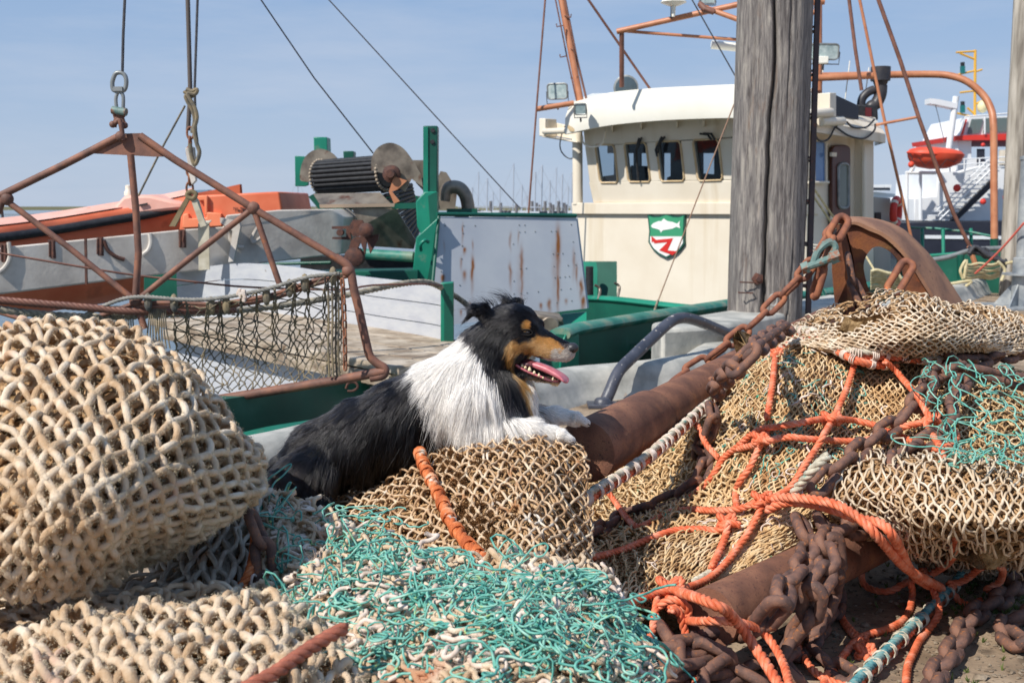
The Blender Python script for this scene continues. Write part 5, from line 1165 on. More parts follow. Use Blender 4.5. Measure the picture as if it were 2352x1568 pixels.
# ---------------------------------------------------------------- steel post at the right edge
M_galv = pmat('galvanised_steel', [srgb(128,134,140), srgb(158,162,164), srgb(182,184,182)], scale=6, rough=.5, metal=.35, bump=.2, bscale=40)
M_pale = pmat('pale_post_timber', [srgb(120,112,102), srgb(160,152,140), srgb(186,178,166)], scale=5, aniso=(3, 3, .3), rough=.85, bump=.6, bscale=20, bdist=.02)
gp = W(2340, 655, 13.5); px_ = W(2338, 300, 14.4)
t = thing('wooden_post', 'pale timber post at the right edge', 'post', (px_[0], 14.4, 0)); m = MB()
zz = np.linspace(0, 5, 40); th = np.linspace(0, 2*np.pi, 28, endpoint=False)
R = np.array([[(px_[0]+(.13+.006*vnoise(np.array([math.cos(a)*2, math.sin(a)*2, z*.6])))*math.cos(a), 14.4+.13*math.sin(a), z) for a in th] for z in zz]); R = np.concatenate([R, R[:, :1]], 1); m.grid(R, True); obj('timber', m, M_pale, t, ang=0)
t = thing('steel_bollard_post', 'galvanised steel post with a round collar on a base plate at the right edge', 'post', tuple(gp))
gx, gy = gp[0], 12.6; gx = W(2352, 600, gy)[0]
for nm, prof in (('shaft', [(.115, 0.0), (.115, .55), (.085, .56), (.085, 1.62)]), ('collar', [(.09, .36), (.22, .365), (.22, .385), (.09, .39)]), ('cap', [(.088, 1.62), (.095, 1.625), (.095, 1.66), (.06, 1.67)])):
    m = MB(); m.lathe((gx, gy, 0), (0, 0, 1), prof, 32); obj(nm, m, M_galv, t, ang=40)
m = MB(); m.box((gx, gy, .015), (.8, .8, .03)); obj('base_plate', m, M_galv, t, bevel=.004)
m = MB()
for a in (2.2, 3.9, .7, 5.4):
    d = np.array([math.cos(a), math.sin(a), 0]); q = np.cross(d, (0, 0, 1))*.008; b0 = np.array([gx, gy, 0])+d*.11
    m.prism([b0+[0, 0, .03]-q, b0+d*.22+[0, 0, .03]-q, b0+[0, 0, .28]-q], 2*q)
obj('gusset', m, M_galv, t, smooth=False)
m = MB(); a = W(2352, 512, 12.4); b_ = W(2240, 628, 13.2); m.tube(np.linspace(a, b_, 12)+np.sin(np.linspace(0, 3.14, 12))[:, None]*np.array([0, 0, -.03]), .012, 8)
tag(obj('cord', m, pmat('pink_cord', [srgb(216,104,88)], rough=.7), origin=a), 'thin pinkish red line running down to the kerb by the right post', 'cord')

# ---------------------------------------------------------------- trawl shoe
YS = 5.1
sp_ = [(1925,505),(1960,500),(2000,506),(2040,522),(2080,550),(2115,585),(2145,625),(2175,668),(2200,712),(2230,770),(2250,830)]
sp3 = np.array(sp_, float); shp = W(sp3[:, 0], sp3[:, 1], YS-.0); dir_ = np.array([.0, 1, 0])
shoe = thing('trawl_shoe', 'big rusty trawl shoe with curved rim standing behind the nets', 'trawl shoe', (shp[3][0], YS, 0))

ri = np.array([(1945,512),(1970,510),(2000,523),(2032,537),(2064,564),(2096,601),(2123,644),(2161,708),(2190,780)], float); ro = np.array([(1935,503),(1958,497),(2016,503),(2067,521),(2102,549),(2139,588),(2177,639),(2220,708),(2255,780)], float)
A = cr(W(ri[:, 0], ri[:, 1], YS-.02), 6); Bq = cr(W(ro[:, 0], ro[:, 1], YS+.24), 6); th_ = np.array([-.010, 0, -.012]); rim = MB()
rim.grid(np.stack([A, (A+Bq)/2+[.008, 0, .008], Bq], 1)); rim.grid(np.stack([A+th_, Bq+th_], 1), True); rim.grid(np.stack([A, A+th_], 1), True); rim.grid(np.stack([Bq, Bq+th_], 1))
M_shoe = pmat('rust_orange', [srgb(122,88,70), srgb(152,110,84), srgb(168,124,92)], scale=5, detail=10, rough=.8, bump=.35, bscale=160, bdist=.003, over=(srgb(120,88,70), 3.5, .6, .7), over2=(srgb(92,58,48), 60, .62, .70))
M_shoe2 = pmat('rust_dark', [srgb(72,44,34), srgb(112,66,44), srgb(140,84,44)], scale=8, detail=10, rough=.85, bump=.6, bscale=120, bdist=.004, over=(srgb(128,96,48), 9, .56, .70), over2=(srgb(150,74,34), 20, .6, .7))
obj('rim', rim, M_shoe, shoe, ang=50)
# side plate with an oval opening
outp = np.array([(1930,512),(1968,512),(2000,525),(2032,539),(2064,566),(2096,603),(2123,646),(2161,710),(2180,750),(2200,820),(2150,860),(2060,850),(1980,840),(1950,820),(1930,760),(1918,690),(1912,620),(1914,560)], float)
hole = np.array([(2020,566),(2048,580),(2068,608),(2078,645),(2080,690),(2060,705),(2020,700),(1998,670),(1986,630),(1985,600),(2000,573)], float)
def ringp(outer, inner, Y, n=64):
    c = inner.mean(0)
    def at(poly, a):
        d = np.array([math.cos(a), math.sin(a)]); best = 1e9
        for i in range(len(poly)):
            p, q = poly[i]-c, poly[(i+1) % len(poly)]-c; e = q-p; det = d[0]*(-e[1])+e[0]*d[1]
            if abs(det) < 1e-9: continue
            t = (p[0]*(-e[1])+e[0]*p[1])/det; s_ = (d[0]*p[1]-d[1]*p[0])/det
            if t > 0 and -1e-6 <= s_ <= 1+1e-6: best = min(best, t)
        return c+d*best
    A = np.linspace(0, 2*np.pi, n+1); return np.array([at(inner, a) for a in A]), np.array([at(outer, a) for a in A])
hi, ho = ringp(outp, cr(hole, 4, True), YS); f1 = W(hi[:, 0], hi[:, 1], YS); f2 = W(ho[:, 0], ho[:, 1], YS); bk = np.array([.003, .022, 0])
pt = MB(); pt.grid(np.stack([f1, f2], 0)); pt.grid(np.stack([f1, f2], 0)+bk, True); pt.grid(np.stack([f1, f1+bk], 0), True); pt.grid(np.stack([f2, f2+bk], 0))
obj('side_plate', pt, M_shoe2, shoe, ang=30)
m = MB(); p = np.array([(1925,515),(1945,600),(1952,700),(1945,800)], float); m.grid(np.stack([cr(W(p[:, 0]-6, p[:, 1], YS-.02), 5), cr(W(p[:, 0]+12, p[:, 1], YS-.12), 5)], 1)); m.grid(np.stack([cr(W(p[:, 0]-2, p[:, 1], YS-.02), 5), cr(W(p[:, 0]+16, p[:, 1], YS-.12), 5)], 1), True); obj('stiffener', m, M_shoe2, shoe)

def cw(pts, *a, **k):
    p = np.array(pts, float); return chain(cr(W(*p.T), 8), *a, **k)
cw([(2100,585,4.95),(2080,615,4.93),(2055,650,4.9),(2035,690,4.88)], .20, .085, .016, M_chain2, 'long-linked chain across the opening of the shoe', BIG, seed=31)
cw([(1940,500,4.98),(1925,530,4.93),(1905,560,4.9),(1895,600,4.88),(1880,640,4.88),(1870,680,4.9)], .17, .085, .016, M_chain2, 'heavy rusty shackles hanging at the left of the shoe', BIG, seed=32)
cw([(1948,590,4.96),(1955,640,4.94),(1985,700,4.92)], .16, .075, .014, M_chain, 'dark chain hanging against the shoe plate', BIG, seed=33)
M_tealiron = pmat('teal_chipped_paint', [srgb(84,116,112), srgb(120,140,132)], scale=30, rough=.6, over=(srgb(130,78,50), 22, .5, .6))
sk = thing('shackle', 'shackle with chipped teal paint joining the chain left of the shoe', 'shackle', tuple(W(1895, 600, 4.85)))
m = MB(); a = W(1857, 612, 4.84); b_ = W(1918, 590, 4.82); m.tube([a, b_], .017, 10); m.lathe(a, a-b_, [(.028, 0), (.028, .03)], 6); m.lathe(b_, b_-a, [(.030, -.02), (.030, .02)], 6); obj('pin', m, M_tealiron, sk, ang=30)
m = MB(); c_ = W(1888, 580, 4.84); m.tube(cr([W(1868,606,4.84), W(1880,575,4.84), W(1905,556,4.85), W(1918,568,4.85), W(1908,592,4.84)], 6), .016, 8); obj('bow', m, M_tealiron, sk)
# ================================================================ BOATS
def tw(name, pts, rp, m, parent, sides=10, sm=0, ang=40):
    p = np.array(pts, float); P = W(*p.T)
    if sm: P = cr(P, sm)
    b = MB(); b.tube(P, rp*np.mean(p[:, 2])/F, sides); return obj(name, b, m, parent, ang=ang)
def pw(name, poly, Y, d, m, parent, bevel=0., smooth=False, mb=None):
    """polygon of pixels (with one depth, or a depth each) thickened by d metres away from the camera (or by a vector)"""
    p = np.array(poly, float); P = W(p[:, 0], p[:, 1], p[:, 2] if p.shape[1] > 2 else np.full(len(p), Y))
    b = mb or MB(); b.prism(P, (0, d, 0) if np.isscalar(d) else d)
    return b if mb else obj(name, b, m, parent, smooth=bool(bevel), bevel=bevel)
M_green = pmat('green_paint', [srgb(8,74,60), srgb(14,92,74)], scale=2, rough=.38, rough2=.5, bump=.08, bscale=12, over=(srgb(40,96,84), 4, .60, .75), over2=(srgb(120,96,70), 14, .72, .78), spec=.5)
M_green2 = pmat('bright_green_paint', [srgb(14,112,90), srgb(26,134,108)], scale=2, rough=.4, over=(srgb(118,128,112), 7, .62, .76), spec=.5)
M_capw = pmat('worn_teal_cap', [srgb(20,104,88), srgb(60,130,114), srgb(128,142,120)], scale=5, rough=.5, spec=.5)
M_white_w = pmat('white_painted_boards', [srgb(176,178,184), srgb(184,186,190), srgb(190,191,193)], scale=6, rough=.6, bump=.2, aniso=(1, 1, 3), bscale=20, over=(srgb(120,110,100), 12, .70, .75))
M_plank = pmat('weathered_planks', [srgb(124,106,88), srgb(164,148,128), srgb(190,176,158)], scale=5, aniso=(1, 1, 3), rough=.85, bump=.6, bscale=30, over=(srgb(104,84,64), 9, .6, .72), over2=(srgb(196,104,44), 5, .72, .76))
M_boom = pmat('dirty_white_steel', [srgb(176,166,156), srgb(200,190,178), srgb(212,204,194)], scale=3, detail=12, rough=.6, bump=.2, bscale=30, over=(srgb(150,128,106), 3.2, .64, .80, (1, 1, .5)), over2=(srgb(84,62,50), 11, .70, .75))
M_panel = pmat('pale_grey_panel', [srgb(178,182,190), srgb(190,193,198)], scale=2, rough=.5, attr=[('stain', srgb(140,84,30))], bump=.05, bscale=10)
M_cab = pmat('cream_cabin_paint', [srgb(222,210,190), srgb(230,220,202)], scale=1.5, rough=.38, bump=.12, bscale=1.6, bdist=.05, spec=.5, over=(srgb(196,178,146), 4, .74, .80), over2=(srgb(200,180,146), 2.2, .54, .82, (1.6, 1.6, .12)))
M_visor = pmat('white_visor_paint', [srgb(232,228,214), srgb(238,234,222)], scale=2, rough=.35, bump=.15, bscale=1.4, bdist=.05)
M_trim = pmat('tan_window_trim', [srgb(196,170,130), srgb(210,186,148)], scale=10, rough=.5)
M_mast = pmat('ochre_mast_paint', [srgb(176,112,78), srgb(194,132,96)], scale=6, rough=.45, over=(srgb(146,92,66), 8, .6, .75), spec=.5)
M_mast2 = pmat('dull_brown_steel', [srgb(104,70,58), srgb(134,90,74)], scale=8, rough=.6)
M_wire = pmat('dark_wire', [srgb(52,54,62), srgb(80,78,80)], scale=40, rough=.6)
M_steel = pmat('stained_steel', [srgb(104,94,84), srgb(142,130,116), srgb(164,152,136)], scale=5, detail=10, rough=.35, rough2=.55, metal=.6, over=(srgb(110,64,44), 7, .60, .72))
M_black = pmat('black_rubber', [(.012, .012, .014), (.03, .03, .032)], scale=20, rough=.5)
M_or = pmat('orange_hull', [srgb(218,104,66), srgb(232,126,88)], scale=3, rough=.5, over=(srgb(190,96,66), 3, .6, .75))
M_orl = pmat('faded_orange_deck', [srgb(226,168,150), srgb(236,186,170)], scale=3, rough=.6, over=(srgb(216,110,78), 4, .62, .72))
M_shipw = pmat('white_ship_paint', [srgb(222,224,226), srgb(232,233,233)], scale=1, rough=.5)
M_navy = pmat('navy_hull', [srgb(34,36,48), srgb(44,46,58)], scale=1, rough=.5)
M_red = pmat('red_paint', [srgb(206,48,38), srgb(214,60,48)], scale=2, rough=.5)
M_frame = pmat('brown_rusty_tube', [srgb(98,70,60), srgb(124,86,72), srgb(146,98,76)], scale=12, detail=8, rough=.65, bump=.35, bscale=160, bdist=.003, over=(srgb(172,104,62), 9, .62, .75), spec=.45)
M_lamp = pmat('lamp_grey', [srgb(120,124,124), srgb(150,152,150)], scale=10, rough=.4, metal=.3)
M_lens = pmat('lamp_lens', [srgb(150,170,172), srgb(196,210,208)], scale=14, rough=.12, spec=.8)
M_browndoor = pmat('brown_door', [srgb(70,36,28), srgb(88,46,36)], scale=3, rough=.35)
M_grass_ = pmat('dyke', [srgb(120,118,92), srgb(146,140,112)], scale=.02, rough=.9)
def glassmat(name, tint, mixf):
    m = bpy.data.materials.new(name); m.use_nodes = True; nt = m.node_tree; N = nt.nodes
    for n in list(N): N.remove(n)
    o = N.new('ShaderNodeOutputMaterial'); mx = N.new('ShaderNodeMixShader'); t = N.new('ShaderNodeBsdfTransparent'); g = N.new('ShaderNodeBsdfGlossy'); lw = N.new('ShaderNodeLayerWeight')
    lw.inputs[0].default_value = .12; g.inputs['Roughness'].default_value = .03; t.inputs[0].default_value = tint; mp = N.new('ShaderNodeMapRange'); mp.inputs[3].default_value = mixf
    nt.links.new(lw.outputs['Fresnel'], mp.inputs[0]); nt.links.new(mp.outputs[0], mx.inputs[0]); nt.links.new(t.outputs[0], mx.inputs[1]); nt.links.new(g.outputs[0], mx.inputs[2]); nt.links.new(mx.outputs[0], o.inputs[0]); return m
M_glass = glassmat('cabin_glass', (.66, .72, .76, 1), .04)
TR = thing('fishing_trawler', 'moored green and cream fishing trawler with ochre masts, sorting machine and forward wheelhouse windows', 'fishing boat', (0, 10, 0))

# ---- wheelhouse
L0 = np.array([1.07, 16.5]); C0 = np.array([3.61, 14.0]); SD = np.array([.707, .707]); FD = (C0-L0)/np.linalg.norm(C0-L0); FN = np.array([FD[1], -FD[0]])
if FN[1] > 0: FN = -FN
def onp(px, py, off=0., A=L0, D=FD, Nn=FN):
    """point on a vertical plane through A along D, pushed off along its outward normal"""
    d = ray_xy(px); B = A+Nn*off; M = np.array([[d[0], -D[0]], [d[1], -D[1]]]); t = np.linalg.solve(M, B); Y = d[1]*t[0]
    return W(px, py, Y)
def ray_xy(px):
    r = W(px, 480, 1.)-CAM; return r[:2]
def onf(px, py, off=0.): return onp(px, py, off)
SN = np.array([.707, -.707])
def ons(px, py, off=0.): return onp(px, py, off, C0, SD, SN)
wh = MB()
fn3 = np.array([FN[0], FN[1], 0]); sn3 = np.array([SN[0], SN[1], 0])
# lower front wall, rounded ledge, upper wall with window openings
lowp = [(1345,762),(1318,492),(1852,492),(1852,790)]
wh.prism([onf(x, y) for x, y in lowp], -fn3*.12)
wh.prism([onf(1314, 492, .06), onf(1312, 466, .06), onf(1852, 464, .06), onf(1852, 494, .06)], -fn3*.30)
wins = [(1367,333,1411,333,1420,420,1379,420),(1434,330,1484,328,1495,418,1444,418),(1507,326,1563,324,1573,416,1518,417),(1591,322,1650,319,1661,414,1604,416),(1700,316,1760,312,1772,412,1713,414),(1790,308,1838,305,1846,410,1800,411)]
off = lambda py: .02+.12*(466-py)/150.   # windows lean outwards at the top
def up(px, py): return onf(px, py, off(py))
edges_t = 300; top = [(1337,edges_t)]
wh.prism([up(1362,466), up(1352,418), up(1852,412), up(1852,466)], -fn3*.08)
wh.prism([up(1343,336), up(1336,262), up(1852,250), up(1852,305)], -fn3*.08)
prev = (1343,336,1354,420)
for w in wins:
    wh.prism([up(prev[0], prev[1]), up(w[0], w[1]), up(w[6], w[7]), up(prev[2], prev[3])], -fn3*.08)
    wh.prism([up(w[6], w[7]), up(w[4], w[5]), up(w[4]+2, 424), up(w[6]-2, 424)], -fn3*.08)
    wh.prism([up(w[0]-1, w[1]-30), up(w[2]+1, w[3]-30), up(w[2], w[3]), up(w[0], w[1])], -fn3*.08)
    prev = (w[2], w[3], w[4], w[5])
wh.prism([up(prev[0], prev[1]), up(1852, 305), up(1852, 412), up(prev[2], prev[3])], -fn3*.08)
WHO = obj('wheelhouse', wh, M_cab, TR, smooth=True, bevel=.012)
for w in wins[:5]:
    q = [up(w[0], w[1]), up(w[2], w[3]), up(w[4], w[5]), up(w[6], w[7])]; b = MB(); c = sum(q)/4; q2 = []
    for i in range(4):
        a_, b_ = q[i], q[(i+1) % 4]; q2 += [a_+(b_-a_)*.08, a_+(b_-a_)*.5, a_+(b_-a_)*.92]
    b.tube(np.array(q2)+fn3*.008, .014, 6, closed=True); fr_ = obj('window_frame', b, M_trim, TR, ang=60)
    b = MB(); b.prism([p-fn3*.03 for p in q], -fn3*.008); obj('pane', b, M_glass, fr_, smooth=False)
# interior back wall with openings, floor and furniture silhouettes
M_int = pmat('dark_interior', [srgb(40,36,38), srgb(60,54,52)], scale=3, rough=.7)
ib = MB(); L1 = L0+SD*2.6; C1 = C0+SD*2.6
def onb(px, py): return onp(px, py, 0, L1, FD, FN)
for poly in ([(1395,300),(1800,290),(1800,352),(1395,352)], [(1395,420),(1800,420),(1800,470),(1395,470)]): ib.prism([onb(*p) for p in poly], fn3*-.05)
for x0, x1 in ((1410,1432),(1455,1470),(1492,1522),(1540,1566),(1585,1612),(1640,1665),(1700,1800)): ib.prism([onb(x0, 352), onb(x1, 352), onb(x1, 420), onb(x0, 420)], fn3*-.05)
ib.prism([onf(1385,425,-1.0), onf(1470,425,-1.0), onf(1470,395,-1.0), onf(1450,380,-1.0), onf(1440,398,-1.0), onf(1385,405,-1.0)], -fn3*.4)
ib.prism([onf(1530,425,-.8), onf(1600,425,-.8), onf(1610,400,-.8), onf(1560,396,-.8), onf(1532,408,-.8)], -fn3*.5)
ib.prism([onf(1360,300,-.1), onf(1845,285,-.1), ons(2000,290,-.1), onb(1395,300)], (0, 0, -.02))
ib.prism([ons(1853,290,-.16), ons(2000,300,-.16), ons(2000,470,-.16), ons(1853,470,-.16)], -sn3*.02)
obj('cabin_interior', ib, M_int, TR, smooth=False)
# visor and roof
tl = [(1309,236,.50),(1335,230,.52),(1400,213,.62),(1500,203,.70),(1600,198,.72),(1700,194,.70),(1800,196,.6),(1858,200,.40)]
bl = [(1298,309,.50),(1330,301,.54),(1400,288,.64),(1500,278,.72),(1600,273,.74),(1700,271,.72),(1800,273,.6),(1858,278,.42)]
T3 = cr([onf(x, y, o) for x, y, o in tl], 5); B3 = cr([onf(x, y, o) for x, y, o in bl], 5)
v = MB(); v.grid(np.stack([T3, (T3+B3)/2+fn3*.05, B3], 0)); v.grid(np.stack([T3-fn3*.05, B3-fn3*.05], 0), True); v.grid(np.stack([B3, B3-fn3*.05], 0)); 
back = np.array([onf(1360, 215, -2.6), onf(1850, 205, -2.6)]); bk_ = back[0]+(back[1]-back[0])*np.linspace(0, 1, len(T3))[:, None]; v.grid(np.stack([bk_, T3], 0))
v.prism([onf(1309,236,.50), onf(1298,309,.50), onf(1345,300,-.2), onf(1345,240,-.2)], -fn3*.04)
obj('visor', v, M_visor, TR, ang=50)
b = MB(); b.lathe(onf(1316, 286, .52), fn3, [(.09, -.02), (.10, .01), (.07, .015)], 20); obj('side_port', b, M_trim, TR)
for (x, y) in ((1412,292),(1478,286),(1560,282),(1622,280)):
    b = MB(); b.prism([onf(x, y, .55), onf(x+3, y+12, .1), onf(x-5, y-2, .1)], FD.tolist()+[0]) if False else b.prism([onf(x-8, y-3, .5), onf(x-8, y+14, .12), onf(x-8, y-4, .12)], np.array([FD[0], FD[1], 0])*.03); obj('bracket', b, M_cab, TR, smooth=False)
# left wing board, corner tube
b = MB(); b.prism([onf(1238,272,.2), onf(1252,272,.2), onf(1252,313,.2), onf(1238,313,.2)], -fn3*.25); b.prism([onf(1252,276,-.05), onf(1312,290,-.05), onf(1330,322,-.05), onf(1252,308,-.05)], -fn3*.03)
b.tube([onf(1250, 302, .2), onf(1305, 300, .45)], .045, 10); b.prism([onf(1245,312,.2), onf(1330,326,.1), onf(1335,322,-.5), onf(1252,308,-.5)], (0, 0, -.02)); obj('wing_board', b, M_cab, TR, bevel=.01)
b = MB(); b.tube([onf(1326, 300, -.05), onf(1327, 470, .0)], .075, 14); obj('corner_tube', b, M_cab, TR)
# side wall, door, window, exhaust casing, roof edge
sw = MB()
sw.prism([ons(1851,250), ons(2006,278), ons(2008,760), ons(1851,790)], -sn3*.1)
sw.prism([ons(1983,285,.12), ons(2008,285,.12), ons(2008,740,.12), ons(1983,740,.12)], -sn3*.14)
obj('side_wall', sw, M_cab, TR, bevel=.02)
sw = MB(); sw.prism([ons(1852,272,.35), ons(2034,308,.35), ons(2034,328,.35), ons(1852,300,.35)], -sn3*.05); sw.prism([ons(1852,272,.35), ons(2034,308,.35), ons(2010,270,-.3), ons(1852,250,-.3)], (0, 0, -.03)); sw.prism([ons(2034,308,.35), ons(2034,328,.35), ons(2010,335,-.2), ons(2010,300,-.2)], (0, .03, 0)); obj('roof_edge', sw, M_cab, TR, bevel=.008)
rr = lambda x0, y0, x1, y1, r, n=5: [(x0+r-r*math.cos(a), y0+r-r*math.sin(a)) for a in np.linspace(0, np.pi/2, n)]+[(x1-r+r*math.sin(a), y0+r-r*math.cos(a)) for a in np.linspace(0, np.pi/2, n)]+[(x1-r+r*math.cos(a), y1-r+r*math.sin(a)) for a in np.linspace(0, np.pi/2, n)]+[(x0+r-r*math.sin(a), y1-r+r*math.cos(a)) for a in np.linspace(0, np.pi/2, n)]
b = MB(); b.prism([ons(x, y, .07) for x, y in rr(1912,333,1954,560,12)], -sn3*.05); dr_ = obj('door', b, M_browndoor, TR, bevel=.01)
b = MB(); b.tube([ons(x, y, .08) for x, y in rr(1926,376,1949,478,9)], .02, 6, closed=True); obj('window_frame', b, M_lamp, dr_)
b = MB(); b.prism([ons(x, y, .078) for x, y in rr(1927,377,1948,477,9)], -sn3*.006); obj('window_pane', b, pmat('green_glass', [srgb(96,104,96)], rough=.15), dr_, smooth=False)
for (x, y) in ((1914,355),(1914,500)): b = MB(); b.box(ons(x, y, .09), (.12, .03, .05), [[.707, .707, 0], [.707, -.707, 0], [0, 0, 1]]); obj('hinge', b, M_cab, dr_)
b = MB(); b.prism([ons(1871,324,.02), ons(1896,327,.02), ons(1896,418,.02), ons(1871,418,.02)], -sn3*.01); obj('side_window', b, pmat('blue_pane', [srgb(70,104,160), srgb(110,146,190)], scale=2, rough=.08), TR, smooth=False)
b = MB(); b.tube([ons(1870,323,.03), ons(1897,326,.03), ons(1897,419,.03), ons(1870,419,.03)], .02, 6, closed=True); obj('side_window_frame', b, M_cab, TR)
b = MB(); b.tube([ons(1855, 419, .08), ons(1903, 419, .08)], .018, 6); obj('grab_rail', b, M_cab, TR)
b = MB(); b.tube(cr([ons(1970,300,.05), ons(1972,318,.05), ons(1982,340,.1), ons(1984,400,.14), ons(1984,560,.14)], 5), .03, 8); obj('vent_pipe', b, M_cab, TR)
b = MB(); b.prism([ons(2008,452,-.2), ons(2046,455,-.2), ons(2046,720,-.2), ons(2008,720,-.2)], -sn3*.5); obj('aft_casing', b, pmat('grey_casing', [srgb(170,166,156)], rough=.5), TR, bevel=.01)
b = MB(); b.prism([ons(2011,488,-.18), ons(2024,488,-.18), ons(2024,505,-.18), ons(2011,505,-.18)], -sn3*.01); obj('small_window', b, M_int, TR, smooth=False)
b = MB(); b.prism([onf(1572,612,.006), onf(1850,630,.006), onf(1850,633,.006), onf(1572,615,.006)], -fn3*.004); b.prism([onf(1325,497,.004), onf(1850,499,.004), onf(1850,501,.004), onf(1325,499,.004)], -fn3*.003); obj('weld_seam', b, M_cab, TR, smooth=False)
# cables on the side
for pts in ([(1866,292),(1880,322),(1902,320),(1918,293),(1938,275)], [(1920,292),(1950,312),(1985,318),(2008,300),(2010,285)], [(1945,280),(1960,293),(1990,292),(2008,275)]):
    b = MB(); b.tube(cr([ons(x, y, .38) for x, y in pts], 6), .012, 6); obj('cable', b, M_black, TR)
# name board, exhaust
b = MB(); b.prism([ons(1906,213,.45), ons(1921,213,.45), ons(1921,268,.45), ons(1906,268,.45)], -sn3*.25); b.tube([ons(1850,262,.45), ons(1908,258,.45)], .055, 10); b.tube([ons(1885,280,.42), ons(1935,278,.42)], .055, 10); obj('side_box', b, M_cab, TR, bevel=.008)
b = MB(); b.prism([ons(1921,219,.3), ons(1972,243,.3), ons(1972,275,.3), ons(1921,266,.3)], -sn3*.08); obj('name_board', b, M_navy, TR, smooth=False)
YE = 16.2
b = MB(); b.lathe(W(2022, 186, YE), (0, 0, 1), [(.13, 0), (.135, .0), (.135, .19), (.12, .19), (.12, .05)], 20); b.lathe(W(2022, 200, YE), (0, 0, 1), [(.075, 0), (.11, .09)], 16)
b.tube(cr(W([2024,2022,2012,2000,1998], [196,218,238,246,262], [YE]*5), 6), .085, 14); b.tube(cr(W([2008,1994,1982,1978,1978], [206,212,224,238,256], [YE]*5), 6), .06, 12)
obj('exhaust_pipe', b, pmat('sooty_steel', [srgb(44,44,50), srgb(66,62,62)], scale=6, rough=.45, over=(srgb(96,70,56), 6, .62, .75)), TR)
b = MB(); b.prism(W([1968,2016,2018,1970], [240,242,276,278], YE-.2), (0, .4, 0)); ex = obj('stern_lamp_box', b, M_black, TR, bevel=.02)
b = MB(); b.prism(W([1988,2002,2002,1988], [247,248,270,270], YE-.215), (0, .02, 0)); obj('red_lens', b, pmat('red_lens', [srgb(96,30,30)], rough=.2), ex, smooth=False)

# shield emblem on the front wall
em = MB(); sh = [(1487,493),(1500,497),(1515,496),(1530,490),(1545,496),(1560,497),(1573,492),(1571,540),(1572,560),(1560,576),(1545,586),(1530,593),(1512,584),(1498,572),(1489,556),(1491,530)]
sh = [(x, y) for x, y in sh]; c_ = np.array([1530, 540])
P = [onf(x, y, .045) for x, y in sh]; em.prism(P, -fn3*.045); EM = obj('emblem', em, pmat('emblem_edge', [srgb(26,84,70)], rough=.4), TR, smooth=False)
ins = [tuple(c_+(np.array(p)-c_)*.93) for p in sh]
lower = [p for p in ins if p[1] > 540]; 
def lay(name, poly, colr, o, par=None):
    b = MB(); b.prism([onf(x, y, o) for x, y in poly], -fn3*.004); obj(name, b, pmat('emblem_'+name, [colr], rough=.45), EM, smooth=False)
lay('white_field', [ins[-1] if False else (1493,543),(1568,543),(1568.5,558),(1558,573),(1544,582),(1530,589),(1514,581),(1501,570),(1493,556)], srgb(232,230,226), .051)
lay('green_field', [(1490,497),(1501,500),(1515,499.5),(1530,494),(1545,499.5),(1559,500),(1570,496),(1568,543),(1493,543),(1494,530)], srgb(60,148,108), .051)
fish = [(1495,519),(1500,513),(1512,508),(1519,508),(1524,502),(1533,508),(1545,510),(1555,514),(1562,507),(1560,516),(1562,524),(1553,521),(1545,525),(1534,527),(1522,529),(1518,534),(1515,528),(1505,525),(1498,523)]
lay('white_fish', fish, srgb(236,236,232), .056)
zed = [(1496,542),(1507,551),(1546,547),(1533,575),(1556,577),(1545,586),(1514,575),(1533,556),(1503,559),(1500,554),(1497,557)]
lay('red_arrow', zed, srgb(204,44,38), .056)

# wipers
for pts in (((1478,293),(1471,345),(1476,414)),((1484,292),(1474,340),(1470,350)),((1526,290),(1512,345),(1516,360)),((1533,290),(1520,330),(1517,352)),((1614,283),(1632,310),(1640,322)),((1622,282),(1640,308),(1648,322))):
    b = MB(); pts = [(x+0, y+25) if y < 300 else (x, y) for x, y in pts]; b.tube([up(x-4 if x < 1500 else x, y)+fn3*.06 for x, y in pts], .016, 6); obj('wiper', b, M_black, TR)

# floodlights
def flood(px, py, Y, w, h, yaw, label=None, mount=True, tilt=-.15, round_=True):
    ax = np.array([math.cos(yaw), math.sin(yaw), 0]); fw = np.array([math.sin(yaw), -math.cos(yaw), tilt]); fw /= np.linalg.norm(fw); uz = np.cross(ax, fw); uz = uz if uz[2] > 0 else -uz
    c = W(px, py, Y); w = w*Y/F; h = h*Y/F; pts = [c+ax*(x/100)*w+uz*(y/100)*h for x, y in rr(-50,-50,50,50,16)]
    b = MB(); n = len(pts); P1 = np.array(pts); P2 = c+(P1-c)*1.0-fw*.05; P3 = c+(P1-c)*.55-fw*.16; b.grid(np.stack([np.vstack([P, P[:1]]) for P in (P1, P2, P3)], 0)); b.add(P3, [tuple(range(n))]); b.tube(P1, .012, 6, closed=True)
    o = obj('floodlight', b, M_lamp, TR); b = MB(); b.prism([c+(p-c)*.96+fw*.002 for p in pts], -fw*.004); obj('lens', b, M_lens, o, smooth=False)
    b = MB(); b.tube([c+ax*w*.55, c+ax*w*.55-uz*h*.8, c-ax*w*.55-uz*h*.8, c-ax*w*.55], .008, 6); b.tube([c-uz*h*.8, c-uz*h*1.2], .014, 6); obj('lamp_bracket', b, M_wire, o)
flood(1280, 210, 16.0, 46, 34, -.35); flood(1333, 251, 15.4, 26, 24, -.2, tilt=-.3); flood(1893, 119, 14.6, 66, 34, .1); flood(1625, 2, 15, 34, 12, 0)
b = MB(); b.box(W(1884, 139, 14.6), (.18, .12, .09)); obj('ballast_box', b, M_visor, TR, bevel=.01)
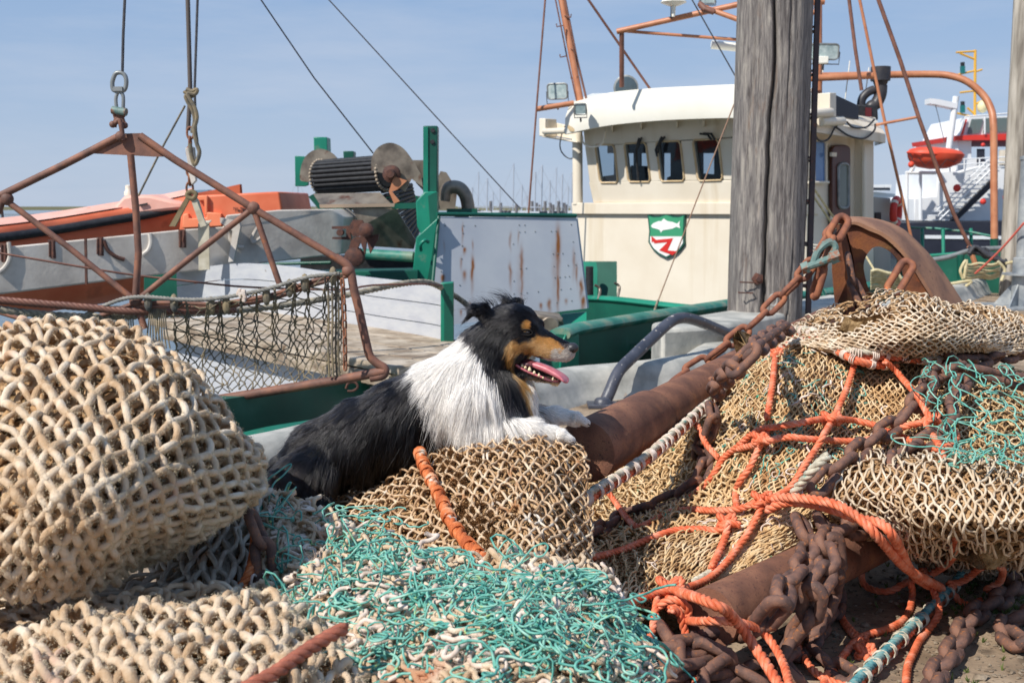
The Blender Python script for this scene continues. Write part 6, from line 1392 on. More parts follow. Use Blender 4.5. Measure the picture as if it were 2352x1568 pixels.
b = MB(); b.lathe(W(1438, 202, 15.6), (-.2, -1, -.1), [(.10, -.1), (.165, -.02), (.17, .02), (.15, .03)], 24); sl_ = obj('searchlight', b, M_lamp, TR); b = MB(); b.lathe(W(1438, 202, 15.56), (-.2, -1, -.1), [(.145, 0), (.12, .012)], 24); obj('lens', b, pmat('dark_lens', [srgb(70,84,92)], rough=.1), sl_)
# masts and spars
tw('mast', [(1284,-30,16.2),(1334,236,16.0)], 7.5, M_mast, TR, 14)
tw('mast_cable', [(1272,-20,16.1),(1300,120,16.1),(1325,235,16.0)], 1.7, M_mast2, TR); tw('mast_cable', [(1296,-10,16.1),(1326,140,16.1),(1348,232,16.0)], 2.6, M_mast2, TR)
for (x, y, s) in ((1297,33,1),(1304,108,1),(1311,175,1),(1293,55,-1),(1301,125,-1)): tw('mast_step', [(x, y+4, 16.1),(x+s*14, y+7, 16.0),(x+s*15, y, 16.0)], 1.4, M_mast2, TR, 6)
tw('yard', [(1232,251,15.9),(1318,237,15.9)], 6, M_mast, TR, 12)
tw('shroud', [(1253,-10,15.8),(1232,252,15.8),(1214,490,15.8)], 2.2, M_mast2, TR, 8)
tw('stay_bar', [(1346,-8,15.2),(1494,206,15.4)], 3.0, M_mast2, TR, 8)
tw('spar', [(1417,73,14.6),(1560,41,14.4),(1730,3,14.1)], 6.5, M_mast, TR, 12); tw('spar_post', [(1428,74,14.6),(1428,200,14.8)], 5.5, M_mast2, TR, 12); tw('spar_brace', [(1436,72,14.6),(1740,95,14.3)], 3.6, M_mast, TR, 10)
tw('spar_strut', [(1608,14,14.3),(1730,58,14.0)], 6, M_mast, TR, 10); tw('spar_hook', [(1608,10,14.3),(1620,22,14.2),(1640,28,14.2)], 7, M_mast2, TR, 10)
b = MB(); b.lathe(W(1547, 12, 14.3), (0, 0, 1), [(.02, -.14), (.03, -.02), (.09, 0), (.16, .03), (.13, .07), (.02, .09)], 20); obj('antenna_dome', b, M_visor, TR); tw('antenna_stalk', [(1543,14,14.3),(1543,42,14.4)], 3, M_wire, TR)
tw('radar_scanner', [(1634,103,14.6),(1740,114,14.6)], 9.5, M_visor, TR, 18)
tw('aft_mast', [(1879,-20,15.5),(1879,250,15.5)], 9, M_mast, TR, 16); tw('aft_yard', [(1846,5,15.5),(1893,3,15.5)], 8, M_mast, TR, 14); tw('aft_brace', [(1852,45,15.5),(1878,20,15.5)], 4, M_mast, TR, 8)
tw('crossbar', [(1840,181,15.3),(2008,174,15.3)], 7.5, M_mast, TR, 14)
tw('gallows', [(1840,176,16.4),(2043,172,16.4),(2140,171,16.3),(2185,175,16.2),(2222,188,16.1),(2256,216,16.0),(2275,248,15.9),(2282,290,15.8),(2283,420,15.7),(2284,553,15.6)], 8, M_mast, TR, 16, sm=4)
tw('gallows_foot', [(2284,548,15.6),(2284,600,15.6)], 9.5, M_green, TR, 16)
tw('aft_stay', [(1949,-10,15),(1964,110,15),(1979,208,15)], 4, M_mast2, TR, 10); tw('aft_stay', [(1973,-8,15),(2030,270,15),(2093,545,15)], 3.4, M_mast, TR, 10); tw('aft_stay', [(2014,-10,14.8),(2068,140,14.8),(2112,275,14.8),(2190,490,14.7),(2232,575,14.7)], 4.6, M_mast2, TR, 10)
tw('aft_stay_foot', [(2226,565,14.6),(2246,625,14.6)], 6, M_mast, TR, 8)
tw('spreader', [(2012,287,15),(2113,268,14.9)], 3.2, M_mast, TR, 8)
tw('mast_support', [(1862,205,16),(1912,280,16)], 4, M_mast2, TR, 8)
for x0, y0, x1, y1 in ((1952,140,1941,228),(1890,160,1883,250),(1996,155,1985,235)): tw('whip_aerial', [(x0,y0,16.5),(x1,y1,16.5)], 1.3, M_visor, TR, 6)
for pts in ([(594,-8,11.5),(722,180,11.9),(857,352,12.3)], [(748,-8,14),(980,245,14),(1196,480,14)]): tw('wire', pts, 1.6, M_wire, TR, 6)
tw('wire', [(1585,-8,13),(1720,230,13)], 1.6, M_wire, TR, 6)
tw('forestay', [(1686,240,9.6),(1600,460,9.9),(1502,716,10.2)], 1.5, pmat('tan_line', [srgb(168,134,112)], rough=.7), TR, 6)
tw('forestay_end', [(1512,688,10.15),(1501,722,10.2)], 3, M_plank, TR, 8)
b = MB(); b.tube(cr([onf(1337,312,.3), onf(1341,330,.3), onf(1362,338,.3), onf(1385,328,.3), onf(1390,300,.4)], 6), .014, 6); obj('cable', b, M_cab, TR)
b = MB(); b.tube(cr([onf(1312,262,.4), onf(1290,310,.2), onf(1288,345,.0), onf(1310,365,.0), onf(1336,350,.0)], 6), .009, 6); obj('cable', b, M_wire, TR)

# ---- green hull and bulwarks
def strip(name, pts, h, th, m, par, cap=None, capm=None, bottom=None):
    """wall standing along points (px,py,Y) of its top edge, h metres high"""
    p = np.array(pts, float); P = cr(W(*p.T), 5) if len(pts) > 2 else W(*p.T); T = np.gradient(P, axis=0); T[:, 2] = 0; T /= np.linalg.norm(T, axis=1)[:, None]; n = np.stack([-T[:, 1], T[:, 0], 0*T[:, 0]], -1)
    n = np.where((n[:, 1] < 0)[:, None], -n, n); hh = np.array([0, 0, -h]); b = MB()
    b.grid(np.stack([P, P+hh], 0)); b.grid(np.stack([P+n*th, P+n*th+hh], 0), True); b.grid(np.stack([P, P+n*th], 0), True)
    for i in (0, -1): b.add([P[i], P[i]+n[i]*th, P[i]+n[i]*th+hh, P[i]+hh], [(0, 1, 2, 3)])
    o = obj(name, b, m, par)
    if cap:
        b = MB(); b.tube(P+n*th/2, cap, 12, flat=.55); obj(name+'_rail', b, capm or m, par)
    return P, n
strip('bulwark', [(1296,768,8.15),(1330,757,8.4),(1420,741,9.0),(1520,724,9.7),(1620,708,10.5),(1740,690,11.4),(1900,672,12.8),(2100,640,14.6)], 1.6, .07, M_green, TR, .085, M_capw)
strip('hull_stripe', [(1285,884,8.0),(1380,868,8.5),(1480,850,9.2),(1600,828,10),(1700,812,10.8)], .10, .1, M_green2, TR)
b = MB(); P = W([1284,1312,1345,1318], [800,757,757,900], [8.05, 8.2, 8.35, 8.2]); pw('bulwark_end', [(1283,880,8.1),(1288,790,8.1),(1300,765,8.12),(1330,756,8.3),(1330,880,8.3)], 0, .1, M_green2, TR, bevel=.02)
strip('far_bulwark', [(1240,690,13.3),(1340,686,13.0),(1420,690,12.6),(1560,706,12.0),(1680,716,11.6)], .9, .08, M_green, TR, .07, M_green2)
pw('far_bulwark_panel', [(1340,601,13.6),(1417,601,13.5),(1417,690,13.4),(1340,690,13.5)], 0, .1, M_green, TR); pw('locker_side', [(1340,601,13.58),(1372,601,13.56),(1372,690,13.45),(1340,690,13.48)], 0, .02, M_green2, TR)
tw('bollard', [(1354,612,13.3),(1354,680,13.3)], 9, M_black, TR, 14)
for x, y in ((1340,660),(1385,655)): tw('cleat', [(x+26,y-6,12.9),(x+38,y+4,12.9),(x+34,y+28,12.8)], 3, M_steel, TR, 8, sm=3)
pw('deck', [(1200,735,12.5),(1700,735,11.2),(1700,790,9.5),(1290,790,9.0)], 0, (0, 0, -.05), M_green, TR)
pw('inner_panel', [(1290,722,11.5),(1347,716,11.4),(1347,752,11.2),(1290,757,11.3)], 0, .05, M_green2, TR)
b = MB(); b.prism(W([1215,1290,1296,1240,1218], [722,730,745,760,750], 10.4), (0, .5, 0)); b.tube(W([1215,1292], [724,736], [10.35]*2), .03, 10); b.lathe(W(1262,746,10.35), (0, -1, 0), [(.06, 0), (.09, .05), (.085, .1)], 16); obj('fairlead', b, M_steel, TR, bevel=.01)
# near hull on the left of the dog
strip('hull', [(300,955,4.95),(420,932,5.4),(520,916,5.75),(650,897,6.15),(780,880,6.6),(880,866,6.95),(1010,848,7.5),(1150,825,8.1)], 1.3, .12, M_green, TR)
strip('rub_rail', [(560,1012,5.2),(610,1001,5.35),(680,984,5.6),(800,965,6.0),(950,942,6.5)], .08, .16, M_green2, TR)
pw('bulkhead_post', [(1012,650),(1041,648),(1041,795),(1012,795)], 7.7, .10, M_green2, TR, bevel=.006)
pw('post_side', [(1020,652),(1041,650),(1041,795),(1020,795)], 7.695, .09, M_green, TR)
tw('mooring_eye', [(795,892,6.55),(800,880,6.55),(815,878,6.55),(822,888,6.55),(812,897,6.55),(798,898,6.55)], 3, M_iron, TR, 8, sm=4)
# white boards
wl = np.array([(405,622,10.6),(530,606,10.1),(632,609,9.6),(742,624,9.1),(868,640,8.5),(976,651,8.0),(1014,656,7.8)], float)
tp = cr(W(*wl.T), 5); 
for k in range(3):
    b = MB(); z0 = .0-.142*k; A = tp+[0, 0, z0]; Bq = tp+[0, 0, z0-.135]; n_ = np.array([.3, .95, 0])*.05
    b.grid(np.stack([A, Bq], 0)); b.grid(np.stack([A+n_, Bq+n_], 0), True); b.grid(np.stack([A, A+n_], 0), True); b.grid(np.stack([Bq, Bq+n_], 0)); obj('side_board', b, M_white_w, TR, ang=50)
b = MB(); b.tube(tp+[0, -.05, -.46], .045, 14); obj('white_pipe', b, M_white_w, TR)
# planks
pa, pb = np.array([-2.75, 8.9, .19]), np.array([-.72, 6.55, .17]); dv = (pb-pa)/np.linalg.norm(pb-pa); wv = np.array([-dv[1], dv[0], 0]); wv = wv if wv[1] > 0 else -wv
for k in range(4):
    b = MB(); o = pa+wv*(.27*k)+dv*(-.25+.14*((k*7) % 3)); e = pb+wv*(.27*k)+dv*(.1+.12*((k*5) % 3)); b.bar(o+wv*.13, e+wv*.13, .255, .05); obj('plank', b, M_plank, TR, bevel=.006)
for k in range(1):
    b = MB(); b.bar(pa-[0, 0, .075]+wv*.06, pb-[0, 0, .075]+wv*.06, .12, .08); obj('plank', b, M_plank, TR, bevel=.006)
b = MB(); q = np.array([0, 0, -.12]); b.prism([pa+q+wv*.12, pb+q+wv*.12+dv*.3, pb+q+wv*.12+dv*.3-[0, 0, 1.2], pa+q+wv*.12-[0, 0, 1.2]], wv*.05); obj('inner_side', b, M_white_w, TR, smooth=False)
b = MB(); b.prism([pa+[0, 0, -.9], pb+[0, 0, -.9], pb+[.5, .5, -.9]-wv*1.5, pa-wv*1.5+[0, 0, -.9]], (0, 0, -.05)); obj('hold_floor', b, pmat('grey_floor', [srgb(96,104,116), srgb(120,126,134)], scale=2, rough=.5), TR, smooth=False)
pw('stowage_box', [(330,596,11.2),(420,590,11.2),(420,700,11.2),(330,700,11.2)], 0, .4, M_green, TR, bevel=.01)
pw('stowage_box', [(560,628,10.6),(960,620,10.6),(960,700,10.6),(560,700,10.6)], 0, .5, M_green, TR, bevel=.01)
pw('dark_block', [(690,590),(955,585),(955,650),(690,650)], 11.6, .4, M_black, TR)  # plain black block filling the dark region below the machine
tw('far_rail', [(560,612,11.6),(640,606,11.5),(760,603,11.4)], 4, M_green, TR)
tw('green_cylinder', [(816,582,11.0),(950,590,10.9)], 12, M_capw, TR, 18)
for pts, r_t, mm in (([(-20,578,6.1),(193,614,6.2),(309,632,6.3),(402,642,6.35),(537,657,6.4),(669,663,6.45),(790,665,6.5),(855,655,6.7),(975,652,7.0),(1015,655,7.5)], 2.6, M_mast2),
    ([(-20,688,5.7),(161,703,5.8),(240,710,5.85),(330,716,5.9),(456,714,6.1),(540,712,6.3)], 0, None)):
    if r_t: tw('rusty_line', pts, r_t, mm, TR, 6, sm=3)
    else:
        p = np.array(pts, float); obj('wire_rope', rope_mb(cr(W(*p.T), 5), .020, strands=4), M_mast2, TR, ang=0)
p = np.array([(-20,708,5.7),(100,722,5.8),(233,728,5.9),(376,722,6.2),(510,716,6.5),(631,704,6.8),(788,679,7.0),(855,665,7.1),(922,652,7.3),(976,648,7.5),(1012,660,7.7),(1060,690,8.0),(1078,706,8.3)], float)
obj('mooring_rope', rope_mb(cr(W(*p.T), 5), .020, strands=3), pmat('old_rope', [srgb(96,92,84), srgb(140,134,120), srgb(170,160,140)], scale=20, rough=.9), TR, ang=0)

# ---- sorting machine on deck
pm_ = TR
pw('machine_plate', [(677,358),(706,360),(708,425),(700,428),(678,428)], 12.4, .06, M_green2, TR, bevel=.005)
pw('machine_post', [(720,315),(751,315),(753,380),(722,378)], 12.5, .25, M_green2, TR, bevel=.008); pw('machine_post', [(788,347),(812,347),(812,378),(790,378)], 12.6, .2, M_green, TR, bevel=.008)
cA = [(783,376),(768,356),(750,345),(733,342),(715,348),(700,362),(691,385),(689,412),(697,417),(712,418),(735,380)]
pw('left_guard', [tuple(q) for q in cr(np.array(cA[:10], float), 4)]+[(735,380)], 12.1, .03, M_steel, TR)
ax0 = W(738, 407, 12.05); ax1 = W(888, 397, 11.6); dax = ax1-ax0; Ld = np.linalg.norm(dax); da_ = dax/Ld; u_ = np.cross(da_, (0, 0, 1)); u_ /= np.linalg.norm(u_); v_ = np.cross(u_, da_)
b = MB(); b.lathe(ax0, da_, [(.14, 0), (.15, .01), (.15, Ld-.01), (.14, Ld)], 28); obj('drum', b, M_black, TR)
for k in range(22):
    a = 2*math.pi*k/22; o = ax0+(math.cos(a)*u_+math.sin(a)*v_)*.165; b = MB(); 
    if k in (5, 16): b.bar(o, o+dax, .05, .012); obj('slat', b, M_steel, TR)
    else: b.tube([o, o+dax], .021, 10); obj('roller', b, M_black, TR)
b = MB()
for s in (0, 1):
    for k in range(30):
        a = 2*math.pi*k/30; o = ax0+dax*s+(math.cos(a)*u_+math.sin(a)*v_)*.178; b.ball(o, (.016, .016, .016), seg=8, rings=5)
obj('drive_chain', b, pmat('chain_beige', [srgb(150,132,112), srgb(180,166,146)], scale=30, rough=.5), TR)
pw('right_guard', [tuple(q) for q in cr(np.array([(853,392),(854,362),(869,338),(896,328),(924,339),(948,369),(966,400)], float), 5)]+[(971,430),(945,411),(930,440),(905,425),(886,399)], 11.45, .03, M_steel, TR)
b = MB(); b.lathe(W(900, 400, 11.4), (0, -1, 0), [(.09, 0), (.085, .08), (.05, .10), (.04, .16)], 16); obj('drive_motor', b, M_iron, TR); pw('motor_bracket', [(905,405),(935,415),(912,436),(900,440),(918,462),(905,468),(893,440)], 11.3, .04, M_mast, TR)
# inclined part of the belt
i0 = W(893, 425, 11.6); i1 = W(968, 560, 11.3); i2 = W(960, 425, 12.2)
for k in range(13):
    t = k/12.; a = W(878+t*70, 440+t*120, 11.6); c = W(945+t*20, 425+t*95, 12.1); b = MB(); b.tube([a, c], .022, 8); obj('belt_roller', b, M_black, TR)
pw('tray', [(719,445,11.5),(872,442,11.4),(897,467,11.2),(735,470,11.3)], 0, .03, M_steel, TR); pw('tray_lip', [(733,470,11.2),(907,467,11.1),(905,475,11.1),(735,478,11.2)], 0, .05, pmat('bare_lip', [srgb(160,140,120)], scale=8, rough=.4, metal=.4), TR)
pw('chute', [(808,479,11.2),(908,478,11.2),(955,552,11.4),(950,572,11.4),(858,566,11.3),(830,520,11.2)], 0, .04, M_steel, TR)
pw('chute_frame', [(896,468,11.2),(1002,463,11.2),(1002,478,11.2),(900,480,11.2)], 0, .2, M_green, TR)
pw('machine_base', [(708,452,12.3),(730,440,12.3),(960,450,12.2),(960,478,12.2),(735,484,12.3)], 0, .3, M_green, TR)
b = MB()
pw('x', [(762,520),(804,519),(806,551),(763,549),(763,545),(795,544),(795,526),(762,526)], 10.3, .06, None, None, mb=b);
pw('x', [(815,545),(870,538),(868,550),(850,582),(842,552),(838,585),(828,556),(812,590),(800,575),(806,552)], 10.25, .06, None, None, mb=b); obj('tensioner', b, M_iron, TR, smooth=False)
b = MB(); b.lathe(W(842, 528, 10.2), (0, -1, 0), [(.06, -.05), (.065, .06), (.03, .08)], 14); b.lathe(W(822, 524, 10.3), (0, -1, 0), [(.08, -.05), (.085, .02)], 6); b.lathe(W(782, 534, 10.25), (0, -1, 0), [(.03, -.05), (.03, .05)], 10); b.lathe(W(815, 590, 10.3), (0, -1, 0), [(.09, -.05), (.085, .08), (.04, .1)], 14); obj('bearing', b, M_iron, TR)
pw('upright', [(972,289),(1005,289),(1004,490),(972,490)], 11.0, .22, M_green, TR, bevel=.01); pw('upright_face', [(972,291),(983,291),(983,490),(972,490)], 10.985, .1, M_green2, TR)
for x, y in ((994,300),(993,326)):
    b = MB(); b.lathe(W(x, y, 10.99), (0, -1, 0), [(.022, 0), (.020, .006)], 12); obj('bolt_hole', b, M_black, TR)
pw('upright_gusset', [(955,463),(975,440),(1004,440),(1004,541),(968,541),(958,520)], 10.9, .25, M_green2, TR, bevel=.01)
pw('gusset_shade', [(983,450),(1004,440),(1004,541),(990,541)], 10.88, .02, M_green, TR)
pw('leg', [(956,545),(1006,500),(998,560),(984,660),(944,660)], 10.7, .25, M_green2, TR, bevel=.01); pw('leg_edge', [(1000,545),(1010,500),(992,640),(984,660),(978,660)], 10.68, .1, M_green, TR)
tw('leg_handle', [(967,575,10.6),(966,562,10.55),(976,552,10.55),(984,556,10.6)], 4, M_green2, TR, sm=4)
pw('back_plate', [(1003,412),(1012,393),(1025,396),(1040,420),(1050,440),(1045,480),(1003,482)], 11.6, .04, M_steel, TR); pw('back_plate', [(948,368),(974,368),(974,440),(955,420)], 11.7, .04, M_steel, TR)
tw('steel_elbow', [(1020,462,11.4),(1024,440,11.4),(1036,430,11.4),(1055,432,11.4),(1068,447,11.4),(1074,468,11.4),(1076,490,11.4)], 15, M_steel, TR, 20, sm=5)
b = MB(); b.box(W(1062, 484, 11.4), (.3, .2, .04)); obj('elbow_flange', b, M_green, TR)
# stained panel
q = [np.array(p, float) for p in ((1009,499,10.8),(1323,499,11.6),(1349,708,11.4),(984,752,10.5))]; Q3 = [W(*p) for p in q]; nu_, nv_ = 170, 110
U, Vv = np.meshgrid(np.linspace(0, 1, nu_), np.linspace(0, 1, nv_)); Pp = ((1-U)*(1-Vv))[..., None]*Q3[0]+(U*(1-Vv))[..., None]*Q3[1]+(U*Vv)[..., None]*Q3[2]+((1-U)*Vv)[..., None]*Q3[3]
b = MB(); b.grid(Pp); back_ = Pp+[.02, .05, 0]; b.grid(back_, True); n1 = nu_*nv_
X_, Y_ = proj(Pp); stn = np.zeros(X_.shape)
ST_ = [(1017,636,5,12,1),(1062,527,2,28,.7),(1067,573,4,10,.9),(1060,600,3,20,.5),(1085,610,4,46,.9),(1067,628,5,16,.7),(1079,700,6,14,.6),(1172,545,3,24,.55),(1172,620,4,34,.6),(1198,600,4.5,60,.8),(1198,650,3,50,.6),(1190,540,2,20,.5),(1281,560,6,80,.95),(1281,650,4,60,.8),(1325,620,3,30,.7),(1335,655,5,28,.85),(1318,592,4,40,.5),(1243,700,4,10,.7),(1262,695,5,18,.9),(1340,690,6,22,.9),(1300,690,4,9,.5),(1085,560,2,16,.5),(1060,715,3,10,.6),(1275,600,9,90,.25),(1195,620,9,80,.2),(1020,560,2,20,.3)]
for (x, y, w_, h_, a) in ST_:
    dx = (X_-x+1.5*vnoise(np.stack([X_*.0, Y_*.08, X_*0+x], -1)))/(w_*.85); dy = (Y_-y)/h_; dy = np.where(dy < 0, dy*2.2, dy); stn = np.maximum(stn, a*np.exp(-(dx**2))*np.exp(-(dy**2)))
stn = stn*(1.35+.35*vnoise(np.stack([X_*.25, Y_*.06, X_*0], -1))); stn = np.clip(stn, 0, 1)
obj('rust_stained_panel', b, M_panel, TR, attr=('stain', np.r_[stn.ravel(), 0*stn.ravel()]), ang=40)
b = MB(); r_ = np.random.default_rng(3)
for u in (.045, .12, .17, .25, .52, .565, .605, .68, .80, .835, .87, .90, .955):
    for v in ((.08, .5) if u in (.045, .12, .25) else (.08, .15, .27, .39, .52, .64, .77, .9)):
        if r_.random() < .5: b.ball((1-u)*(1-v)*Q3[0]+u*(1-v)*Q3[1]+u*v*Q3[2]+(1-u)*v*Q3[3]+[0, .001, 0], (.008, .008, .008), seg=6, rings=4)
obj('rivets', b, M_lamp, TR)
tw('panel_top_rail', [(1003,492,10.8),(1323,495,11.6)], 5, M_green, TR, 10)
tw('panel_edge', [(1008,497,10.75),(984,755,10.4)], 4, M_green, TR, 8)

# ---- rigging left: hook chain, sling, boom
sw_ = thing('hoisting_swivel', 'steel swivel and shackles hanging on a wire above the tubular frame', 'swivel', tuple(W(272, 200, 5.9)))
YF = 5.9
tw('wire', [(287,-10,YF),(283,80,YF),(281,172,YF)], 3.4, M_wire, sw_, 8)
p = [(268,168),(262,176),(258,192),(262,208),(284,208),(290,192),(288,176),(280,168)]; b = MB(); b.tube(cr([W(x, y, YF) for x, y in p], 5, True), .011, 10, closed=True); b.box(W(273, 205, YF), (.045, .035, .022)); obj('swivel_eye', b, M_lamp, sw_)
b = MB(); b.tube(cr([W(268,250,YF), W(266,228,YF), W(270,214,YF), W(277,212,YF), W(283,222,YF), W(283,250,YF)], 5), .009, 10); obj('swivel_jaw', b, M_lamp, sw_)
b = MB(); b.tube([W(258,253,YF-.01), W(290,258,YF-.02)], .020, 12); obj('shackle_pin', b, M_tealiron, sw_)
for dx in (0,): b = MB(); b.tube(cr([W(262,246,YF), W(264,268,YF), W(272,274,YF), W(284,266,YF), W(287,248,YF)], 5), .009, 10); b.ball(W(259,286,YF), (.018, .018, .018)); b.ball(W(286,288,YF), (.018, .018, .018)); b.tube(cr([W(262,292,YF), W(268,272,YF), W(278,268,YF), W(286,290,YF)], 5), .012, 10); obj('shackle', b, M_frame, sw_)
b = MB(); b.tube(cr([W(266,282,YF-.03), W(274,276,YF-.03), W(280,300,YF-.03), W(282,322,YF-.03)], 4), .012, 10); b.ball(W(276, 313, YF-.03), (.026, .02, .026)); obj('lower_shackle', b, M_frame, sw_)

fm = thing('hanging_frame', 'rusty tubular steel frame with hanging net over the boat rail', 'net frame', tuple(W(500, 880, YF)))
def ft(name, pts, r, sm=0): return tw(name, [(x, y, (d[0] if d else YF)) for x, y, *d in pts], r, M_frame, fm, 14, sm)
pw('apex_plate', [(196,352),(262,316),(272,307),(322,306),(336,312),(398,360),(350,360),(300,357)], YF, .012, M_frame, fm)
ft('top_tube', [(276,312),(140,382),(0,450),(-80,492)], 8.5); ft('top_tube', [(322,312),(400,366),(600,490),(790,603)], 8.5)
ft('corner_tube', [(770,590),(796,608),(806,626),(812,660),(822,700),(833,750),(842,790),(850,818),(866,834),(884,846),(880,862),(850,868)], 10, 4); ft('bottom_bar', [(884,852),(780,872),(650,893),(520,914),(420,930)], 11)
ft('brace', [(300,355),(312,480),(318,580),(311,690)], 8); ft('brace', [(16,462),(160,570),(312,692)], 7); ft('brace', [(312,692),(440,590),(582,478)], 7); ft('brace', [(582,478),(610,560),(642,652)], 7); ft('brace', [(6,455),(-4,490)], 8); ft('brace', [(312,690),(332,755)], 8)
for dy, rr_t in ((0, 5), (9, 5)): ft('hoop', [(800,628+dy*.6),(720,645+dy),(620,678+dy),(500,697+dy),(420,696+dy),(312,694+dy)], rr_t, 3)
ft('hoop', [(312,696),(240,722),(180,742)], 6); ft('hoop', [(-20,712),(40,730),(110,748)], 5)
p = np.array([(780,628,5.85),(700,638,5.85),(612,664,5.85),(500,685,5.85),(420,688,5.85),(330,682,5.85),(270,690,5.85),(180,730,5.85)], float); obj('head_rope', rope_mb(cr(W(*p.T), 5), .011), pmat('grey_rope', [srgb(120,118,112), srgb(150,146,138)], scale=30, rough=.8), fm, ang=0)
for x, y in ((16,457),(312,692),(582,478),(800,622)): b = MB(); b.ball(W(x, y, YF), (.034, .03, .034), seg=14, rings=10); obj('joint', b, M_frame, fm)
# hanging net: bunched at the hoop
class NetHang:
    def both(s, u, v):
        v = np.clip(v, 0, 1); u = np.clip(u, 0, 1); gx = np.array([.0, .075, .20, .27, .40, .49, .60, .72, .80, .90, .97, 1.0]); uu = u.copy()
        near = gx[np.argmin(np.abs(u[..., None]-gx), -1)]; k = np.clip(1-v/.62, 0, 1)**.75; uu = u*(1-.88*k)+near*.88*k
        px = 400+385*uu; top_ = 695-70*np.clip((px-480)/300, 0, 1)**1.1; bot = 905-(px-480)*.13
        px = px+(1-v)*0; py = top_+(bot-top_)*v**.9; P = W(px, py, YF-.06+.22*np.sin(v*2.6)+.03*np.sin(uu*26)); return P, np.broadcast_to(np.array([0, -1., 0]), P.shape)
M_darknet = pmat('dark_hanging_net', [srgb(84,84,82), srgb(120,110,92), srgb(140,124,96)], scale=14, rough=.85)
nh = NetHang(); net_obj('hanging_net', [net_geo(nh, 24, 17, .0034, bow=.02, lat=.05, jit=.22, knot=2.0, seed=95, K=4, S=5, lim=9.)], M_darknet, fm)
nh2 = NetHang(); b = MB()
for x, y in ((485,700),(520,698),(400,694),(340,692),(612,678),(665,660),(700,648),(765,632)): b.ball(W(x, y+2, YF-.03), (.022, .02, .05), seg=8, rings=6)
obj('net_tie', b, M_darknet, fm)
b = MB()
for x in (753,762,770,776): p = np.array([(x,640),(x+2,720),(x+1,800),(x+4,866)], float); b.tube(cr(W(p[:, 0], p[:, 1], YF-.03+.01*(x % 3)), 4), .006, 6)
obj('side_rope', b, M_darknet, fm)
for k, (x0, x1) in enumerate(((262,268),(290,300),(345,330),(365,352))):
    b = MB()
    for q in range(5): b.tube(cr([W(x0+q*4, 702, YF), W(x0+q*5-4, 745, YF), W(x0+q*9-10, 800, YF)], 3), .004, 5)
    obj('net_strand', b, M_darknet, fm)
ch_m = pmat('small_chain_rust', [srgb(110,70,52), srgb(150,96,66)], scale=30, rough=.7)
cw([(786,640,5.8),(790,700,5.8),(792,770,5.8),(793,850,5.8)], .055, .030, .0055, ch_m, 'thin rusty chain hanging beside the frame corner', None, seed=41)
b = MB(); 
for q in range(14): b.ball(W(560+rng.normal(0, 5), 678+rng.normal(0, 8), YF-.08), (.012, .01, .014), seg=6, rings=4)
tag(obj('plastic_scrap', b, M_white, origin=W(560, 678, YF)), 'white plastic scrap tied on the grey head rope of the frame', 'scrap')

bm = thing('steel_boom', 'long dirty white steel boom with welded hooks lying across the orange boat', 'boom', tuple(W(300, 590, 9.8)))
A = [W(-120, 580, 9.4), W(420, 527, 10.2), W(512, 521, 10.35), W(518, 494, 10.35), W(640, 482, 10.6), W(765, 480, 10.9), W(790, 500, 10.95), W(785, 583, 10.95), W(632, 601, 10.6), W(309, 637, 10.05), W(-120, 690, 9.4)]
b = MB(); b.prism(A, (.1, .45, 0)); obj('box_beam', b, M_boom, bm, bevel=.012)
for x, y in ((8,560),(118,552),(228,546),(418,528)):
    Yh = 9.6+(x/640.)*.95; b = MB()
    for dx in (-4, 5): b.tube([W(x+dx, y+2, Yh-.04), W(x+dx, y+38, Yh-.04)], .010, 6)
    b.box(W(x+1, y+20, Yh-.03), (.06, .02, .16)); obj('lug', b, M_iron, bm)
for pts in ([(20,556),(22,590),(12,612),(-4,626)], [(238,552),(248,575),(268,590),(286,596)], [(344,536),(346,556),(340,574),(326,586)], [(524,533),(530,552),(545,566),(560,568)], [(596,512),(580,545),(582,556),(600,545)]):
    b = MB(); b.tube(cr([W(x, y, 9.55+(x/640.)*.98) for x, y in pts], 5), .018, 8); obj('hook', b, M_boom if pts[0][0] != 238 else M_iron, bm)
pw('bracket', [(505,500),(548,508),(552,520),(536,600),(524,602),(534,530),(506,512)], 10.3, .06, M_boom, bm)
b = MB(); b.prism(W([193,198,200,195], [548,548,652,653], 9.78), (0, .02, 0)); obj('rust_seam', b, M_iron, bm, smooth=False)

slg = thing('lifting_sling', 'pale webbing sling and chain hoist hanging down to the steel boom', 'sling', tuple(W(450, 400, 9.9)))
tw('wire', [(431,-10,9.9),(434,100,9.9),(437,210,9.9),(432,300,9.9)], 5, pmat('brown_wire', [srgb(90,80,74)], rough=.7), slg, 10); tw('wire', [(454,-10,9.9),(447,205,9.9),(450,300,9.9),(458,360,9.9)], 3, M_wire, slg, 8); tw('guy_rope', [(425,243,9.9),(375,335,9.9),(318,450,9.9)], 2.4, M_darknet, slg, 6)
p = np.array([(428,205),(440,210),(452,206),(448,216),(432,214),(436,228),(446,245),(452,270),(446,300),(452,330),(458,352),(448,378),(440,360),(436,330)], float); b = MB(); b.tube(cr(W(p[:, 0], p[:, 1], 9.8), 5), .018, 8); b.tube(cr(W(p[:9, 0]-6, p[:9, 1]+6, 9.82), 5), .014, 8); obj('rope_tie', b, M_darknet, slg)
for k in range(7):
    a = k*math.pi/2; c = W(437-k*.2, 306+k*22 if k < 3 else 372+(k-3)*20, 9.85); b = MB(); d1 = np.array([math.cos(a), math.sin(a), 0]); b.tube([c+d1*.028*math.cos(t)+np.array([0, 0, .052])*math.sin(t) for t in np.linspace(0, 6.28, 14, endpoint=False)], .010, 6, closed=True); obj('chain_link', b, ch_m, slg)
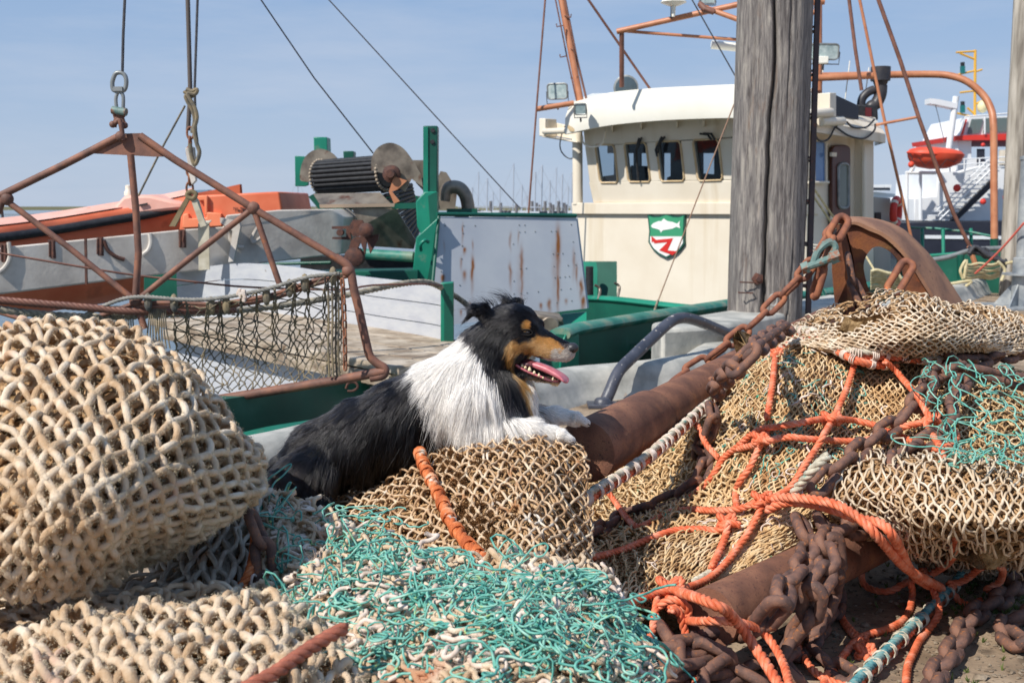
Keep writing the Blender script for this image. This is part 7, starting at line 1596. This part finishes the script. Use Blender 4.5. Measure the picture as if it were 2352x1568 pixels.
b = MB(); b.prism(W([425,444,448,432], [340,338,378,384], 9.8), (0, .06, 0)); b.prism(W([430,446,450,440], [385,380,415,425], 9.8), (0, .05, 0)); obj('hoist_block', b, M_boom, slg, bevel=.005)
M_sling = pmat('pale_webbing', [srgb(170,160,136), srgb(204,196,176)], scale=8, rough=.85, bump=.3); M_slingd = pmat('dirty_webbing', [srgb(104,90,66), srgb(136,120,90)], scale=8, rough=.9)
pw('strap', [(428,450),(440,448),(402,520),(388,520)], 9.85, .03, M_slingd, slg); pw('strap', [(436,452),(448,452),(474,518),(460,522)], 9.8, .03, M_sling, slg); pw('strap', [(448,450),(456,462),(470,510),(462,500)], 9.83, .03, M_sling, slg)
pw('strap', [(455,516),(480,514),(481,619),(456,621)], 9.98, .02, M_sling, slg); pw('strap_top', [(455,516,9.97),(480,514,9.97),(486,508,10.9),(461,510,10.9)], 0, (0, 0, .01), M_sling, slg)
b = MB(); b.tube(cr(W(np.array([430,440,450,444,434]), np.array([446,440,446,456,454]), 9.8), 5, True), .02, 8, closed=True); obj('strap_knot', b, M_slingd, slg)

# ---- orange rescue boat
ob = thing('orange_boat', 'open orange work boat with black rubbing strip behind the steel boom', 'boat', tuple(W(250, 560, 12.5)))
YO = 12.2
g1 = cr(W(np.array([-160,0,121,242,340,424]), np.array([548,532,516,496,480,462]), np.array([11.2,11.6,12,12.3,12.5,12.6])), 6)
lo1 = g1+np.array([.15, .25, -.42]); lo2 = g1+np.array([.35, .8, -.78]); top1 = g1+np.array([0, .04, .05])
b = MB(); b.grid(np.stack([top1, g1, lo1, lo2, lo2+[0, .8, -.1]], 0)); b.grid(np.stack([top1+[.02, .35, .0], top1], 0)); obj('hull', b, M_or, ob, ang=60)
b = MB(); b.tube(g1+[0, -.02, -.06], .048, 10, flat=1.); obj('rubbing_strip', b, M_black, ob)
b = MB(); b.grid(np.stack([top1+[0, .3, .10], top1+[0, .03, .02]], 0)); b.grid(np.stack([top1+[0, .3, .10], top1+[0, .32, -.2]], 0)); obj('side_deck', b, M_orl, ob)
b = MB(); far_ = top1+np.array([.2, 1.7, .05]); b.grid(np.stack([far_+[0, 0, .12], far_-[0, 0, .5]], 0)); b.grid(np.stack([far_+[0, 0, .12], far_+[0, .1, .12]], 0)); b.grid(np.stack([far_+[0, .1, .12], far_+[0, .3, -.7]], 0)); obj('far_side', b, M_or, ob)
b = MB(); b.prism(W([-20,0,160,262,262,0,-20], [508,505,490,478,500,530,532], 12.9), (0, .1, 0)); obj('inner_wall', b, M_or, ob)
b = MB(); c = [(258,482),(266,470),(282,452),(300,448),(345,449),(390,460),(424,466),(424,480),(380,484),(320,492),(262,496)]; b.prism(W(*np.array(c, float).T, 12.45), (.1, .9, .02)); obj('fore_cabin', b, M_orl, ob, bevel=.03)
pw('hatch_vent', [(318,470),(338,466),(338,470),(320,474)], 12.42, .02, M_black, ob); b = MB(); b.lathe(W(296, 450, 12.6), (0, 0, 1), [(.05, 0), (.05, .04), (.035, .06), (.035, .11), (.02, .12)], 14); obj('mushroom_vent', b, M_cab, ob)
b = MB(); c = [(418,462),(450,449),(640,440),(648,482),(648,530),(410,534),(414,500)]; b.prism(W(*np.array(c, float).T, 12.0), (.1, 1.2, 0)); ob_ = obj('stern_box', b, M_or, ob, bevel=.02)
b = MB(); 
for c in ([(452,450),(476,449),(477,495),(470,495),(468,460),(455,462)], [(420,492),(432,490),(434,502),(474,500),(474,487),(508,490),(510,520),(418,524)]): b.prism(W(*np.array(c, float).T, 11.95), (0, .08, 0))
obj('box_frame', b, pmat('bright_orange', [srgb(244,128,84), srgb(250,146,104)], scale=3, rough=.5), ob, bevel=.01)
def text3(s, c, size, ax, up_, m, parent, thick=.003, name='lettering'):
    cu = bpy.data.curves.new(name, 'FONT'); cu.body = s; cu.size = size; cu.extrude = thick; cu.align_x = 'CENTER'; cu.align_y = 'CENTER'
    o = bpy.data.objects.new(name, cu); me = bpy.data.meshes.new_from_object(o); bpy.data.objects.remove(o)
    me.materials.append(m); o = bpy.data.objects.new(name, me); col.objects.link(o); o.parent = parent
    ax = Vector(ax).normalized(); up_ = Vector(up_).normalized(); n = ax.cross(up_)
    M = Matrix(((ax.x, up_.x, n.x), (ax.y, up_.y, n.y), (ax.z, up_.z, n.z))).to_4x4(); M.translation = Vector(np.asarray(c)-ORG.get(parent.name, np.zeros(3))); o.matrix_local = M; return o
text3('Nr. 888 285', W(560, 479, 11.985), .045, (1, .02, .02), (0, 0, 1), M_black, ob); text3('900 kg', W(562, 486, 11.985), .045, (1, .02, .02), (0, 0, 1), M_black, ob)
tw('boat_post', [(6,500,12.8),(2,455,12.8)], 3, M_wire, ob)

# ---- coils, life ring, rails at the stern
lr = MB(); c = W(2058, 487, 15.8); ax_ = np.array([.5, .87, 0]); lr.tube([c+ax_*.175*math.cos(t)+np.array([0, 0, .175])*math.sin(t) for t in np.linspace(0, 6.28, 28, endpoint=False)], .05, 12, closed=True)
LR = thing('life_ring', 'red life ring with pale bands hanging behind the wheelhouse door', 'life ring', tuple(c)); obj('ring', lr, M_red, LR)
for t in (.8, 2.4, 3.9, 5.5):
    b = MB(); b.tube([c+ax_*.175*math.cos(t+d)+np.array([0, 0, .175])*math.sin(t+d) for d in (-.12, 0, .12)], .053, 12); obj('band', b, M_cab, LR)
strip('stern_bulwark', [(2060,592,15.6),(2150,586,15.2),(2250,578,14.9),(2330,574,14.7)], 1.4, .08, M_green, TR, .04, M_green2)
tw('stern_rail', [(2085,522,16.2),(2150,525,16),(2230,533,15.8),(2290,545,15.6)], 3, M_capw, TR); tw('stern_rail', [(2120,600,14.2),(2180,590,14.2),(2235,574,14.2),(2300,570,14.2)], 6, M_lamp, TR, sm=3)
for x in (2118,2166,2230): tw('stanchion', [(x,525,15.9),(x+1,590,15.8)], 4, M_green2, TR)
tw('stanchion', [(2206,585,14.0),(2207,640,14.0)], 8, M_green, TR)
text3('8', W(2318, 582, 14.6), .32, (1, -.1, 0), (0, 0, 1), M_visor, TR, .004)
M_coil = pmat('pale_yellow_rope', [srgb(186,170,126), srgb(214,202,164)], scale=16, rough=.85); cs = thing('rope_coil', 'pale yellow mooring rope coiled along the green stern bulwark', 'rope', tuple(W(2230, 610, 13.9)))
b = MB(); r_ = np.random.default_rng(9)
for k in range(7): y = 606+k*5.5; b.tube(cr(W(np.array([2215,2228,2250,2275,2296]), np.array([y, y+2, y, y+1.5, y-4.])+r_.normal(0, 1, 5), 13.9+.02*k), 4), .014, 8)
for pts in ([(2212,640),(2206,620),(2220,598),(2214,640)], [(2292,600),(2308,620),(2300,645)], [(2180,652),(2230,645),(2215,660)], [(2310,605),(2340,598),(2360,590)]): b.tube(cr(W(*np.array(pts, float).T, 13.7), 5), .018, 8)
obj('coil', b, M_coil, cs)
cs = thing('rope_coil', 'pale mooring rope bundle seen through the opening of the shoe', 'rope', tuple(W(2040, 660, 11.5))); b = MB()
for k in range(9): b.tube(cr(W(np.array([2000,2015,2040,2062,2070]), np.array([622.,620,626,630,640])+k*5+r_.normal(0, 2, 5), 12.+.03*k), 4), .016, 8)
obj('coil', b, M_coil, cs)
cs = thing('dark_rope', 'dark coiled rope hanging on the stern rail near the gallows foot', 'rope', tuple(W(2240, 590, 14.1))); b = MB()
for k in range(8): b.tube(cr(W(np.array([2225,2240,2262,2285,2310]), np.array([578.,572,580,592,604])+r_.normal(0, 5, 5), 13.95+.02*k), 4), .022, 8)
obj('coil', b, M_wire, cs)
for pts in ([(1866,428,13.2),(1900,478,13.6),(1926,515,14)], [(1866,447,13.2),(1895,490,13.6),(1918,525,14)], [(1990,590,14),(2020,640,13),(2050,690,12)]): tw('halyard', pts, 2.6, M_coil, TR, 6)
for k in range(8): pw('louvre', [(1862,560+k*7),(1890,562+k*7),(1890,565+k*7),(1862,563+k*7)], 14.0, .02, M_cab, TR)
tw('green_strut', [(1878,650,12.5),(1925,745,12.3)], 6, M_green, TR)

# ================================================================ FAR HARBOUR
dk = MB(); dk.prism(W([900,2500,2500,900], [474,474,484,484], 520.), (0, 20, 0)); dk.prism(W([-600,900,900,-600], [475,474,483,483], 540.), (0, 20, 0)); tag(obj('far_dyke', dk, M_grass_, smooth=False), kind='structure')
M_far = pmat('far_hull', [srgb(200,204,210), srgb(220,222,224)], scale=.3, rough=.6); M_alu = pmat('mast_alloy', [srgb(170,176,186)], rough=.5)
r_ = np.random.default_rng(31)
yachts = [(1098,395,0),(1118,410,0),(1132,440,0),(1178,376,1),(1210,450,0),(1228,395,0),(1243,380,1),(1262,415,0),(1276,385,0),(1290,400,1),(1304,428,0),(1148,430,0),(684,405,0),(699,455,0),(1312,395,0),(1084,430,0),(1198,425,0)]
sizes = ['tall', 'short']
for i, (x, yt, big) in enumerate(yachts):
    Y = 230+r_.uniform(-30, 90); wl_ = 478+1.7/Y*F*-0; base = W(x, 484, Y); Lh = (9 if big else 6.5)*.5; t = thing('sailing_yacht', 'distant moored yacht in the marina behind the trawler', 'sailing boat', (base[0], Y, -1.5), 'yachts moored far behind the trawler')
    b = MB(); zt = -.1; st_ = [(-1, .1, .05), (-.8, .75, .0), (-.2, 1, 0), (.4, .8, .05), (.85, .3, .12), (1, .02, .18)]
    rows = [[(base[0]+s*Lh, Y+w*1.3*math.cos(a), -1.3+ (1.3+dz)*(1-math.sin(a) if False else 1-abs(math.sin(a)))-.0) for a in np.linspace(0, math.pi, 9)] for s, w, dz in st_]; b.grid(rows); b.box((base[0]-.2*Lh, Y, .25), (Lh*.9, 1.4, .5)); obj('hull', b, M_far if i % 3 else M_navy, t)
    h = W(x, yt, Y)[2]; b = MB(); b.tube([(base[0], Y, 0), (base[0]+.02*h, Y, h)], .13, 8); obj('mast', b, M_alu, t)
    b = MB(); b.tube([(base[0]-Lh*.9, Y, .2), (base[0], Y, h*.97)], .035, 5); b.tube([(base[0]+Lh, Y, .2), (base[0], Y, h*.97)], .035, 5); b.tube([(base[0], Y, 1.2), (base[0]-Lh*.8, Y, 1.3)], .12, 6); obj('rigging', b, M_alu, t)
    t['label'] = f'distant moored yacht in the marina behind the trawler'
# mooring piles of the marina
mp_ = pmat('far_pile', [srgb(120,118,120)], rough=.9)
pl_ = None
for i, x in enumerate((1222,1232,1240,1252,1264,1270,1283,1296,1300,1127,1150,1186,704,700)):
    P0 = W(x, 484, 210.); b = MB(); b.tube([(0, 0, -3), (0, 0, W(x, 462+4*(i % 3), 210.)[2])], .28, 8)
    o = obj('mooring_pile', b, mp_); o.location = (P0[0], 210, 0); tag(o, 'far mooring pile standing in the marina', 'pile', 'mooring piles in the far marina')
# far buildings/ship on the left behind the sling
t = thing('far_building', 'small far blue-green harbour building behind the sling', 'building', tuple(W(465, 450, 260.))); pw('block', [(448,437),(478,436),(480,447),(486,447),(486,462),(446,462)], 260., 8, pmat('far_blue', [srgb(110,140,160)], rough=.8), t)
# ---- white ship with orange lifeboat on the right
YW = 62.
SH = thing('supply_ship', 'white ship with navy hull, red bridge stripe and yellow mast beyond the stern', 'ship', tuple(W(2250, 540, YW)))
pw('hull', [(2066,512),(2500,505),(2500,600),(2072,600)], YW, 10, M_navy, SH); pw('hull_line', [(2125,540),(2480,544),(2480,552),(2125,548)], YW-.06, .05, M_shipw, SH)
pw('superstructure', [(2200,315),(2232,316),(2232,365),(2352,370),(2500,370),(2500,508),(2100,508),(2100,455),(2150,450),(2155,395),(2200,390)], YW+3, 7, M_shipw, SH, bevel=.05)
pw('bridge', [(2228,268),(2500,262),(2500,312),(2205,312)], YW+3.2, 6, M_shipw, SH); pw('bridge_stripe', [(2194,312),(2340,306),(2500,304),(2500,322),(2196,322)], YW+2.5, 7, M_red, SH)
for q in ([(2232,274),(2258,273),(2250,306),(2222,308)],[(2262,272),(2284,271),(2284,304),(2258,306)],[(2290,271),(2320,270),(2320,303),(2290,304)]): pw('bridge_window', q, YW+3.1, .05, pmat('ship_glass', [srgb(96,112,110)], rough=.15), SH)
pw('red_corner', [(2216,274),(2222,274),(2212,310),(2206,310)], YW+3.05, .1, M_red, SH)
for pts in ([(2218,268),(2352,258)], [(2218,268),(2205,308)], [(2262,268),(2262,308)], [(2286,268),(2286,306)]): tw('bridge_rail', [(x, y, YW+2.4) for x, y in pts], 1.8, M_shipw, SH, 6)
tw('yellow_mast', [(2240,115,YW+4),(2239,270,YW+4)], 3.2, pmat('yellow_paint', [srgb(222,170,60)], rough=.5), SH, 8); M_yel = bpy.data.materials['yellow_paint']
for pts in ([(2196,121),(2241,118)], [(2205,123),(2240,137)], [(2198,172),(2239,163)], [(2198,260),(2239,270)], [(2205,213),(2239,209)], [(2238,166),(2256,160)], [(2239,210),(2256,205)], [(2239,240),(2256,232)], [(2238,262),(2222,248)]): tw('mast_arm', [(x, y, YW+4) for x, y in pts], 2.4, M_yel, SH, 6)
for y in (160, 250):
    pw('signal_lamp', [(2208,y-8),(2217,y-8),(2217,y+9),(2208,y+9)], YW+3.8, .2, pmat('lamp_teal', [srgb(30,110,110)], rough=.4), SH); pw('signal_lamp', [(2209,y-17),(2216,y-17),(2216,y-8),(2209,y-8)], YW+3.8, .2, M_black, SH)
b = MB(); b.ball(W(2257, 245, YW+4), (.32, .32, .36)); obj('radome', b, pmat('cream_dome', [srgb(226,214,170)], rough=.5), SH)
tw('crane_post', [(2178,350,YW+2),(2196,222,YW+2)], 7, M_shipw, SH, 12); pw('crane_arm', [(2136,226),(2155,228),(2200,237),(2198,250),(2150,240),(2136,238)], YW+1.8, .8, M_shipw, SH)
tw('crane_wire', [(2148,240,YW+2),(2153,258,YW+2),(2170,330,YW+2)], .8, M_wire, SH, 5)
for pts in ([(2083,395),(2083,505)], [(2114,395),(2114,505)], [(2080,397),(2150,397)], [(2105,372),(2090,397)], [(2150,385),(2172,420)], [(2162,420),(2162,505)], [(2175,360),(2190,345)], [(2190,400),(2260,380)]): tw('davit', [(x, y, YW+1.5) for x, y in pts], 4, M_shipw, SH, 8)
b = MB()
for k in range(14):
    t_ = k/13.; b.box(W(2150+t_*135, 505-t_*132, YW+1.6), (1.2, .8, .06))
obj('stair_steps', b, M_shipw, SH)
for dx, dy in ((0,0),(-6,-22),(-3,-11)): tw('stair_rail', [(2158+dx,505+dy,YW+1),(2290+dx,376+dy,YW+1)], 2 if dx == 0 else 1.3, M_shipw, SH, 6)
pw('stair_shadow_slab', [(2180,510),(2196,510),(2290,418),(2290,400)], YW+2.2, .3, M_navy, SH)  # dark slab painted in as the shadow beneath the stairs
for pts in ([(2175,368),(2352,358)], [(2175,380),(2300,372)], [(2182,368),(2182,395)], [(2215,366),(2215,390)], [(2250,364),(2250,385)]): tw('deck_rail', [(x, y, YW+1.4) for x, y in pts], 1.6, M_shipw, SH, 6)
pw('ship_door', [(2245,342),(2262,342),(2262,378),(2245,378)], YW+2.9, .1, M_navy, SH); pw('port', [(2334,430),(2345,430),(2345,444),(2334,444)], YW+2.9, .1, M_black, SH); pw('cream_panel', [(2296,345),(2340,342),(2340,378),(2296,378)], YW+2.85, .1, M_cab, SH)
for x, y, r in ((2198,432,9),(2258,463,7),(2310,453,7),(2258,333,5)):
    b = MB(); b.ball(W(x, y, YW+.6), np.array([1, .8, 1])*r*YW/F); tag(obj('buoy', b, M_red, origin=W(x, y, YW+.6)), 'red ball fender hung on the white ship', 'fender', 'red balls hung on the white ship')
LB = thing('lifeboat', 'orange lifeboat hanging in the davits of the white ship', 'lifeboat', tuple(W(2148, 360, YW)))
ss = [(2084,346,.02,.05),(2092,352,.5,.55),(2110,358,.8,.9),(2140,362,1,1),(2175,362,.95,.9),(2200,356,.7,.6),(2214,350,.1,.1)]; rows = []
for (x, y, w_, h_) in ss: c = W(x, 350+(x-2084)*.05, YW); rows.append([c+np.array([0, 1.1*w_*math.cos(a), -.85*h_*math.sin(a)]) for a in np.linspace(0, math.pi, 12)])
b = MB(); b.grid(cr_rows(rows) if False else rows); obj('hull', b, M_red if False else pmat('lifeboat_orange', [srgb(216,72,44), srgb(228,90,60)], scale=1, rough=.5), LB, ang=80)
rows = []
for (x, y, w_, h_) in ss: c = W(x, 350+(x-2084)*.05, YW); rows.append([c+np.array([0, 1.0*w_*math.cos(a), .36*h_*math.sin(a)]) for a in np.linspace(0, math.pi, 10)])
b = MB(); b.grid(rows, True); obj('canopy', b, bpy.data.materials['lifeboat_orange'], LB, ang=80)
tw('gunwale', [(x, 350+(x-2084)*.05, YW-1.05*w_) for x, y, w_, h_ in ss], 2.2, bpy.data.materials['lifeboat_orange'], LB)
tw('grab_line', [(2090,353,YW-.8),(2098,372,YW-.9),(2110,362,YW-1.2),(2125,382,YW-1.2),(2140,366,YW-1.3),(2158,385,YW-1.2),(2175,366,YW-1.2),(2192,372,YW-1),(2210,352,YW-.5)], .9, M_black, LB, 5)
b = MB(); b.ball(W(2093, 378, YW-.9), (.17, .17, .17)); obj('float', b, bpy.data.materials['lifeboat_orange'], LB)
# farther ferries
FS = thing('far_ferry', 'far white ferry with an orange funnel low on the horizon', 'ship', tuple(W(2130, 490, 240.)))
pw('hull', [(2085,472),(2190,466),(2190,512),(2085,512)], 240., 20, M_shipw, FS); pw('decks', [(2150,440),(2190,436),(2190,470),(2150,472)], 241., 15, M_shipw, FS); pw('funnel', [(2134,412),(2140,412),(2142,470),(2132,470)], 242., 3, M_mast, FS)
for k in range(4): pw('deck_windows', [(2088,478+k*8),(2150,476+k*8),(2150,478+k*8),(2088,480+k*8)], 239.9, .05, M_navy, FS)
FS = thing('far_ship', 'far small white ship just right of the wheelhouse', 'ship', tuple(W(2040, 450, 200.)))
pw('hull', [(2000,440),(2062,446),(2066,470),(2000,470)], 200., 12, M_shipw, FS); pw('bridge', [(1998,424),(2048,424),(2046,438),(1998,440)], 199., 8, M_shipw, FS); pw('windows', [(2002,431),(2044,431),(2044,436),(2002,436)], 198.9, .05, M_navy, FS); pw('funnel', [(2001,404),(2006,404),(2006,424),(2001,424)], 201., 3, M_mast, FS)
